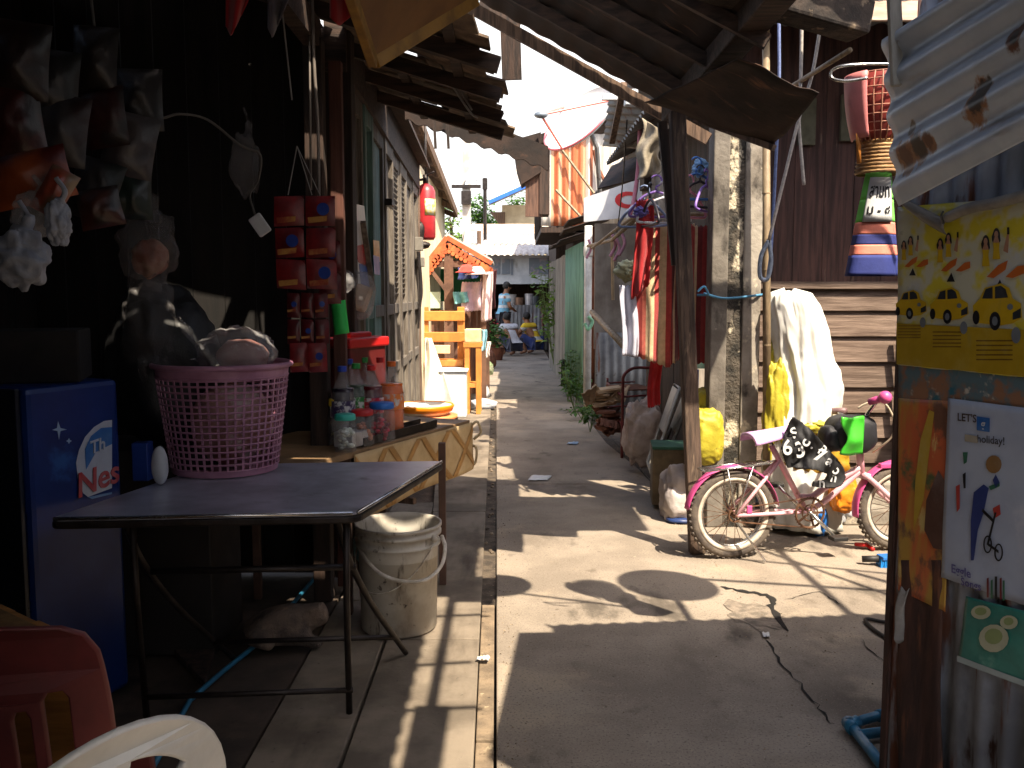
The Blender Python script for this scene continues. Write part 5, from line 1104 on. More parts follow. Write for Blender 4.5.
# upper storey of rust streaked tin
us = thing('rust_streaked_upper_storey', 'upper storey clad in white and orange rusted tin over the alley', 'building', (1.1, 16, 2.6))
a, b = P(541, 226, 16), P(640, 226, 16); h = P(541, 134, 16).z - a.z
mb = MB(); corr(mb, a, b-a, V((0, 0, h)), .13, .018, nv=8); part(mb, 'front_wall', rust_o, us, smooth=True)
mb = MB(); corr(mb, a + V((0, 4, 0)), V((0, -4, 0)), V((0, 0, h)), .13, .018); part(mb, 'side_wall', rust_dk, us, smooth=True)
mb = MB(); mb.prism([P(530, 143, 15.8), P(596, 122, 15.8), P(660, 118, 15.8), P(660, 118, 15.8) + V((0, 5, .5)), P(530, 143, 15.8) + V((0, 5, .5))], (0, 0, .06)); part(mb, 'roof', galv_old, us)
mb = MB(); mb.box(((a.x+b.x)/2, 18, a.z-.06), (b.x-a.x, 4, .1)); part(mb, 'floor_joists', wood_d, us)
mb = MB(); mb.box(((a.x+b.x)/2+.35, 17.5, 1.3), (b.x-a.x-.5, 3, 2.5)); part(mb, 'lower_wall', wood_d, us)
mb = MB(); mb.box((2.6, 22.2, 2.4), (3.3, 4.2, 4.8)); part(mb, 'unseen_shade_block', wood_d, us)  # hidden block, added to shade the alley end
mb = MB(); mb.tube([P(562, 150, 15.9), P(610, 215, 15.8)], .025, 6); mb.tube([P(556, 190, 15.9), P(582, 218, 15.8)], .025, 6); part(mb, 'stay_pole', bamboo, us)
mb = MB(); mb.tube(curve([P(594, 150, 15.9), P(597, 165, 15.9), P(604, 180, 15.8)]), .03, 6); part(mb, 'rust_pipe', rust, us)
ob = thing('dark_overhang', 'dark boarded overhang hanging down left of the rust streaked storey', 'overhang', P(530, 216, 13))
mb = MB(); mb.prism([P(513, 140, 13), P(541, 132, 13), P(541, 172, 13), P(522, 184, 13), P(517, 168, 13)], (0, .6, 0)); part(mb, 'corrugated_flap', rust_dk, ob)
mb = MB(); mb.box(P(534, 190, 13.1), (.24, .05, .74)); part(mb, 'board', mat('brown_board', lin((104, 76, 62)), .85, col2=lin((70, 50, 42)), scale=5, stretch=(5, 5, .5), bump=.3), ob)
mb = MB(); mb.box(P(544, 180, 13.3), (.14, .5, 1.0)); part(mb, 'side_board', wood_d, ob)
mb = MB(); mb.beam(P(540, 140, 13.0), P(640, 105, 12.4), .12, .12); part(mb, 'bearer', wood_d, ob)
# satellite dish
sd = thing('satellite_dish', 'large white satellite dish with red rim and red arms before the rusted tin storey', 'satellite dish', P(584, 158, 11.5))
c = P(583, 122, 11.5); ax = V((-.62, -.50, .60)).normalized(); _, si, u_ = frame(ax)
m3 = Matrix((si, u_, ax)).transposed(); Rd = .52
mb = MB(); mb.lathe([(Rd*k/8, .18*(k/8)**2 - .10) for k in range(9)] + [(Rd, .085)] + [(Rd*k/8, .18*(k/8)**2 - .115) for k in range(7, -1, -1)], c, 40, m3); part(mb, 'reflector', mat('dish_white', lin((226, 226, 224)), .5, col2=lin((206, 206, 204)), scale=4, bump=.05), sd, smooth=True)
mb = MB(); mb.tube([c + m3 @ V((Rd*math.cos(R(195+150*k/30)), Rd*math.sin(R(195+150*k/30)), .085)) for k in range(31)], .014, 6); part(mb, 'rim', plastic('dish_red', (226, 120, 130)), sd, smooth=True)
mb = MB(); fp = P(541, 115, 10.9)
for t in (160, 265, 30): mb.tube([c + m3 @ V((Rd*math.cos(R(t)), Rd*math.sin(R(t)), .085)), fp], .014, 6)
part(mb, 'feed_arm', plastic('arm_red', (226, 120, 110)), sd)
mb = MB(); mb.blob(fp, (.08, .05, .04), 2, .02); part(mb, 'feed_horn', galv, sd, smooth=True)
mb = MB(); mb.tube([c - ax*.14, c - ax*.3 - V((0, 0, .1)), P(600, 200, 11.9)], .03, 8); part(mb, 'mast', galv_old, sd)
# weeds
def leaves(mb, c, rx, ry, rz, n, size, seed, droop=.3):
    rnd = random.Random(seed); c = V(c)
    for i in range(n):
        while True:
            q = V((rnd.uniform(-1, 1), rnd.uniform(-1, 1), rnd.uniform(-1, 1)))
            if q.length < 1: break
        p = c + V((q.x*rx, q.y*ry, q.z*rz)); a = rnd.uniform(0, 2*PI); t = V((math.cos(a), math.sin(a), rnd.uniform(-droop*2, droop))).normalized()
        s = t.cross(V((rnd.uniform(-.5, .5), rnd.uniform(-.5, .5), 1))).normalized(); k = size*rnd.uniform(.6, 1.3); n_ = s.cross(t).normalized()
        mb.add([p, p + t*k*.45 + s*k*.28 + n_*k*.06, p + t*k + n_*(-k*.12), p + t*k*.45 - s*k*.28 + n_*k*.06, p + t*k*.5], [[0, 4, 1], [1, 4, 2], [2, 4, 3], [3, 4, 0]])
def weed(px, py, hgt, wd_, n, size, seed, label, m=leafm):
    q = G(px, py); t = thing('weed', label, 'plant', q, 'weeds along the right side of the path'); rnd = random.Random(seed); mb = MB()
    tips = []
    for k in range(max(4, n//14)):
        e = q + V((rnd.uniform(-wd_, wd_), rnd.uniform(-wd_, wd_), hgt*rnd.uniform(.6, 1))); mid = q.lerp(e, .5) + V((rnd.uniform(-.03, .03), 0, .04)); mb.tube(curve([q, mid, e], 4), .004, 5); tips += [e, mid, q.lerp(e, .75)]
    part(mb, 'stem', mat('green_stem', lin((100, 120, 60)), .6, bump=0), t)
    mb = MB()
    for k, e in enumerate(tips): leaves(mb, e, wd_*.45, wd_*.45, hgt*.16, max(4, n//len(tips)), size, seed*50+k)
    part(mb, 'leaves', m, t)
weed(575, 412, .55, .18, 170, .09, 1, 'leafy green weed at the foot of the rusty sheet')
weed(568, 402, .75, .12, 90, .09, 2, 'taller thin weed at the foot of the green fence')
weed(590, 432, .3, .15, 90, .08, 3, 'low dark weed tuft in front of the scrap heap')
weed(582, 420, .2, .2, 90, .08, 5, 'spreading ground weed just below the white drain pipe')
weed(555, 372, 2.0, .32, 330, .17, 6, 'tall bright green shrub at the far end of the fence', leafm2)
# ------------------------------------------------------------------ folding steel table
def at(px, py, z):   # point on pixel ray at height z
    d = ray(px, py); return CAM + d*((z-CAM.z)/d.z)
TZ = .75
fr_, br_, fl_ = at(358, 514, TZ), at(445, 461, TZ), at(45, 520, TZ)
ux = (fl_-fr_).normalized(); uy = V((ux.y, -ux.x, 0)); 
if uy.y < 0: uy = -uy
tw_, td_ = (fl_-fr_).length, (br_-fr_).length
uy = (br_-fr_).normalized()
tb = thing('folding_table', 'steel topped folding table with crossed dark tube legs carrying the pink basket', 'table', fr_ + ux*tw_/2 + uy*td_/2 - V((0, 0, TZ)))
mb = MB()
pr = rrect(0, 0, tw_, td_, .045)
mb.prism([fr_ + ux*x + uy*y + V((0, 0, -.032)) for x, y in pr], (0, 0, .024)); part(mb, 'tabletop', metal_dk, tb, bev=.006)
mb = MB(); pr = rrect(.004, .004, tw_-.004, td_-.004, .042)
mb.prism([fr_ + ux*x + uy*y + V((0, 0, -.0075)) for x, y in pr], (0, 0, .0095)); part(mb, 'steel_sheet', steel, tb, bev=.004)
mb = MB()
for (x0, y0, x1, y1) in ((.02, .008, tw_-.02, .008), (.008, .02, .008, td_-.02)):
    mb.tube([fr_ + ux*x0 + uy*y0 + V((0, 0, .001)), fr_ + ux*x1 + uy*y1 + V((0, 0, .001))], .006, 8)
part(mb, 'edge_trim', chrome, tb, smooth=True)
def tp(x, y, z): q = fr_ + ux*x + uy*y; return V((q.x, q.y, z))
for x in (.06, .74):
    mb = MB(); mb.tube([tp(x, .06, .72), tp(x+.02, .10, .45), tp(x+.045, .17, .012)], .0115, 8); part(mb, 'leg', metal_dk, tb, smooth=True)
    mb = MB(); mb.tube(curve([tp(x+.05, .10, .72), tp(x+.04, .18, .55), tp(x+.035, .38, .32), tp(x+.03, .72, .012)]), .0115, 8); part(mb, 'leg', metal_dk, tb, smooth=True)
xa, xb = .085, .77
for y, z, r in ((.155, .10, .0105), (.58, .13, .0105), (.20, .52, .012)):
    mb = MB(); mb.tube([tp(xa, y, z), tp(xb, y, z)], r, 8); part(mb, 'stretcher', metal_dk, tb, smooth=True)

# ------------------------------------------------------------------ pink basket of bags on the table
bc = at(213, 478, TZ); bc.y += .16
bs_ = .985*bc.y/F
bkt = thing('laundry_basket', 'pink lattice plastic basket heaped with bagged goods on the steel table', 'basket', bc + V((0, 0, .003)))
r0, r1, H = 52*bs_, 66*bs_, P(220, 364, bc.y).z - TZ
pinkb = mat('pink_basket_plastic', lin((186, 134, 156)), .45, col2=lin((164, 112, 134)), scale=6, bump=.04)
def br(k): return r0+(r1-r0)*k
def ringp(r, z, n=48): return [bc + V((r*math.cos(2*PI*i/n), r*math.sin(2*PI*i/n), z)) for i in range(n)]
mb = MB(); NR = 46
for i in range(NR):
    a = 2*PI*i/NR; d = V((math.cos(a), math.sin(a), 0)); mb.beam(bc + d*br(.06) + V((0, 0, .06*H)), bc + d*br(.9) + V((0, 0, .9*H)), .0085, .0035, d)
for k in range(15): mb.tube(ringp(br(.07+.83*k/14), H*(.07+.83*k/14)), .0042, 5, closed=True)
mb.lathe([(br(.0)-.01, .006), (br(0), .006), (br(.07), .07*H), (br(.07)-.004, .07*H), (br(0)-.004, .012), (br(0)-.012, .012)], bc, 48)
mb.lathe([(br(.88), .88*H), (br(.98), .98*H), (br(.98)-.004, .98*H), (br(.88)-.004, .88*H)], bc, 48, closed=True)
mb.lathe([(0, .006), (br(0), .006), (br(0), .011), (0, .011)], bc, 40); part(mb, 'lattice_body', pinkb, bkt)
mb = MB(); mb.tube(ringp(r1+.006, H, 56), .011, 8, closed=True); part(mb, 'rim', pinkb, bkt, smooth=True)
gb = thing('bagged_goods', 'clear plastic bag of pale pinkish goods bulging out of the pink basket', 'bag', bc + V((0, 0, .02)))
mb = MB(); mb.blob(bc + V((.03, 0, H*.45)), (r0*.78, r0*.78, H*.40), 3, .10, 1.5); mb.blob(bc + V((.08, -.0, H+.03)), (.10, .10, .07), 5, .18); part(mb, 'contents', mat('pinkish_goods', lin((190, 150, 138)), .7, col2=lin((150, 100, 90)), scale=5, bump=.4, bscale=18, layers=((lin((214, 196, 190)), 6, .56, .66, X1), (lin((60, 48, 56)), 5, .62, .7, X1))), gb, smooth=True)
mb = MB(); mb.blob(bc + V((.055, -.0, H+.035)), (.15, .14, .105), 9, .22, 2.6, 40, 26)
mb.sheet(lambda u, v: bc + V((-.14+.05*u, -.05+.02*math.sin(v*5), H+.02+.17*v - .05*u*v)), 6, 10, .001)
part(mb, 'plastic_film', bag_clear, gb, smooth=True)

# ------------------------------------------------------------------ white bucket
bu = G(399, 641); bu.y += .17; bu = V((P(399, 600, bu.y).x, bu.y, 0)); s = bu.y/F
bk_ = thing('white_bucket', 'dirty white plastic paint bucket with looped handle standing on the walkway slab', 'bucket', bu)
rb0, rb1 = 38.5*s, 44*s; BH = P(399, 522, bu.y).z
bm_ = mat('dirty_white_plastic', lin((196, 190, 178)), .55, col2=lin((164, 154, 140)), scale=4, bump=.1, layers=((lin((96, 78, 60)), 5, .50, .74, (1.2, 1.2, .6)), (lin((70, 56, 44)), 9, .58, .72, (2, 2, .5)), (lin((60, 48, 40)), 26, .62, .72, X1), (lin((206, 204, 200)), 3, .62, .7, (1, 1, 2))))
mb = MB()
mb.lathe([(0, .004), (rb0-.008, .004), (rb0, .012), (rb1-.016, BH*.80), (rb1-.004, BH*.805), (rb1-.004, BH*.83), (rb1-.014, BH*.835), (rb1-.012, BH*.90), (rb1, BH*.905), (rb1, BH*.93), (rb1-.010, BH*.935), (rb1-.008, BH*.97), (rb1+.002, BH*.975), (rb1+.002, BH), (rb1-.008, BH), (rb1-.012, BH*.96), (rb0-.006, .02), (0, .016)], bu, 56)
part(mb, 'body', bm_, bk_, smooth=True)
hm = mat('dirty_wire_handle', lin((190, 184, 172)), .5, col2=lin((140, 128, 112)), scale=20, bump=.05)
lug = .90*BH; mb = MB(); ax1 = V((.86, -.5, 0)).normalized(); ay = V((-.5, -.86, 0)).normalized(); ay = V((ax1.y, -ax1.x, 0)); ay = ay if ay.y < 0 else -ay
hp = [bu + ax1*(rb1+.012)*math.cos(t) + (ay*(rb1+.055) )*math.sin(t) + V((0, 0, lug - .105*math.sin(t))) for t in [PI*k/30 for k in range(31)]]
hp = curve([P(356, 538, bu.y+.02), P(362, 553, bu.y-.12), P(378, 572, bu.y-.20), P(400, 581, bu.y-.23), P(425, 580, bu.y-.22), P(441, 566, bu.y-.14), P(445, 548, bu.y-.06), P(442, 536, bu.y)]); mb.tube(hp, .0085, 8); part(mb, 'handle', mat('pale_handle', lin((206, 200, 190)), .5, col2=lin((170, 160, 146)), scale=20, bump=.05), bk_, smooth=True)
mb = MB(); hp = [bu + ax1*(rb1+.004)*math.cos(t)*(1-.0*k) + ay*(rb1*.99-.008*math.sin(t))*math.sin(t) + V((0, 0, lug*.97 - .21*math.sin(t))) for k, t in enumerate([PI*k/30 for k in range(31)])]
mb.tube(hp, .0035, 6); part(mb, 'wire_bail', hm, bk_, smooth=True)
mb = MB()
for sg in (-1, 1): mb.blob(bu + ax1*(sg*(rb1+.004)) + V((0, 0, lug)), (.018, .018, .018), 2, .02, nu=12, nv=8)
part(mb, 'lug', bm_, bk_, smooth=True)
mb = MB(); mb.blob(V((bu.x-.16, bu.y+.2, .14)), (.05, .05, .12), 3, .1); solo(mb, 'red_bottle', plastic('red', (196, 34, 34)), 'small red plastic bottle just behind the white bucket under the table', 'bottle', smooth=True)
mb = MB(); mb.blob(V((bu.x-.19, bu.y+.16, .32)), (.035, .04, .08), 3, .1); solo(mb, 'pale_bottle', plastic('pale_teal', (150, 190, 190)), 'pale teal plastic bottle between bucket and table leg', 'bottle', smooth=True)

# ------------------------------------------------------------------ freezer
fz = thing('blue_freezer', 'blue ice cream freezer with round white and red emblem behind the steel table', 'freezer', (-1.65, 3.15, 0))
k0 = at(25, 389, 1.15); k0 = P(25, 389, 2.95); zt = k0.z; k1 = P(118, 379, 3.32); k1.z = zt; fd = (k1-k0); fl = fd.length; fd.normalize(); fnn = V((fd.y, -fd.x, 0)); 
if fnn.x < 0: fnn = -fnn
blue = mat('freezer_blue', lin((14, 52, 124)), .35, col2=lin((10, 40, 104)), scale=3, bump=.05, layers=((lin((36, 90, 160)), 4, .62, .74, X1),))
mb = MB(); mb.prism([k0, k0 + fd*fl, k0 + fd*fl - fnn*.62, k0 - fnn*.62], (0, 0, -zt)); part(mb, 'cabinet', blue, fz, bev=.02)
mb = MB(); mb.prism([k0 - fnn*.02 - fd*.022, k0 - fnn*.60 - fd*.022, k0 - fnn*.60 - fd*.004, k0 - fnn*.02 - fd*.004], (0, 0, -zt+.02)); part(mb, 'door', mat('freezer_unlit_front', lin((30, 34, 46)), .3, bump=0), fz, bev=.004)  # dark panel standing in for the freezer's unlit front face
def fzp(px, py, e=.003): return hit(px, py, k0 + fnn*e, fnn)
def fpoly(pts, m, nm, e):
    mb = MB(); mb.flat([fzp(x, y, e) for x, y in pts]); part(mb, nm, m, fz)
fpoly([(112, 420), (104, 421), (94, 427), (85, 437), (79, 450), (76, 463), (78, 478), (83, 493), (88, 497), (112, 488)], pm('emblem_white', (206, 210, 220)), 'emblem', .003)
fpoly([(112, 427), (101, 428), (91, 436), (85, 449), (86, 470), (96, 452), (112, 444)], pm('emblem_blue', (60, 120, 190)), 'emblem', .005)
fpoly([(112, 492), (88, 497), (92, 499), (112, 494)], pm('emblem_blue', (60, 120, 190)), 'emblem', .005)
fpoly([(58, 421), (60.5, 428), (67, 429.5), (60.5, 431), (59, 440), (57.5, 431), (52, 430), (57, 428)], pm('star_white', (170, 200, 230)), 'emblem', .003)
fpoly([(69, 438), (70, 440), (72, 441), (70, 442), (69, 444), (68, 442), (66, 441), (68, 440)], pm('star_white', (170, 200, 230)), 'emblem', .003)
o = fzp(99, 479, .006); xd = fzp(105, 476.6, .006)-o; yd = fzp(99, 470, .006)-o
part(None, 'lettering', pm('logo_red', (206, 40, 36)), fz, mesh=text_mesh('Nes', (fzp(99, 465, .006)-fzp(99, 492, .006)).length*1.25, o, xd, yd, .0012))
o = fzp(98, 446, .008); part(None, 'lettering', pm('emblem_white', (206, 210, 220)), fz, mesh=text_mesh('Th', (fzp(99, 465, .006)-fzp(99, 483, .006)).length, o, xd, yd, .0012))
mb = MB(); mb.box(k0 - fnn*.3 + fd*.2 + V((0, 0, .09)), (.5, .3, .18), .3); solo(mb, 'dark_carton', mat('dark_carton', lin((40, 36, 34)), .9, bump=.2), 'dark carton lying on top of the blue freezer', 'carton', bev=.008)
mb = MB(); mb.blob(V((-1.42, 3.75, 1.15)), (.22, .2, .33), 8, .2, 2); solo(mb, 'black_bin_bag', mat('black_bag', lin((26, 26, 28)), .5, bump=.6, bscale=12), 'big black bag slumped behind the freezer and pink basket', 'bag', smooth=True)
mb = MB(); mb.box((-1.5, 3.8, .42), (.6, .4, .84)); solo(mb, 'dark_cabinet', mat('dark_cabinet', lin((38, 32, 30)), .7, bump=.1), 'dark low cabinet in the gloom behind the steel table', 'cabinet', bev=.008)
q = P(160, 468, 3.35); mb = MB(); mb.blob(V((q.x, q.y, TZ+.075)), (.03, .03, .072), 2, .05); solo(mb, 'white_jar', plastic('white', (206, 208, 210)), 'small white jar on the steel table left of the pink basket', 'jar', V((q.x, q.y, TZ+.003)), smooth=True)
q = P(143, 462, 3.45); mb = MB(); mb.box((q.x, q.y, TZ+.075), (.06, .06, .145)); solo(mb, 'blue_carton', plastic('royal_blue', (40, 70, 150)), 'small blue carton on the steel table behind the white jar', 'carton', bev=.004)

# ------------------------------------------------------------------ stock hanging in the dark on the left
def pack(px, py, Y, w_, h_, rz, tilt, rgb, rgb2, label, seed, name='snack_packet'):
    c = P(px, py, Y); rnd = random.Random(seed); M_ = Matrix.Rotation(rz, 3, 'Z') @ Matrix.Rotation(tilt, 3, 'Y')
    def side(sg):
        return lambda u, v: c + M_ @ V(((u-.5)*w_*(1-.05*math.sin(PI*v)), sg*.045*math.sin(PI*u)**.7*math.sin(PI*v)**.6*(1+.3*mnoise.noise(V((u*4+seed, v*4, sg)))), (v-.5)*h_))
    mb = MB(); mb.sheet(side(1), 14, 14); mb.sheet(side(-1), 14, 14)
    m = mat('packet_%d' % seed, mul(lin(rgb), .34 if i > 1 else .6), .42, col2=mul(lin(rgb2), .3), scale=7, detail=2, lo=.46, hi=.56, bump=.35, bscale=18, bdist=.01, spec=.7)  # packet colours multiplied down to put the shop's gloom into them
    return solo(mb, name, m, label, 'snack packet', group='snack packets hung in the dark shop', smooth=True)
pk = [(30, 178, 2.35, .2, .13, .2, -.25, (200, 96, 44), (150, 40, 30), 'large orange red snack packet lying over the white bags'), (55, 192, 2.3, .07, .12, .4, .5, (206, 90, 60), (226, 190, 150), 'small pale tipped orange packet right of the large orange one'),
      (130, 145, 3.0, .16, .2, .3, .2, (120, 110, 112), (90, 84, 92), 'silvery grey snack packet hanging above the freezer'), (105, 118, 2.9, .15, .18, -.2, -.1, (92, 40, 36), (60, 50, 50), 'maroon snack packet hanging above left of the silvery one'),
      (60, 130, 2.7, .16, .2, .1, .15, (96, 92, 96), (70, 40, 40), 'grey packet with red patches near the left edge'), (15, 120, 2.5, .14, .2, .3, -.1, (110, 40, 36), (60, 40, 40), 'dark red packet hanging at the far left edge'),
      (95, 190, 2.9, .15, .19, .1, .3, (70, 64, 66), (40, 52, 46), 'dull grey green packet above the freezer corner'), (130, 195, 3.1, .14, .16, .4, 0, (44, 66, 54), (30, 40, 36), 'dark green packet hanging behind the silvery one'),
      (100, 208, 2.85, .13, .12, .2, -.2, (120, 60, 44), (70, 50, 40), 'brown snack packet hanging just above the freezer'), (50, 85, 2.7, .16, .2, .2, .1, (60, 56, 60), (40, 44, 40), 'charcoal packet high up at the left'), (95, 60, 2.9, .15, .2, -.1, .1, (56, 44, 40), (40, 36, 34), 'dark brown packet highest of those at the left'),
      (20, 60, 2.5, .15, .2, .2, .1, (70, 48, 42), (46, 40, 40), 'russet packet high in the top left corner'), (140, 100, 3.1, .15, .2, .1, .0, (50, 44, 46), (40, 30, 32), 'dim plum packet hanging right of the maroon one')]
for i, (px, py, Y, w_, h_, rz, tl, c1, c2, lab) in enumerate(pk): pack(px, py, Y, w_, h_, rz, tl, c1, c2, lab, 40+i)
bag_shaded = mat('shaded_white_bag', lin((176, 180, 190)), .4, col2=lin((140, 144, 154)), scale=9, bump=.6, bscale=14, bdist=.02, translucent=.15)  # white bag material darkened in colour for the dark shop
bag_dim = mat('dim_clear_bag', lin((120, 116, 116)), .3, scale=9, bump=.5, bscale=14, bdist=.02, alpha=.3)  # clear bag material darkened in colour for the dark shop
def hbag_(px, py, Y, rad, seed, label, m=bag_shaded, name='plastic_bag'):
    c = P(px, py, Y); mb = MB(); mb.blob(c, rad, seed, .25, 2.4, 52, 40); crumple(mb, 0, c, .45); mb.tube(curve([c + V((0, 0, rad[2]*.7)), c + V((.02, 0, rad[2]*1.3)), c + V((0, 0, rad[2]*1.9))]), [rad[0]*.5]*4+[rad[0]*.25]*6+[.006]*7, 8)
    solo(mb, name, m, label, 'plastic bag', group='plastic bags hung in the dark shop', smooth=True)
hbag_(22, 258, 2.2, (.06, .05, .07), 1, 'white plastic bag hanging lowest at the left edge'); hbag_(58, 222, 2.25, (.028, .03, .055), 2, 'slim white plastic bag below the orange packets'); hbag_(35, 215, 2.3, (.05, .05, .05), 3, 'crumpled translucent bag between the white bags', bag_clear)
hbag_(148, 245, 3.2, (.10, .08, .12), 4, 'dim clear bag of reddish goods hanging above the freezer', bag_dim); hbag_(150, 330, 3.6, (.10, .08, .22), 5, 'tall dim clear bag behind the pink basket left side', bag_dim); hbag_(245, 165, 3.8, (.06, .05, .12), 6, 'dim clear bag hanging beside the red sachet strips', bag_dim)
mb = MB(); q = P(150, 258, 3.2); mb.blob(q, (.06, .05, .07), 3, .2); solo(mb, 'reddish_goods', mat('reddish_goods', lin((150, 80, 60)), .8, bump=.3, col2=lin((190, 150, 130)), scale=9), 'reddish goods inside the dim clear bag above the freezer', 'goods', smooth=True)
def redcloth(x0, y0, x1, y1, Y, m, label, seed):
    def fn(u, v): return P(x0+(x1-x0)*u*(1-.55*v*(seed % 2)) , y0+(y1-y0)*v*(1-.5*abs(u-.3)), Y + .03*math.sin(u*8+seed))
    foldsheet(fn, 'hanging_cloth', m, label, 'cloth', 14, 14, .004)
redcloth(226, -30, 262, 36, 3.4, cloth('red', (176, 34, 40)), 'red cloth end hanging down at the top left under the roof', 1)
redcloth(268, -30, 300, 38, 3.5, cloth('grey_dark', (110, 106, 116)), 'dim grey cloth hanging beside the red cloth at the top', 3)
redcloth(330, -30, 362, 26, 3.3, cloth('red', (176, 34, 40)), 'red cloth hanging left of the ochre board', 4)
mb = MB(); mb.tube(curve([P(90, -10, 3.2), P(98, 45, 3.2), P(115, 85, 3.25), P(140, 108, 3.3), (P(160, 118, 3.35)), P(180, 114, 3.4), P(208, 120, 3.5), P(240, 145, 3.6), P(260, 155, 3.7), P(258, 180, 3.75), P(250, 195, 3.75), P(255, 215, 3.75)]), .005, 6)
solo(mb, 'light_cord', wire_dim, 'thin pale cord sagging across the dark shop to a small white switch', 'cord', smooth=True)
mb = MB(); mb.box(P(260, 225, 3.75), (.055, .02, .085), Matrix.Rotation(-.6, 3, 'Y')); solo(mb, 'cord_switch', plastic('white', (206, 208, 210)), 'small white switch block hanging on the thin pale cord', 'switch', bev=.006)
mb = MB(); mb.tube(curve([P(280, -10, 3.6), P(292, 100, 3.6)]), .003, 5); solo(mb, 'hanging_string', wire_m, 'fine string hanging straight down in the dark shop', 'string')

# red sachet strips
sred = mat('sachet_red', lin((138, 28, 30)), .35, col2=lin((96, 18, 24)), scale=9, bump=.3, bscale=24, bdist=.006, spec=.65)
sdark = mat('sachet_dark_red', lin((104, 22, 26)), .35, col2=lin((70, 14, 18)), scale=9, bump=.3, bscale=24, bdist=.006, spec=.65)
gold = mat('sachet_gold', lin((190, 140, 70)), .35, col2=lin((150, 60, 40)), scale=14, bump=.2)
def sachets(x0, y0, x1, y1, Y, nc, nr, label, seed, dot=(30, 60, 150), base=sred, gy=.5, rz=0.0):
    a = P(x0, y0, Y); wx = P(x1, y0, Y).x - a.x; hz = P(x0, y1, Y).z - a.z; rnd = random.Random(seed)
    t = thing('sachet_strip', label, 'sachet strip', a + V((wx/2, 0, hz)), 'red sachet strips hung on the post'); dx = V((math.cos(rz), math.sin(rz), 0))
    for j in range(nr):
        for i in range(nc):
            jx, jz, jr = rnd.uniform(-.06, .06), rnd.uniform(-.03, .03), rnd.uniform(-.02, .02)
            def fn(u, v, sg=1): return V((0, jr*(u-.5), 0)) + a + V((jx*(v)*wx/nc*.5, 0, jz*(u-.5)*wx)) + dx*(wx*(i+.03+.94*u)/nc) + V((0, -.012*math.sin(PI*u)**.6*math.sin(PI*v)**.6*sg + .006*math.sin((i+j*2+seed)*1.7), hz*(j+.03+.94*v)/nr))
            mb = MB(); mb.sheet(lambda u, v: fn(u, v, 1), 8, 8); mb.sheet(lambda u, v: fn(u, v, -.6), 8, 8); pk_ = part(mb, 'sachet', base, t, smooth=True)
            ctr = fn(.62, .45); r = abs(wx/nc)*.2
            mb = MB(); mb.flat([ctr + dx*(r*math.cos(q)) + V((0, -.006, r*math.sin(q))) for q in [2*PI*k/16 for k in range(16)]])
            if (i+j+seed) % 2 == 0: part(mb, 'printed_dot', pm('dot_%d' % dot[2], dot), pk_)
            mb = MB(); c2 = fn(.42, .62); q = abs(wx/nc)
            mb.flat([c2 + dx*(-.30*q) + V((0, -.0075, -.10*q)), c2 + dx*(.32*q) + V((0, -.0075, -.05*q)), c2 + dx*(.30*q) + V((0, -.0075, -.22*q)), c2 + dx*(-.28*q) + V((0, -.0075, -.28*q))]); part(mb, 'printed_band', gold, pk_)
sachets(273, 195, 336, 290, 3.95, 2, 3, 'wide red sachet strip hung by strings on the left post', 1)
sachets(318, 240, 341, 305, 4.0, 1, 2, 'narrow plain red sachet strip hanging right of the wide strip', 2, base=sdark)
sachets(286, 292, 328, 345, 3.97, 3, 2, 'dark red sachet strip with small gold bands below the wide strip', 4, base=sdark)
sachets(289, 342, 327, 373, 3.93, 2, 1, 'lowest pair of bright red sachets just above the pink basket level', 5)
mb = MB()
for e in (288, 312, 320): mb.tube([P(297, 146, 3.95), P(e, 195, 3.94)], .0022, 5)
solo(mb, 'sachet_string', wire_m, 'white strings holding the wide red sachet strip', 'string')
# green packet, tan packet in clear bag
mb = MB(); mb.sheet(lambda u, v: P(331 + 14*u + 4*v, 302+33*v - 2*u, 4.2 - .02*math.sin(PI*u)), 6, 6, .006); solo(mb, 'green_packet', plastic('bright_green', (60, 210, 96)), 'bright green packet hanging below the red sachets', 'packet', smooth=True)
tb_ = thing('hanging_tan_packet', 'tan block in a clear plastic bag hanging on the wooden doors', 'packet', P(360, 316, 4.9))
mb = MB(); mb.box(P(361, 298, 4.9), (.095, .05, .14), Matrix.Rotation(.35, 3, 'Y')); part(mb, 'tan_block', mat('tan_block', lin((196, 170, 140)), .7, scale=9, bump=.2), tb_, bev=.02)
mb = MB(); mb.blob(P(359, 294, 4.9), (.085, .06, .13), 4, .2); part(mb, 'clear_bag', bag_clear, tb_, smooth=True)
mb = MB(); mb.blob(P(347, 281, 4.6), (.04, .03, .05), 6, .3); solo(mb, 'clear_bag', bag_clear, 'small empty clear bag hanging beside the tan packet', 'plastic bag', smooth=True)

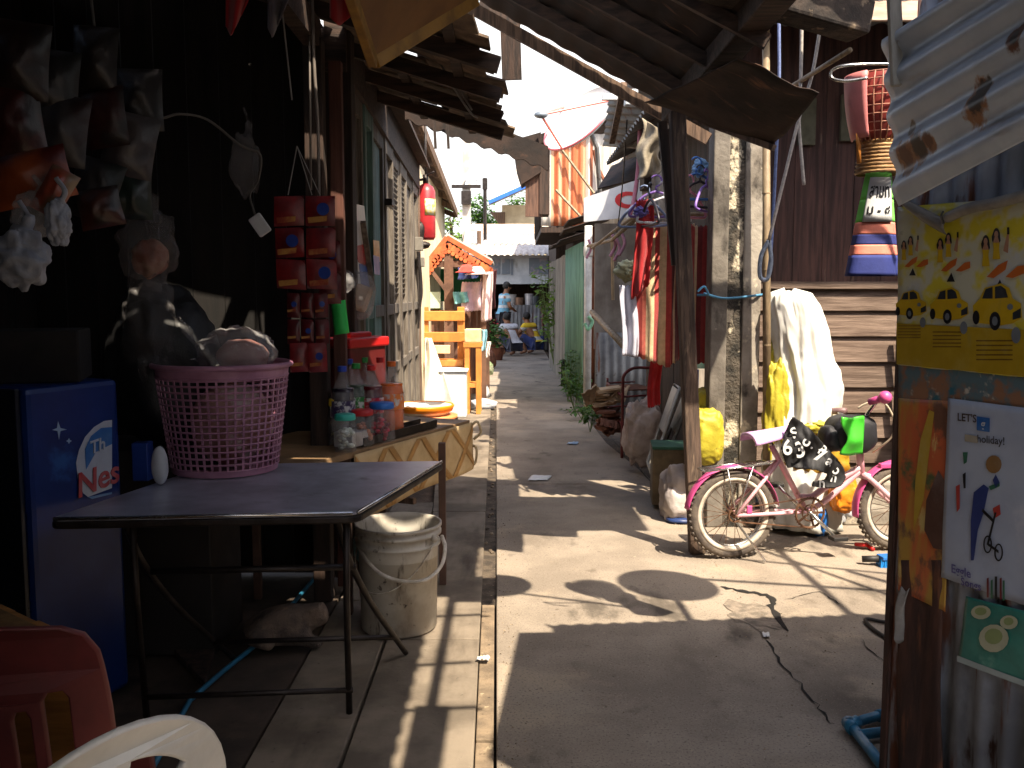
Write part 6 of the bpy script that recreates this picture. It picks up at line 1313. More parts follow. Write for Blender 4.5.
# ------------------------------------------------------------------ wooden doors wall
dw = thing('folding_door_house', 'weathered timber house front of tall faded folding doors on the left', 'house', (-1.0, 7.4, 0))
D0, D1 = V((-.905, 5.0, 0)), V((-1.05, 10.0, 0)); dd = (D1-D0); dl = dd.length; dd.normalize(); dn = V((dd.y, -dd.x, 0))
def DP(s, z, e=0): return D0 + dd*s + dn*e + V((0, 0, z))
edges = [0, .62, 1.05, 1.75, 2.35, 2.95, 3.6, 4.3, 5.0]
for i in range(8):
    s0_, s1_ = edges[i], edges[i+1]; m = wood_teal if i in (1,) else wood_door; louv = i in (4, 5)
    r_ = part(MB().box((0, 0, 0), (.001, .001, .001)), 'door_leaf', m, dw) if False else None
    mb = MB(); st = .075
    def bx_(a, b, z0, z1, e0, e1): mb.hexa([DP(a, z0, e0), DP(b, z0, e0), DP(b, z0, e1), DP(a, z0, e1)], [DP(a, z1, e0), DP(b, z1, e0), DP(b, z1, e1), DP(a, z1, e1)])
    z = .12; top = 2.58; fold = .012*(i % 2)
    bx_(s0_+.004, s0_+st, z, top, -.01, .035+fold); bx_(s1_-st, s1_-.004, z, top, -.01, .035+fold)
    for zz0, zz1 in ((z, z+.12), (.82, .90), (1.30, 1.38), (top-.1, top)): bx_(s0_+st, s1_-st, zz0, zz1, -.01, .032+fold)
    lf = part(mb, 'door_leaf', m, dw, bev=.004)
    mb = MB()
    if louv:
        for k in range(24):
            zl = 1.42 + k*.045
            if zl < top-.14: mb.hexa([DP(s0_+st, zl, -.004), DP(s1_-st, zl, -.004), DP(s1_-st, zl+.008, -.004), DP(s0_+st, zl+.008, -.004)], [DP(s0_+st, zl+.04, .028), DP(s1_-st, zl+.04, .028), DP(s1_-st, zl+.048, .028), DP(s0_+st, zl+.048, .028)])
        bx_(s0_+st, s1_-st, z+.12, 1.30, -.008, .012)
        part(mb, 'louvres', m, lf)
    else:
        bx_(s0_+st, s1_-st, z+.12, top-.1, -.008, .012); part(mb, 'panel', wood_teal if i in (1, 2) else m, lf)
mb = MB(); mb.hexa([DP(-.2, 2.58, -.05), DP(dl+.1, 2.58, -.05), DP(dl+.1, 2.58, .06), DP(-.2, 2.58, .06)], [DP(-.2, 3.0, -.05), DP(dl+.1, 3.0, -.05), DP(dl+.1, 3.0, .06), DP(-.2, 3.0, .06)]); part(mb, 'lintel', wood_dh, dw)
mb = MB(); mb.hexa([DP(-.1, -.06, -.1), DP(dl, -.06, -.1), DP(dl, -.06, .07), DP(-.1, -.06, .07)], [DP(-.1, .11, -.1), DP(dl, .11, -.1), DP(dl, .11, .07), DP(-.1, .11, .07)]); part(mb, 'threshold', conc2, dw)
mb = MB(); mb.prism([DP(1.7, 2.86, .0), DP(dl+.1, 2.86, .0), DP(dl+.1, 2.80, .17), DP(1.7, 2.80, .17)], (0, 0, .03)); part(mb, 'shade_eave_board', wood_dh, dw)  # board added to throw shade on the upper doors
mb = MB(); mb.box(DP(-.10, 1.4, 0), (.16, .12, 2.8)); part(mb, 'post', wood_d, dw, bev=.006)
mb = MB(); mb.box(DP(dl+.06, 1.3, .0), (.12, .10, 2.7)); part(mb, 'post', wood_post, dw, bev=.006)
mb = MB(); planks(mb, (-1.06, 10.05, 0), (-2.2, .1, 0), (0, 0, 2.9), 12, seed=3); part(mb, 'end_wall', wood_d, dw)
mb = MB(); mb.box(DP(dl-.25, 1.98, .07), (.08, .10, .14)); mb.box(DP(dl-.05, 1.8, .07), (.08, .10, .1)); part(mb, 'meter_box', mat('meter_grey', lin((126, 120, 110)), .6, scale=8), dw, bev=.006)
mb = MB()
for k in range(4): mb.tube(curve([DP(dl-.3+.08*k, 1.9, .06), DP(dl-.28+.08*k, 1.5, .08), DP(dl-.32+.09*k, 1.1+.08*k, .06)]), .012, 6)
part(mb, 'wiring', metal_dk, dw)
# things on the doors
def on_door(pts, e, m, name, label, cat, th=.002):
    mb = MB(); mb.prism([hit(x, y, DP(0, 0, e), dn) for x, y in pts], dn*th); return mb
po = thing('door_poster', 'white, red and blue printed poster sheet pinned on the first door leaf', 'poster', hit(360, 290, DP(0, 0, .05), dn))
part(on_door([(352, 203), (364, 206), (372, 292), (356, 288)], .05, 0, '', '', ''), 'sheet', whi, po); part(on_door([(356, 246), (364, 244), (368, 268), (358, 262)], .053, 0, '', '', ''), 'printed_red', redi, po); part(on_door([(359, 264), (367, 264), (371, 289), (361, 285)], .053, 0, '', '', ''), 'printed_blue', pm('print_blue', (40, 90, 190)), po)
mb = MB(); mb.beam(hit(363, 222, DP(0, 0, .07), dn), hit(373, 290, DP(0, 0, .07), dn), .03, .02); solo(mb, 'grey_strip', wood_door, 'thin grey strip of wood slanting across the first poster', 'strip')
po = thing('door_poster', 'small yellow and blue picture sheet pinned on the teal door leaf', 'poster', hit(377, 270, DP(0, 0, .05), dn))
part(on_door([(373, 240), (379, 241), (380, 262), (374, 262)], .05, 0, '', '', ''), 'sheet', pm('poster_yellow', (206, 160, 60)), po); part(on_door([(373, 255), (379, 257), (380, 275), (374, 274)], .053, 0, '', '', ''), 'printed_blue', pm('print_blue2', (60, 120, 190)), po)
mb = MB(); mb.box(hit(390, 203, DP(0, 0, .07), dn), (.05, .16, .05)); solo(mb, 'door_bolt', metal_dk, 'black iron bolt fixed high on the wooden doors', 'bolt', bev=.004)
# red extinguisher at the corner
ex = P(426, 240, 10.2); rx = thing('fire_extinguisher', 'red fire extinguisher with yellow label hung at the corner of the wooden doors', 'extinguisher', ex)
Hx = P(426, 186, 10.2).z - ex.z
mb = MB(); mb.lathe([(0, 0), (.085, 0), (.105, .03), (.105, Hx-.06), (.08, Hx-.01), (.04, Hx+.02), (0, Hx+.03)], ex, 28); part(mb, 'cylinder', mat('extinguisher_red', lin((176, 44, 50)), .4, col2=lin((150, 34, 40)), scale=6, bump=.03, coat=.4), rx, smooth=True)
mb = MB(); mb.sheet(lambda u, v: ex + V((.1075*math.cos(R(-90+90*u)), .1075*math.sin(R(-90+90*u)), Hx*.45+Hx*.3*v)), 10, 2, .002); part(mb, 'label', mat('label_yellow', lin((220, 190, 60)), .5, col2=lin((206, 206, 190)), scale=20), rx, smooth=True)
mb = MB(); mb.tube([ex + V((0, 0, Hx+.02)), ex + V((0, 0, Hx+.12))], .03, 10); mb.beam(ex + V((0, 0, Hx+.1)), ex + V((.1, -.1, Hx+.14)), .02, .015); mb.tube(curve([ex + V((0, 0, Hx+.08)), ex + V((-.14, -.04, Hx)), ex + V((-.14, -.05, .2)), ex + V((-.12, -.05, .1))]), .014, 8); mb.tube([ex + V((0, .06, Hx)), ex + V((0, .06, Hx+.75))], .012, 6); part(mb, 'valve_and_hose', metal_dk, rx, smooth=True)
mb = MB(); mb.blob(P(420, 232, 10.1), (.05, .05, .12), 3, .2); mb.blob(P(422, 245, 10.1), (.09, .06, .04), 5, .2); solo(mb, 'black_bundle', metal_dk, 'small black bundle hung beside the red extinguisher', 'bundle', smooth=True)

# ------------------------------------------------------------------ counter table with bottles and jars
fa, fb_ = at(352, 452, .75), at(470, 420, .75); ed = (fb_-fa); el = ed.length; ed.normalize(); en = V((-ed.y, ed.x, 0)); 
ct = thing('drinks_counter', 'low wooden counter with patterned cream front cloth holding bottles and jars', 'counter', (fa+fb_)/2 + en*.3 - V((0, 0, .75)))
mb = MB(); mb.prism([fa - ed*.35, fb_, fb_ + en*.62, fa + en*.62 - ed*.35], (0, 0, -.03)); part(mb, 'tabletop', mat('counter_top', lin((150, 120, 86)), .6, scale=5, bump=.1), ct, bev=.004)
cw = mat('diamond_cloth', lin((206, 178, 132)), .8, col2=lin((184, 154, 108)), scale=6, bump=.15)
Hc = .30
def ccp(u, v, e=0): return fa + ed*(el*u) + V((0, 0, -.012 - Hc*v*(1-.12*u))) - en*(.012+e+.018*math.sin(u*9)*v)
mb = MB(); mb.sheet(ccp, 30, 10, .004); part(mb, 'front_cloth', cw, ct, smooth=True)
mb = MB()
for k in range(4):
    u0 = .10+.27*k
    for dx_ in (.16, -.16):
        def strip(u, v): return ccp(min(1, max(0, u0 + dx_*(v-.5)*1.5 + .045*(u-.5))), v*.96+.02, .006)
        mb.sheet(strip, 3, 12, .001)
part(mb, 'cloth_pattern', mat('cloth_pattern', lin((186, 140, 80)), .8, bump=.05), ct, smooth=True)
for q in (G(443, 584), fa + en*.55, fb_ + en*.55 - ed*.05, fa + en*.03):
    mb = MB(); mb.box((q.x, q.y, .36), (.035, .035, .72)); part(mb, 'leg', mat('brown_leg', lin((92, 66, 54)), .7, scale=8, bump=.1), ct, bev=.003)
mb = MB(); mb.beam(fa + ed*.6 + en*.03 + V((0, 0, -.35)), fa + ed*.6 + en*.55 + V((0, 0, -.35)), .03, .03); part(mb, 'stretcher', wood_post, ct)
mb = MB(); e0 = fb_ + V((0, 0, -.04)); mb.tube(curve([e0, e0 + V((.04, 0, .03)), e0 + V((.06, 0, -.03)), e0 + V((.02, 0, -.07))]), .008, 6); mb.tube(curve([e0 + V((0, 0, -.1)), e0 + V((.035, 0, -.12)), e0 + V((.03, 0, -.2)), e0 + V((0, 0, -.22))]), .008, 6); part(mb, 'cord_tie', mat('tie_cream', lin((206, 186, 150)), .8, bump=0), ct, smooth=True)
def cpt(px, d=0.0):   # spot on the counter top under pixel column at depth d behind the front edge
    n = V((-ed.y, ed.x, 0)); o = fa + en*d; 
    r = ray(px, 420); k = (o-CAM).cross(ed).z/ r.cross(ed).z; q = CAM + r*k; return V((q.x, q.y, .752))
def bottle(px, d, h, r, cap, liq, lab, label, fill=.6):
    q = cpt(px, d); t = thing('drink_bottle', label, 'bottle', q, 'drink bottles on the counter')
    prof = [(0, .002), (r*.9, .002), (r, .012), (r, h*.30), (r*.96, h*.34), (r, h*.38), (r, h*.58), (r*.92, h*.66), (r*.55, h*.80), (r*.30, h*.88), (r*.28, h*.95), (0, h*.95)]
    mb = MB(); mb.lathe(prof, q, 24); part(mb, 'body', pet, t, smooth=True)
    mb = MB(); mb.lathe([(0, .005)] + [(max(0, a*.93), b) for a, b in prof[1:] if b <= h*fill] + [(r*.90, h*fill), (0, h*fill)], q, 24); part(mb, 'drink', mat('drink_%d_%d_%d' % liq, lin(liq), .2, bump=0), t, smooth=True)
    mb = MB(); mb.lathe([(r*1.01, h*.36), (r*1.015, h*.37), (r*1.015, h*.56), (r*1.01, h*.57)], q, 24); part(mb, 'label', mat('blabel_%d_%d_%d' % lab, lin(lab), .4, col2=lin((206, 206, 206)), scale=30, lo=.5, hi=.6, bump=0), t, smooth=True)
    mb = MB(); mb.lathe([(0, h*.93), (r*.36, h*.93), (r*.36, h), (0, h)], q, 16); part(mb, 'cap', plastic('cap_%d' % (sum(cap)), cap), t, bev=.002)
bottle(392, .10, .37, .062, (226, 110, 40), (240, 110, 24), (226, 130, 60), 'tall orange drink bottle at the right end of the row', .70)
bottle(372, .12, .36, .058, (200, 36, 40), (90, 16, 26), (200, 40, 60), 'dark red cola style bottle with red cap next to the orange one', .72)
bottle(381, .22, .38, .055, (196, 34, 38), (226, 120, 60), (210, 180, 170), 'red capped clear bottle partly behind the orange bottle', .5)
bottle(357, .18, .37, .058, (44, 150, 70), (40, 60, 44), (50, 130, 60), 'green capped bottle with green label', .72)
bottle(365, .30, .38, .055, (40, 130, 60), (50, 60, 40), (190, 190, 170), 'second green capped bottle behind the cola style one', .5)
bottle(343, .14, .37, .058, (36, 70, 180), (36, 26, 40), (60, 50, 90), 'blue capped dark drink bottle at the left of the row', .72)
bottle(350, .30, .38, .055, (30, 60, 150), (60, 40, 40), (90, 60, 60), 'navy capped bottle behind the blue capped one', .5)
def jar(px, d, h, r, lidc, cont, label):
    q = cpt(px, d); t = thing('sweet_jar', label, 'jar', q, 'jars on the counter')
    mb = MB(); mb.lathe([(0, .002), (r*.95, .002), (r, .01), (r, h*.78), (r*.86, h*.84), (0, h*.84)], q, 26); part(mb, 'glass', pet, t, smooth=True)
    mb = MB(); rnd = random.Random(int(px))
    for k in range(26):
        a = rnd.random()*6.28; rr_ = r*.72*math.sqrt(rnd.random()); mb.blob(q + V((rr_*math.cos(a), rr_*math.sin(a), .015+h*.5*rnd.random())), (.013, .013, .01), k, .2, nu=8, nv=6)
    part(mb, 'sweets', mat('sweets_%d' % int(px), lin(cont), .5, island=.5, bump=0), t, smooth=True)
    mb = MB(); mb.lathe([(0, h*.84), (r*.92, h*.84), (r*.94, h*.86), (r*.92, h*.98), (r*.8, h), (0, h)], q, 26); part(mb, 'lid', plastic('lid_%d' % sum(lidc), lidc), t, smooth=True)
jar(382, .03, .19, .062, (40, 110, 200), (190, 44, 70), 'wide jar with blue lid in front of the orange bottle'); jar(362, .05, .17, .055, (196, 40, 44), (176, 110, 80), 'jar with red lid left of the blue lidded jar')
jar(345, .03, .17, .05, (60, 190, 170), (206, 214, 206), 'white jar with mint green lid at the left end'); jar(338, .16, .22, .045, (226, 196, 40), (120, 110, 60), 'jar with yellow lid behind the mint lidded one')
rl_ = thing('red_box', 'red plastic lidded box standing behind the row of drink bottles', 'box', cpt(350, .42)); q = cpt(350, .42); yaw = math.atan2(ed.y, ed.x)
mb = MB(); mb.box(q + V((0, 0, .22)), (.34, .24, .44), yaw); part(mb, 'body', plastic('wine_red', (96, 30, 30)), rl_, bev=.01)
mb = MB(); mb.box(q + V((0, 0, .455)), (.37, .27, .05), yaw); mb.box(q + V((.02, .04, .49)), (.2, .10, .03), yaw); part(mb, 'lid', plastic('red', (196, 34, 34)), rl_, bev=.01)
tr = thing('dark_tray', 'shallow dark metal tray along the counter front edge', 'tray', cpt(385, .0)); a = fa + ed*.12 + en*.02 + V((0, 0, .004)); b = fa + ed*(el*.70) + en*.02 + V((0, 0, .004))
mb = MB(); mb.prism([a, b, b + en*.10, a + en*.10], (0, 0, .008)); mb.beam(a + V((0, 0, .02)), b + V((0, 0, .02)), .006, .04); mb.beam(a + en*.1 + V((0, 0, .02)), b + en*.1 + V((0, 0, .02)), .006, .04); part(mb, 'tray', metal_dk, tr)
mb = MB(); mb.box(fa + ed*.10 + en*.07 + V((0, 0, .045)), (.14, .10, .07), yaw); solo(mb, 'foil_pack', mat('foil', lin((190, 194, 200)), .3, .5, bump=.3, scale=12), 'silvery foil pack lying on the dark tray in front of the jars', 'pack', bev=.006)
# basin on an orange tub, white sheet, watering can
q = G(424, 452); q = V((P(424, 420, 7.9).x, 7.9, 0)); zb = P(424, 414, 7.9).z
bt = thing('orange_tub', 'peach orange plastic tub standing behind the counter under the basin', 'tub', (q.x+.05, q.y, 0))
mb = MB(); mb.lathe([(0, .0), (.17, .0), (.21, zb-.04), (.23, zb-.03), (.23, zb-.005), (0, zb-.01)], (q.x+.06, q.y, 0), 30); part(mb, 'body', plastic('peach', (232, 146, 90)), bt, smooth=True)
bn_ = thing('round_basin', 'round white basin with orange rim sitting on the peach tub', 'basin', (q.x, q.y, zb))
mb = MB(); mb.lathe([(0, .0), (.20, .0), (.235, .035), (.25, .075), (.24, .08), (.20, .02), (0, .012)], (q.x, q.y, zb), 36); part(mb, 'bowl', plastic('warm_white', (226, 216, 204)), bn_, smooth=True)
mb = MB(); mb.lathe([(.225, .03), (.243, .03), (.262, .075), (.255, .088), (.242, .082)], (q.x, q.y, zb), 40, closed=True); part(mb, 'rim', plastic('orange', (240, 140, 24)), bn_, smooth=True)
mb = MB(); mb.blob((q.x-.05, q.y, zb+.06), (.10, .10, .035), 4, .25); part(mb, 'contents', whi, bn_, smooth=True)

# ------------------------------------------------------------------ near left: wooden counter and two plastic chairs
wcn = thing('wooden_counter', 'yellow brown boarded wooden counter behind the red plastic chair', 'counter', (-1.25, 2.0, 0))
ta, tb2 = at(86, 638, .72), at(-10, 594, .72); e1 = (tb2-ta).normalized(); e2 = V((-1, -.03, 0))
mb = MB(); 
planks(mb, ta + V((0, 0, -.025)), e2*.9, e1*.75, 5, seed=3, th=.025); part(mb, 'top', mat('worn_counter_top', lin((150, 116, 66)), .6, col2=lin((110, 80, 44)), scale=4, stretch=(3, 3, 3), bump=.25, island=.15), wcn, bev=.003)
mb = MB(); o = ta + e1*.02 + e2*.02; planks(mb, V((o.x, o.y, .02)), e2*.86, V((0, 0, .67)), 5, seed=5, th=.02); planks(mb, V((o.x, o.y+.03, .02)), e1*.7, V((0, 0, .67)), 6, seed=6, th=.02); part(mb, 'side_boards', wood_tan, wcn, bev=.002)
def chair(name, label, m, c, yaw, outline, holes, z_seat=.42, hb=.84, wb=.46, splay=.06, bend=.05):
    """monobloc: back is a plate in local (x across, y up), bowed; front of the chair is local +Y"""
    t = thing(name, label, 'plastic chair', c); Rz = Matrix.Rotation(yaw, 3, 'Z'); c = V(c)
    def L(x, y, z): return c + Rz @ V((x, y, z))
    def fn(x, y, z):
        k = (y - z_seat)/(hb-z_seat); return L(x, -.20 - .09*k + .9*bend*(abs(x)/(wb/2))**2 + z, y)
    me = plate_mesh(outline, holes, .004, .005, fn); part(None, 'backrest', m, t, mesh=me, smooth=False)
    mb = MB(); mb.sheet(lambda u, v: L((u-.5)*(.40+.05*v), -.21+.43*v, z_seat - .02*math.sin(PI*u)*math.sin(PI*v) - .03*(v > .93)), 14, 14, .012); part(mb, 'seat', m, t, smooth=True)
    for sx in (-1, 1):
        for y0, y1 in ((-.18, -.26), (.18, .24)):
            mb = MB(); mb.beam(L(sx*.20, y0, z_seat), L(sx*.24, y1, 0.0), .06, .035, Rz @ V((0, 1, 0)), .04, .03); part(mb, 'leg', m, t, bev=.006)
    return t
redp = mat('faded_red_plastic', lin((122, 52, 50)), .5, col2=lin((98, 42, 41)), scale=5, bump=.05, layers=((lin((104, 50, 46)), 4, .54, .74, X1),))
whp = mat('dull_white_plastic', lin((206, 206, 202)), .42, col2=lin((184, 184, 180)), scale=5, bump=.04, layers=((lin((150, 146, 138)), 6, .62, .8, X1),))
ol = [(-.215, .42)] + [(-.225 - .012*math.sin(PI*k/8), .42+.36*k/8) for k in range(1, 8)] + [(-.225, .77), (-.205, .81), (-.17, .83), (-.08, .842), (0, .846), (.08, .842), (.17, .83), (.205, .81), (.225, .77)] + [(.225 + .012*math.sin(PI*k/8), .42+.36*(1-k/8)) for k in range(1, 8)] + [(.215, .42)]
hl = []
for k, x in enumerate((-.15, -.09, -.03, .03, .09, .15)):
    wd_ = .019 if abs(x) < .12 else .026; top = .685 + (.02 if abs(x) > .12 else -.012*(abs(x) > .06)); hl.append([(x-wd_, .47), (x+wd_, .47), (x+wd_, top-.02), (x+wd_*.6, top), (x-wd_*.6, top), (x-wd_, top-.02)])
cr_ = P(-6, 640, 1.66)
chair('red_chair', 'faded red plastic chair with slotted back at the bottom left corner', redp, (cr_.x-.10, 1.63+.27, 0), R(11), ol, hl, hb=.83)
n = 22
ol = [(-.23, .42)] + [(.235*math.cos(PI - PI*k/n)*1.0, .56 + .285*math.sin(PI*k/n)**.85) for k in range(n+1)] + [(.23, .42)]
def oval(cx, cy, rx, ry, rot, n=18): return [(cx + rx*math.cos(2*PI*k/n)*math.cos(rot) - ry*math.sin(2*PI*k/n)*math.sin(rot), cy + rx*math.cos(2*PI*k/n)*math.sin(rot) + ry*math.sin(2*PI*k/n)*math.cos(rot)) for k in range(n)]
def wedge(a0, a1, r0_, r1_, n=8):
    f = lambda a, k: (.20*k*math.cos(a), .555 + .245*k*math.sin(a)); 
    r1_ *= 1.06; return [f(R(a0+(a1-a0)*i/n), r1_) for i in range(n+1)] + [f(R(a1+(a0-a1)*i/n), r0_) for i in range(n+1)]
hl = [wedge(8, 42, .34, .93), wedge(50, 86, .30, .93), wedge(94, 130, .30, .93), wedge(138, 172, .34, .93)]
a, b = V((-.435, 1.43, 0)), V((-.69, 1.06, 0)); d_ = (a-b).normalized(); yaw = math.atan2(d_.y, d_.x); ctr = (a+b)/2 + V((-d_.y, d_.x, 0))*.27
chair('white_chair', 'white plastic chair with rounded fan shaped back cut off by the lower frame edge', whp, (ctr.x, ctr.y, 0), yaw, ol, hl, hb=.845, bend=.04)

# cat under the table, hose, slab scraps
ctc = G(282, 648); ctc.y += .05; cx0, cy0 = ctc.x, ctc.y
k_ = lambda x, y, z: (cx0 + x, cy0 + y, z)
cv = [k_(-.10, 0, .085), k_(-.02, 0, .095), k_(.06, 0, .095), k_(.115, -.01, .115), k_(.155, -.02, .125), k_(.19, -.03, .112), k_(-.15, .04, .05), k_(-.13, .13, .03), k_(-.02, .16, .025), k_(.10, -.05, .04), k_(.17, -.06, .02), k_(-.10, -.07, .05), k_(-.02, -.10, .025), k_(.155, .008, .172), k_(.15, -.055, .170)]
ce = [(0, 1), (1, 2), (2, 3), (3, 4), (4, 5), (0, 6), (6, 7), (7, 8), (2, 9), (9, 10), (0, 11), (11, 12), (4, 13), (4, 14)]
me = skin_mesh(cv, ce, [.085, .09, .08, .055, .055, .022, .04, .024, .016, .035, .022, .045, .024, .010, .010], 2)
catm = mat('cat_fur', lin((136, 116, 100)), .9, col2=lin((84, 74, 68)), scale=9, bump=.9, bscale=90, bdist=.01, layers=((lin((196, 160, 126)), 5, .54, .64, X1),))
ca = thing('cat', 'grey and tan furry cat lying on the slab under the steel table', 'cat', (cx0, cy0, 0)); part(None, 'body', catm, ca, mesh=me)
mb = MB(); mb.tube([G(150, 772, .02), G(190, 700, .015), G(222, 672, .01), G(262, 640, .01), G(330, 560, .012)], .010, 8); solo(mb, 'blue_hose', pvc, 'thin blue water pipe running along the floor under the steel table', 'pipe', smooth=True)
mb = MB(); mb.prism([G(215, 655), G(170, 600), G(160, 640), G(205, 690)], (0, 0, .03)); solo(mb, 'floor_board', wood_d, 'brown board lying flat on the floor below the table left end', 'board', bev=.003)
mb = MB(); q = G(215, 640); mb.sheet(lambda u, v: q + V((-.2+.22*u, .1 + .05*math.sin(u*3), .02+.28*v)), 6, 6, .012); solo(mb, 'leaning_panel', mat('brown_panel', lin((70, 54, 46)), .8, bump=.2), 'small brown panel leaning under the steel table', 'panel')
# ------------------------------------------------------------------ left house beyond, stall
h2 = thing('cream_side_house', 'sunlit cream house with a brown tiled eave beyond the wooden doors', 'house', (-1.6, 12.5, 0))
mb = MB(); mb.box((-1.95, 13, 1.5), (1.7, 4.6, 3.0)); part(mb, 'wall', cream, h2)
a, b = P(414, 108, 10.1), P(461, 212, 15.3); b.x = a.x+.12
mb = MB(); mb.prism([a, b, b + V((-2.2, 0, .95)), a + V((-2.2, 0, .95))], (0, 0, .05)); part(mb, 'roof', mat('brown_tin_roof', lin((116, 92, 72)), .8, col2=lin((84, 64, 50)), scale=5, bump=.3), h2)
mb = MB(); mb.beam(a + V((.02, 0, -.03)), b + V((.02, 0, -.03)), .04, .12)
for t in range(9): q = a.lerp(b, t/8); mb.beam(q + V((0, 0, -.06)), q + V((-.8, 0, .28)), .05, .08)
part(mb, 'eave', wood_post, h2)
st = thing('fringed_stall', 'small stall with gabled roof and orange scalloped bargeboards on the left of the path', 'stall', (-.85, 12.6, 0))
pk_, le, re = P(447, 236, 12.4), P(417, 270, 12.4), P(492, 262, 12.4); le.z -= .06; bk2 = V((0, 1.9, 0))
tin = mat('bright_tin', lin((206, 200, 192)), .5, .2, col2=lin((176, 168, 160)), scale=4, bump=.15)
mb = MB(); mb.prism([le, pk_, pk_+bk2, le+bk2], (0, 0, .04)); mb.prism([pk_, re, re+bk2, pk_+bk2], (0, 0, .041)); part(mb, 'roof', tin, st)
orm = mat('orange_bargeboard', lin((206, 104, 56)), .7, col2=lin((170, 76, 40)), scale=8, bump=.2, island=.2)
mb = MB()
for p, q in ((pk_, le), (pk_, re)):
    mb.beam(p + V((0, -.03, -.02)), q + V((0, -.03, -.02)), .04, .06); nn_ = 11
    for k in range(nn_):
        c = p.lerp(q, (k+.5)/nn_) + V((0, -.03, -.12)); mb.lathe([(0, -.02), (.042, -.02), (.042, .02), (0, .02)], c, 10, Matrix.Rotation(PI/2, 3, 'X')); mb.lathe([(0, -.02), (.028, -.02), (.028, .02), (0, .02)], c + V((0, 0, -.07)), 8, Matrix.Rotation(PI/2, 3, 'X'))
part(mb, 'bargeboard', orm, st)
wst = mat('stall_timber', lin((110, 78, 60)), .8, col2=lin((80, 56, 44)), scale=5, bump=.3)
mb = MB(); mb.beam(pk_ + V((.02, .02, -.15)), V((pk_.x+.02, pk_.y+.02, .0)), .12, .10, (0, 1, 0)); part(mb, 'post', wst, st)
for x in (le.x+.1, re.x-.12):
    for y in (12.45, 14.2): mb = MB(); mb.box((x, y, 1.0), (.08, .08, 2.0)); part(mb, 'post', wst, st)
mb = MB(); mb.beam((le.x+.1, 12.42, 1.86), (re.x-.1, 12.42, 1.86), .07, .08); mb.beam(P(425, 262, 12.4), P(446, 290, 12.4), .06, .05); mb.beam(P(470, 290, 12.4), P(450, 302, 12.4), .06, .05); part(mb, 'brace', wst, st)
mb = MB(); planks(mb, (le.x+.08, 12.62, .1), (re.x-le.x-.2, 0, 0), (0, 0, 1.15), 9, seed=4); part(mb, 'front_boards', mat('stall_boards', lin((120, 84, 66)), .8, col2=lin((90, 60, 48)), scale=5, stretch=(5, 5, .6), bump=.3, island=.2), st)
mb = MB(); mb.box((-.95, 14.3, 1.6), (1.0, .05, .5)); part(mb, 'rear_panel', mat('green_panel', lin((60, 140, 92)), .7, scale=5), st)
def gar(x0, x1, y0, y1, Y, m, label, name, seed):
    hangmat(x0, x1, y0, y1, y1-2, Y, label, seed, m, 'garment', name, 'garments hung on the fringed stall', .05)
gar(482, 492, 272, 322, 12.2, cloth('pale_pink', (240, 214, 214)), 'pale pink garment hanging at the right post of the fringed stall', 'pink_garment', 1)
gar(489, 496, 270, 310, 12.5, cloth('maroon', (120, 52, 52)), 'maroon garment hanging behind the pale pink one', 'maroon_garment', 2)
gar(462, 482, 282, 312, 12.3, cloth('floral', (226, 196, 206)), 'white and pink patterned garment below the hats', 'patterned_garment', 3)
gar(454, 468, 292, 304, 12.25, cloth('aqua', (130, 196, 196)), 'aqua cloth folded over the rail in the stall', 'aqua_cloth', 4)
gar(458, 478, 268, 280, 12.35, cloth('navy2', (44, 62, 120)), 'navy blue cloth on the rail left of the hats', 'navy_cloth', 6)
gar(480, 486, 330, 352, 12.0, cloth('sky', (150, 206, 220)), 'sky blue cloth hanging low beside the orange bench', 'blue_cloth', 7)
gar(486, 490, 342, 358, 12.1, cloth('white3', (236, 226, 220)), 'small white cloth low by the sky blue one', 'white_cloth', 8)
for px, py, m, lab in ((467, 271, (226, 70, 60), 'red and white cap on the stall rail, left of two caps'), (477, 273, (240, 220, 214), 'pale cap on the stall rail, right of two caps')):
    q = P(px, py, 12.15); mb = MB(); mb.lathe([(0, .09), (.06, .08), (.10, .03), (.11, 0), (.16, -.015), (.16, -.02), (.10, -.01), (0, -.01)], q, 20); solo(mb, 'cap', cloth('cap_%d' % m[1], m), lab, 'cap', group='caps on the stall', smooth=True)
mb = MB(); mb.box(P(434, 300, 12.5), (.18, .06, .22)); solo(mb, 'green_notice', pm('notice_green', (200, 216, 190)), 'small pale green notice hanging in the stall left side', 'notice')
mb = MB(); mb.box(P(428, 313, 13), (.35, .1, .4)); solo(mb, 'yellow_crate', plastic('crate_yellow', (206, 190, 60)), 'yellow crate on the stall rear shelf', 'crate', bev=.01)
# orange benches
ob_ = mat('orange_wood', lin((232, 158, 72)), .55, col2=lin((212, 132, 52)), scale=5, stretch=(.8, 4, 4), bump=.15)
bn2 = thing('orange_bench', 'bright orange wooden bench with two slats standing before the stall', 'bench', P(440, 405, 11.6))
zz_ = lambda y: max(.0, P(440, y, 11.6).z)
x0, x1 = P(421, 350, 11.6).x, P(465, 350, 11.6).x; x2 = P(480, 350, 11.6).x
mb = MB()
for y0, y1 in ((311, 321), (332, 342)): mb.box(((x0+x1)/2, 11.6, (zz_(y0)+zz_(y1))/2), (x1-x0, .05, zz_(y0)-zz_(y1)))
part(mb, 'back_slat', ob_, bn2, bev=.008)
mb = MB(); mb.box((x1-.05, 11.64, (zz_(311)+zz_(402))/2), (.09, .06, zz_(311))); mb.box((x0+.05, 11.64, (zz_(311)+zz_(402))/2), (.09, .06, zz_(311))); part(mb, 'post', ob_, bn2, bev=.006)
mb = MB(); mb.box(((x0+x1)/2+.04, 11.5, zz_(362)), (x1-x0-.1, .3, .08)); part(mb, 'seat', ob_, bn2, bev=.006)
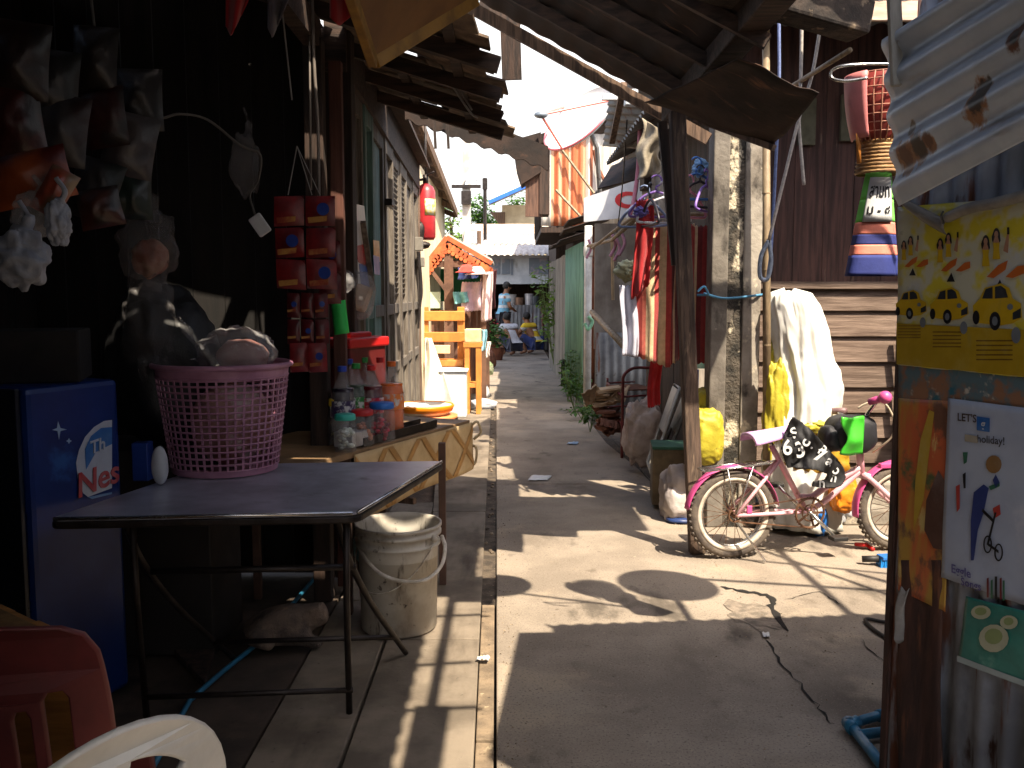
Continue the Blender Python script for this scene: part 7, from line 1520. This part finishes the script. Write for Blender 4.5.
mb = MB(); mb.box(((x0+x1)/2-.02, 11.36, zz_(345)-.04), (.25, .1, .10)); part(mb, 'shelf_block', mat('pale_orange', lin((236, 196, 150)), .6, scale=8), bn2, bev=.006)
cb = thing('orange_stand', 'narrow orange wooden stand with pale box on top at the right of the bench', 'stand', P(474, 404, 11.3))
xa, xb = P(465, 350, 11.3).x, P(481, 350, 11.3).x; ztop = P(470, 342, 11.3).z
mb = MB()
for x in (xa+.03, xb-.03):
    for y in (11.2, 11.5): mb.box((x, y, ztop/2), (.06, .06, ztop))
part(mb, 'leg', ob_, cb, bev=.005)
mb = MB(); mb.box(((xa+xb)/2, 11.35, ztop-.03), (xb-xa+.03, .38, .06)); mb.box(((xa+xb)/2, 11.35, .35), (xb-xa, .34, .05)); part(mb, 'shelf', ob_, cb, bev=.005)
mb = MB(); mb.box(((xa+xb)/2, 11.34, ztop+.08), (xb-xa, .3, .16)); part(mb, 'pale_box', mat('pale_orange', lin((236, 196, 150)), .6, scale=8), cb, bev=.01)
# white sheet and box in the sun
q = P(432, 372, 11.0)
def ws(u, v): return V((P(422+26*u*v+6*u, 0, 11.0).x, 11.0 - .25*v + .05*math.sin(u*7+v*4), max(.03, P(0, 338+64*v, 11.0).z)))
foldsheet(ws, 'white_drape', cloth('white_sun', (232, 226, 216)), 'white cloth draped down in the sun at the end of the wooden doors', 'cloth', 18, 24)
wbx = thing('white_box', 'white painted box seat glowing in the sun below the orange bench', 'box', P(455, 404, 11.0))
mb = MB(); a = P(441, 403, 10.9); b = P(466, 372, 10.9); a.z = 0; mb.box(((a.x+b.x)/2, 11.1, b.z/2), (b.x-a.x, .4, b.z)); part(mb, 'body', white_p, wbx, bev=.01)
mb = MB(); mb.box(((a.x+b.x)/2, 11.1, b.z+.012), (b.x-a.x+.04, .44, .024)); part(mb, 'lid', white_p, wbx, bev=.005)
wcan = thing('green_can', 'dark green watering can standing before the white drape', 'can', P(432, 402, 10.4)); q = G(433, 409)
mb = MB(); mb.lathe([(0, 0), (.07, 0), (.07, .28), (.05, .30), (0, .30)], q, 16); part(mb, 'body', plastic('deep_green', (26, 84, 70)), wcan, smooth=True)
mb = MB(); mb.tube([q + V((.06, 0, .05)), q + V((.14, 0, .24))], .012, 6); mb.tube(curve([q + V((-.05, 0, .28)), q + V((-.12, 0, .2)), q + V((-.07, 0, .08))]), .01, 6); part(mb, 'spout_and_handle', plastic('deep_green', (26, 84, 70)), wcan, smooth=True)
# white sacks on sunlit ground
for i, (px, py, r, lab, m) in enumerate(((482, 409, (.20, .16, .07), 'pale plastic heap lying in the sun by the path edge', bag_white), (478, 400, (.16, .14, .14), 'white sunlit sack beside the orange stand', bag_white), (487, 375, (.12, .14, .16), 'greenish litter sack at the path edge behind the sunlit heap', mat('litter_sack', lin((150, 150, 130)), .8, col2=lin((100, 120, 80)), scale=9, bump=.5)), (489, 368, (.14, .12, .20), 'rusty bucket shaped bin by the squatting figures', mat('rusty_pile', lin((104, 62, 48)), .9, bump=.7, scale=12)))):
    q = G(px, py); mb = MB(); mb.blob(q + V((0, r[1]*.6, r[2]*.7)), r, 60+i, .2); solo(mb, 'sack' if i else 'plastic_heap', m, lab, 'sack', smooth=True)

# ------------------------------------------------------------------ end of the alley
YE = 24.5
es = thing('end_shopfront', 'white fascia shop with corrugated roof and dark opening closing the alley end', 'shop', (0, YE, 0))
xl, xr = P(470, 270, YE).x, P(575, 270, YE).x; zf0, zf1 = P(500, 284, YE).z, P(500, 255, YE).z
mb = MB(); mb.box(((xl+xr)/2, YE, (zf0+zf1)/2), (xr-xl, .12, zf1-zf0)); part(mb, 'fascia', white_p, es)
mb = MB()
for x0_, x1_, y0_, y1_ in ((489, 500, 259, 274), (511, 513, 259, 275), (502, 510, 259, 274), (529, 549, 258, 274)):
    a, b = P(x0_, y1_, YE-.08), P(x1_, y0_, YE-.08); mb.box(((a.x+b.x)/2, YE-.075, (a.z+b.z)/2), (b.x-a.x, .03, b.z-a.z))
part(mb, 'window', mat('faded_picture_pane', lin((116, 126, 138)), .4, col2=lin((160, 150, 156)), scale=5, lo=.5, hi=.62, bump=0), es)
mb = MB(); zr = P(500, 232, YE+2.5).z
for k in range(2): corr(mb, (xl, YE-.5+k*1.45, zf1-.02+k*.36), (xr-xl, 0, 0), (0, 1.6, .38), .16, .02, th=.004)
part(mb, 'roof', end_tin, es, smooth=True)
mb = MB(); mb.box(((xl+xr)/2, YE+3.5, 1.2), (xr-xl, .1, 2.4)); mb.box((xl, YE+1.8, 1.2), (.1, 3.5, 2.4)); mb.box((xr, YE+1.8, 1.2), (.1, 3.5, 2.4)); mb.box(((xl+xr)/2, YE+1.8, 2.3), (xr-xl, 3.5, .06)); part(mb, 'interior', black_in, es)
mb = MB(); a, b = P(508, 352, YE), P(549, 305, YE); corr(mb, (a.x, YE-.05, 0), (b.x-a.x, 0, 0), (0, 0, b.z), .10, .012); part(mb, 'counter_front', galv_old, es, smooth=True)
mb = MB(); mb.box((xl+.15, YE+.1, .9), (.2, .2, 1.8)); mb.box((xr-.2, YE+.1, .9), (.2, .2, 1.8)); part(mb, 'post', wood_post, es)
for i, (px, h_, m, lab) in enumerate(((512, .28, (190, 190, 190), 'steel pot on the far counter, left'), (519, .20, (150, 120, 100), 'brown pot on the far counter, middle'), (529, .30, (206, 206, 210), 'bright tin on the far counter'), (535, .24, (90, 96, 104), 'dark tin on the far counter, rightmost'))):
    q = P(px, 305, YE+.15); q.z = b.z; mb = MB(); mb.lathe([(0, 0), (.10, 0), (.115, h_*.8), (.12, h_), (0, h_)], q, 14); mb.box(q + V((0, 0, -.02)), (.3, .25, .03)); solo(mb, 'pot', mat('pot_%d' % i, lin(m), .4, .4, bump=0), lab, 'pot', smooth=False)
# cream house with blue roof edge
ch = thing('cream_house', 'cream rendered house with a blue edged roof behind the end shop', 'house', (0, 33, 0))
a, b = P(502, 250, 33), P(575, 250, 33); zt_ = P(502, 205, 33).z
mb = MB(); mb.box(((a.x+b.x)/2, 35, zt_/2), (b.x-a.x, 4, zt_)); part(mb, 'wall', cream, ch)
r0_, r1_ = P(489, 206, 31.5), P(575, 168, 31.5)
mb = MB(); mb.prism([r0_, r1_, r1_ + V((0, 5, 1.4)), r0_ + V((0, 5, 1.4))], (0, 0, .12)); part(mb, 'roof', mat('pale_roof', lin((206, 200, 190)), .7, scale=4), ch)
mb = MB(); mb.beam(r0_ + V((0, -.05, .12)), r1_ + V((0, -.05, .12)), .06, .12); part(mb, 'blue_edge', plastic('edge_blue', (50, 110, 210)), ch)
mb = MB(); mb.prism([P(490, 212, 31.7), P(505, 212, 32.9), P(505, 232, 32.9)], (0, .3, 0)); part(mb, 'eave_bracket', wood_post, ch)
ol_ = thing('orange_roof_shed', 'low tin roofed shed between stall and end shop', 'shed', P(480, 250, 27))
mb = MB(); a, b = P(462, 252, 27), P(552, 233, 28.5); mb.prism([(a.x, 27, a.z), (b.x, 27, a.z), (b.x, 29.5, b.z+.3), (a.x, 29.5, b.z+.3)], (0, 0, .05)); part(mb, 'roof', mat('bleached_tin', lin((206, 190, 172)), .6, col2=lin((170, 140, 116)), scale=3, bump=.1), ol_)
mb = MB(); mb.box(((a.x+b.x)/2, 28.2, 1.3), (b.x-a.x, 2.0, 2.6)); part(mb, 'wall', wood_post, ol_)
# poles
up = thing('utility_pole', 'pale concrete utility pole with crossarm rising behind the stall', 'pole', P(467, 330, 29))
xq = P(466.5, 200, 29).x; mb = MB(); mb.beam((xq, 29, 0), (xq, 29, 9.5), .30, .24, (0, 1, 0), .2, .18); part(mb, 'pole', mat('pale_concrete', lin((190, 184, 176)), .9, col2=lin((160, 154, 146)), scale=3, bump=.1), up)
zc = P(466, 187, 29).z; mb = MB(); mb.box((xq, 28.85, zc), (.9, .1, .1)); mb.box((xq, 28.8, zc-.35), (.3, .2, .4)); part(mb, 'crossarm', metal_dk, up)
for sgn in (-.35, 0, .35):
    mb = MB(); mb.lathe([(0, 0), (.05, 0), (.03, .08), (.05, .14), (0, .16)], (xq+sgn, 28.85, zc+.05), 8); part(mb, 'insulator', white_p, up)
mb = MB(); xq2 = P(485, 200, 26).x; mb.tube([(xq2, 26, 0), (xq2, 26, P(485, 178, 26).z)], .05, 8); mb.box((xq2, 26, P(485, 184, 26).z), (.14, .12, .3)); solo(mb, 'thin_pole', metal_dk, 'thin dark pole right of the concrete utility pole', 'pole')
mb = MB(); xq3 = P(479, 200, 25.5).x; mb.tube([(xq3, 25.5, 0), (xq3, 25.5, P(479, 231, 25.5).z)], .06, 8); solo(mb, 'short_post', wood_post, 'short timber post standing left of the thin dark pole', 'post')
# trees
def tree(px, Y, ztop, rx, rz, n, seed, label, m=leafm, lf=.35):
    c = P(px, 295, Y); base = V((c.x, Y, 0)); t = thing('tree', label, 'tree', base, 'trees behind the houses'); rnd = random.Random(seed)
    mb = MB(); cz = ztop-rz; mb.tube([base, base + V((.1, 0, cz*.6)), base + V((0, .1, cz))], [.22, .16, .10], 8)
    cl = []
    for k in range(9):
        a = rnd.random()*6.28; e = base + V((math.cos(a)*rx*.62*rnd.random(), math.sin(a)*rx*.62*rnd.random(), cz + rz*rnd.uniform(-.6, .62))); cl.append(e); mb.tube([base + V((0, 0, cz*.55)), base.lerp(e, .7) + V((0, 0, cz*.25)), e], [.10, .06, .025], 6)
    part(mb, 'trunk', bark, t, smooth=True); mb = MB()
    for k, e in enumerate(cl): leaves(mb, e, rx*.5, rx*.5, rz*.42, n//9, lf, seed*90+k)
    part(mb, 'crown', m, t)
tree(483, 38, P(483, 183, 38).z, 1.1, 1.7, 2200, 1, 'leafy green tree behind the concrete utility pole', leafm, .22)
tree(455, 36, P(455, 205, 36).z, .9, 1.2, 1400, 2, 'bright yellow green tree left of the utility pole above the stall', leafm2, .2)
tree(520, 44, P(518, 190, 44).z, 1.0, 1.4, 900, 3, 'small dark treetop showing above the cream house roof', leafm, .22)

# ------------------------------------------------------------------ people at the end of the path
def person(name, label, base, facing, J, rad, shirt_v, shirt_m, bottoms_m, kind):
    pass
def mk(label, base, yaw, pose, shirt_m, short_m, k=1.12):
    t = thing('person', label, 'person', base); Rz = Matrix.Rotation(yaw, 3, 'Z'); b = V(base)
    def Lp(p): return b + Rz @ (V(p)*k)
    J = pose; names = list(J); idx = {k: i for i, k in enumerate(names)}
    E = [('pelvis', 'waist'), ('waist', 'chest'), ('chest', 'neck'), ('neck', 'head'), ('head', 'crown'), ('chest', 'shL'), ('shL', 'elL'), ('elL', 'haL'), ('haL', 'fiL'), ('chest', 'shR'), ('shR', 'elR'), ('elR', 'haR'), ('haR', 'fiR'), ('pelvis', 'hiL'), ('hiL', 'knL'), ('knL', 'anL'), ('anL', 'toL'), ('pelvis', 'hiR'), ('hiR', 'knR'), ('knR', 'anR'), ('anR', 'toR')]
    Rr = dict(pelvis=.12, waist=.115, chest=.125, neck=.05, head=.085, crown=.07, shL=.06, shR=.06, elL=.042, elR=.042, haL=.03, haR=.03, fiL=.022, fiR=.022, hiL=.095, hiR=.095, knL=.06, knR=.06, anL=.04, anR=.04, toL=.035, toR=.035)
    me = skin_mesh([Lp(J[q]) for q in names], [(idx[a], idx[c]) for a, c in E], [Rr[q]*k for q in names], 2); part(None, 'body', skin_m, t, mesh=me)
    def skin_sub(keys, edges, grow, m, nm, extra=None):
        ii = {k: i for i, k in enumerate(keys)}; me = skin_mesh([Lp(J[q] if q in J else extra[q]) for q in keys], [(ii[a], ii[c]) for a, c in edges], [((Rr[q] if q in Rr else .05)*grow + .012)*k for q in keys], 2); part(None, nm, m, t, mesh=me)
    hl_ = {'slL': tuple(V(J['shL']).lerp(V(J['elL']), .62)), 'slR': tuple(V(J['shR']).lerp(V(J['elR']), .62)), 'hem': tuple(V(J['waist']).lerp(V(J['pelvis']), .9))}
    skin_sub(['waist', 'chest', 'shL', 'shR', 'slL', 'slR', 'hem'], [('waist', 'chest'), ('chest', 'shL'), ('chest', 'shR'), ('shL', 'slL'), ('shR', 'slR'), ('waist', 'hem')], 1.16, shirt_m, 'shirt', hl_)
    kn_ = {'tL': tuple(V(J['hiL']).lerp(V(J['knL']), .8)), 'tR': tuple(V(J['hiR']).lerp(V(J['knR']), .8))}; Rr['tL'] = Rr['tR'] = .068
    skin_sub(['pelvis', 'hiL', 'hiR', 'tL', 'tR'], [('pelvis', 'hiL'), ('pelvis', 'hiR'), ('hiL', 'tL'), ('hiR', 'tR')], 1.12, short_m, 'shorts', kn_)
    hd = Lp(J['head']).lerp(Lp(J['crown']), .5); mb = MB(); fwd = Rz @ V((0, 1, 0))
    mb.blob(hd - fwd*.022 + V((0, 0, .025)), (.098, .105, .105), 3, .08, 3, 20, 14); part(mb, 'hair', hair_m, t, smooth=True)
    mb = MB(); fc_ = hd + fwd*.09 + V((0, 0, -.02)); sd = Rz @ V((1, 0, 0)); mb.blob(fc_ + V((0, 0, -.02)), (.016, .02, .02), 1, .0, nu=10, nv=8); 
    for s in (-1, 1): mb.blob(hd + sd*(s*.092) + V((0, 0, -.03)), (.012, .02, .03), 1, 0, nu=10, nv=8)
    part(mb, 'nose_and_ears', skin_m, t, smooth=True)
    return t
squat = dict(pelvis=(0, -.08, .26), waist=(0, -.05, .40), chest=(0, .06, .58), neck=(0, .12, .69), head=(0, .16, .77), crown=(0, .17, .85), shL=(-.17, .08, .62), elL=(-.22, .22, .44), haL=(-.12, .38, .42), fiL=(-.06, .44, .42), shR=(.17, .08, .62), elR=(.22, .22, .44), haR=(.12, .38, .40), fiR=(.06, .44, .40),
             hiL=(-.10, -.06, .25), knL=(-.17, .26, .46), anL=(-.13, .06, .07), toL=(-.15, .22, .03), hiR=(.10, -.06, .25), knR=(.17, .26, .46), anR=(.13, .06, .07), toR=(.15, .22, .03))
stand = dict(pelvis=(0, 0, .92), waist=(0, .02, 1.08), chest=(0, .05, 1.30), neck=(0, .08, 1.46), head=(0, .11, 1.56), crown=(0, .12, 1.66), shL=(-.19, .04, 1.38), elL=(-.27, .10, 1.12), haL=(-.10, .27, 1.06), fiL=(-.02, .30, 1.06), shR=(.19, .04, 1.38), elR=(.27, .08, 1.12), haR=(.12, .28, 1.02), fiR=(.05, .33, 1.02),
             hiL=(-.10, 0, .88), knL=(-.11, .03, .48), anL=(-.11, 0, .08), toL=(-.12, .14, .03), hiR=(.10, 0, .88), knR=(.11, .03, .48), anR=(.11, 0, .08), toR=(.12, .14, .03))
def fl(px, Y): return V((P(px, 350, Y).x, Y, 0.0))
mk('person squatting in a white shirt and dark shorts at the path end, back towards us', fl(511, 22.0), R(38), squat, cloth('shirt_white', (222, 224, 232)), cloth('shorts_navy', (40, 44, 66)))
mk('person squatting in a yellow and white striped shirt by the far counter', fl(532, 22.7), R(55), squat, mat('striped_yellow', lin((220, 190, 50)), .9, scale=9, bump=.2, stripes=(2, .22, [(.62, lin((226, 190, 44))), (1, lin((206, 206, 200)))])), cloth('shorts_blue', (50, 64, 120)))
mk('person standing in a light blue striped shirt at the shop opening', fl(503, 23.2), R(-70), stand, mat('striped_blue', lin((130, 190, 214)), .9, scale=9, bump=.2, stripes=(2, .24, [(.7, lin((126, 186, 214))), (1, lin((216, 220, 222)))])), cloth('trousers_dark', (36, 36, 48)), k=1.03)
# flower pots by the path end
for i, (px, py, m, lab) in enumerate(((492, 346, leafm, 'dark leafy potted plant with red flowers at the left by the squatters'), (497, 352, leafm, 'small potted plant just in front of the white shirted squatter'))):
    q = G(px, py+8); t = thing('potted_plant', lab, 'plant', q); mb = MB(); mb.lathe([(0, 0), (.12, 0), (.16, .26), (.17, .28), (0, .26)], q, 14); part(mb, 'pot', rust, t)
    mb = MB(); leaves(mb, q + V((0, 0, .55)), .22, .22, .3, 110, .14, 70+i); part(mb, 'leaves', m, t)
    if i == 0: mb = MB(); leaves(mb, q + V((0, -.1, .75)), .24, .2, .2, 40, .10, 99); part(mb, 'flowers', plastic('flower_red', (190, 50, 70)), t)
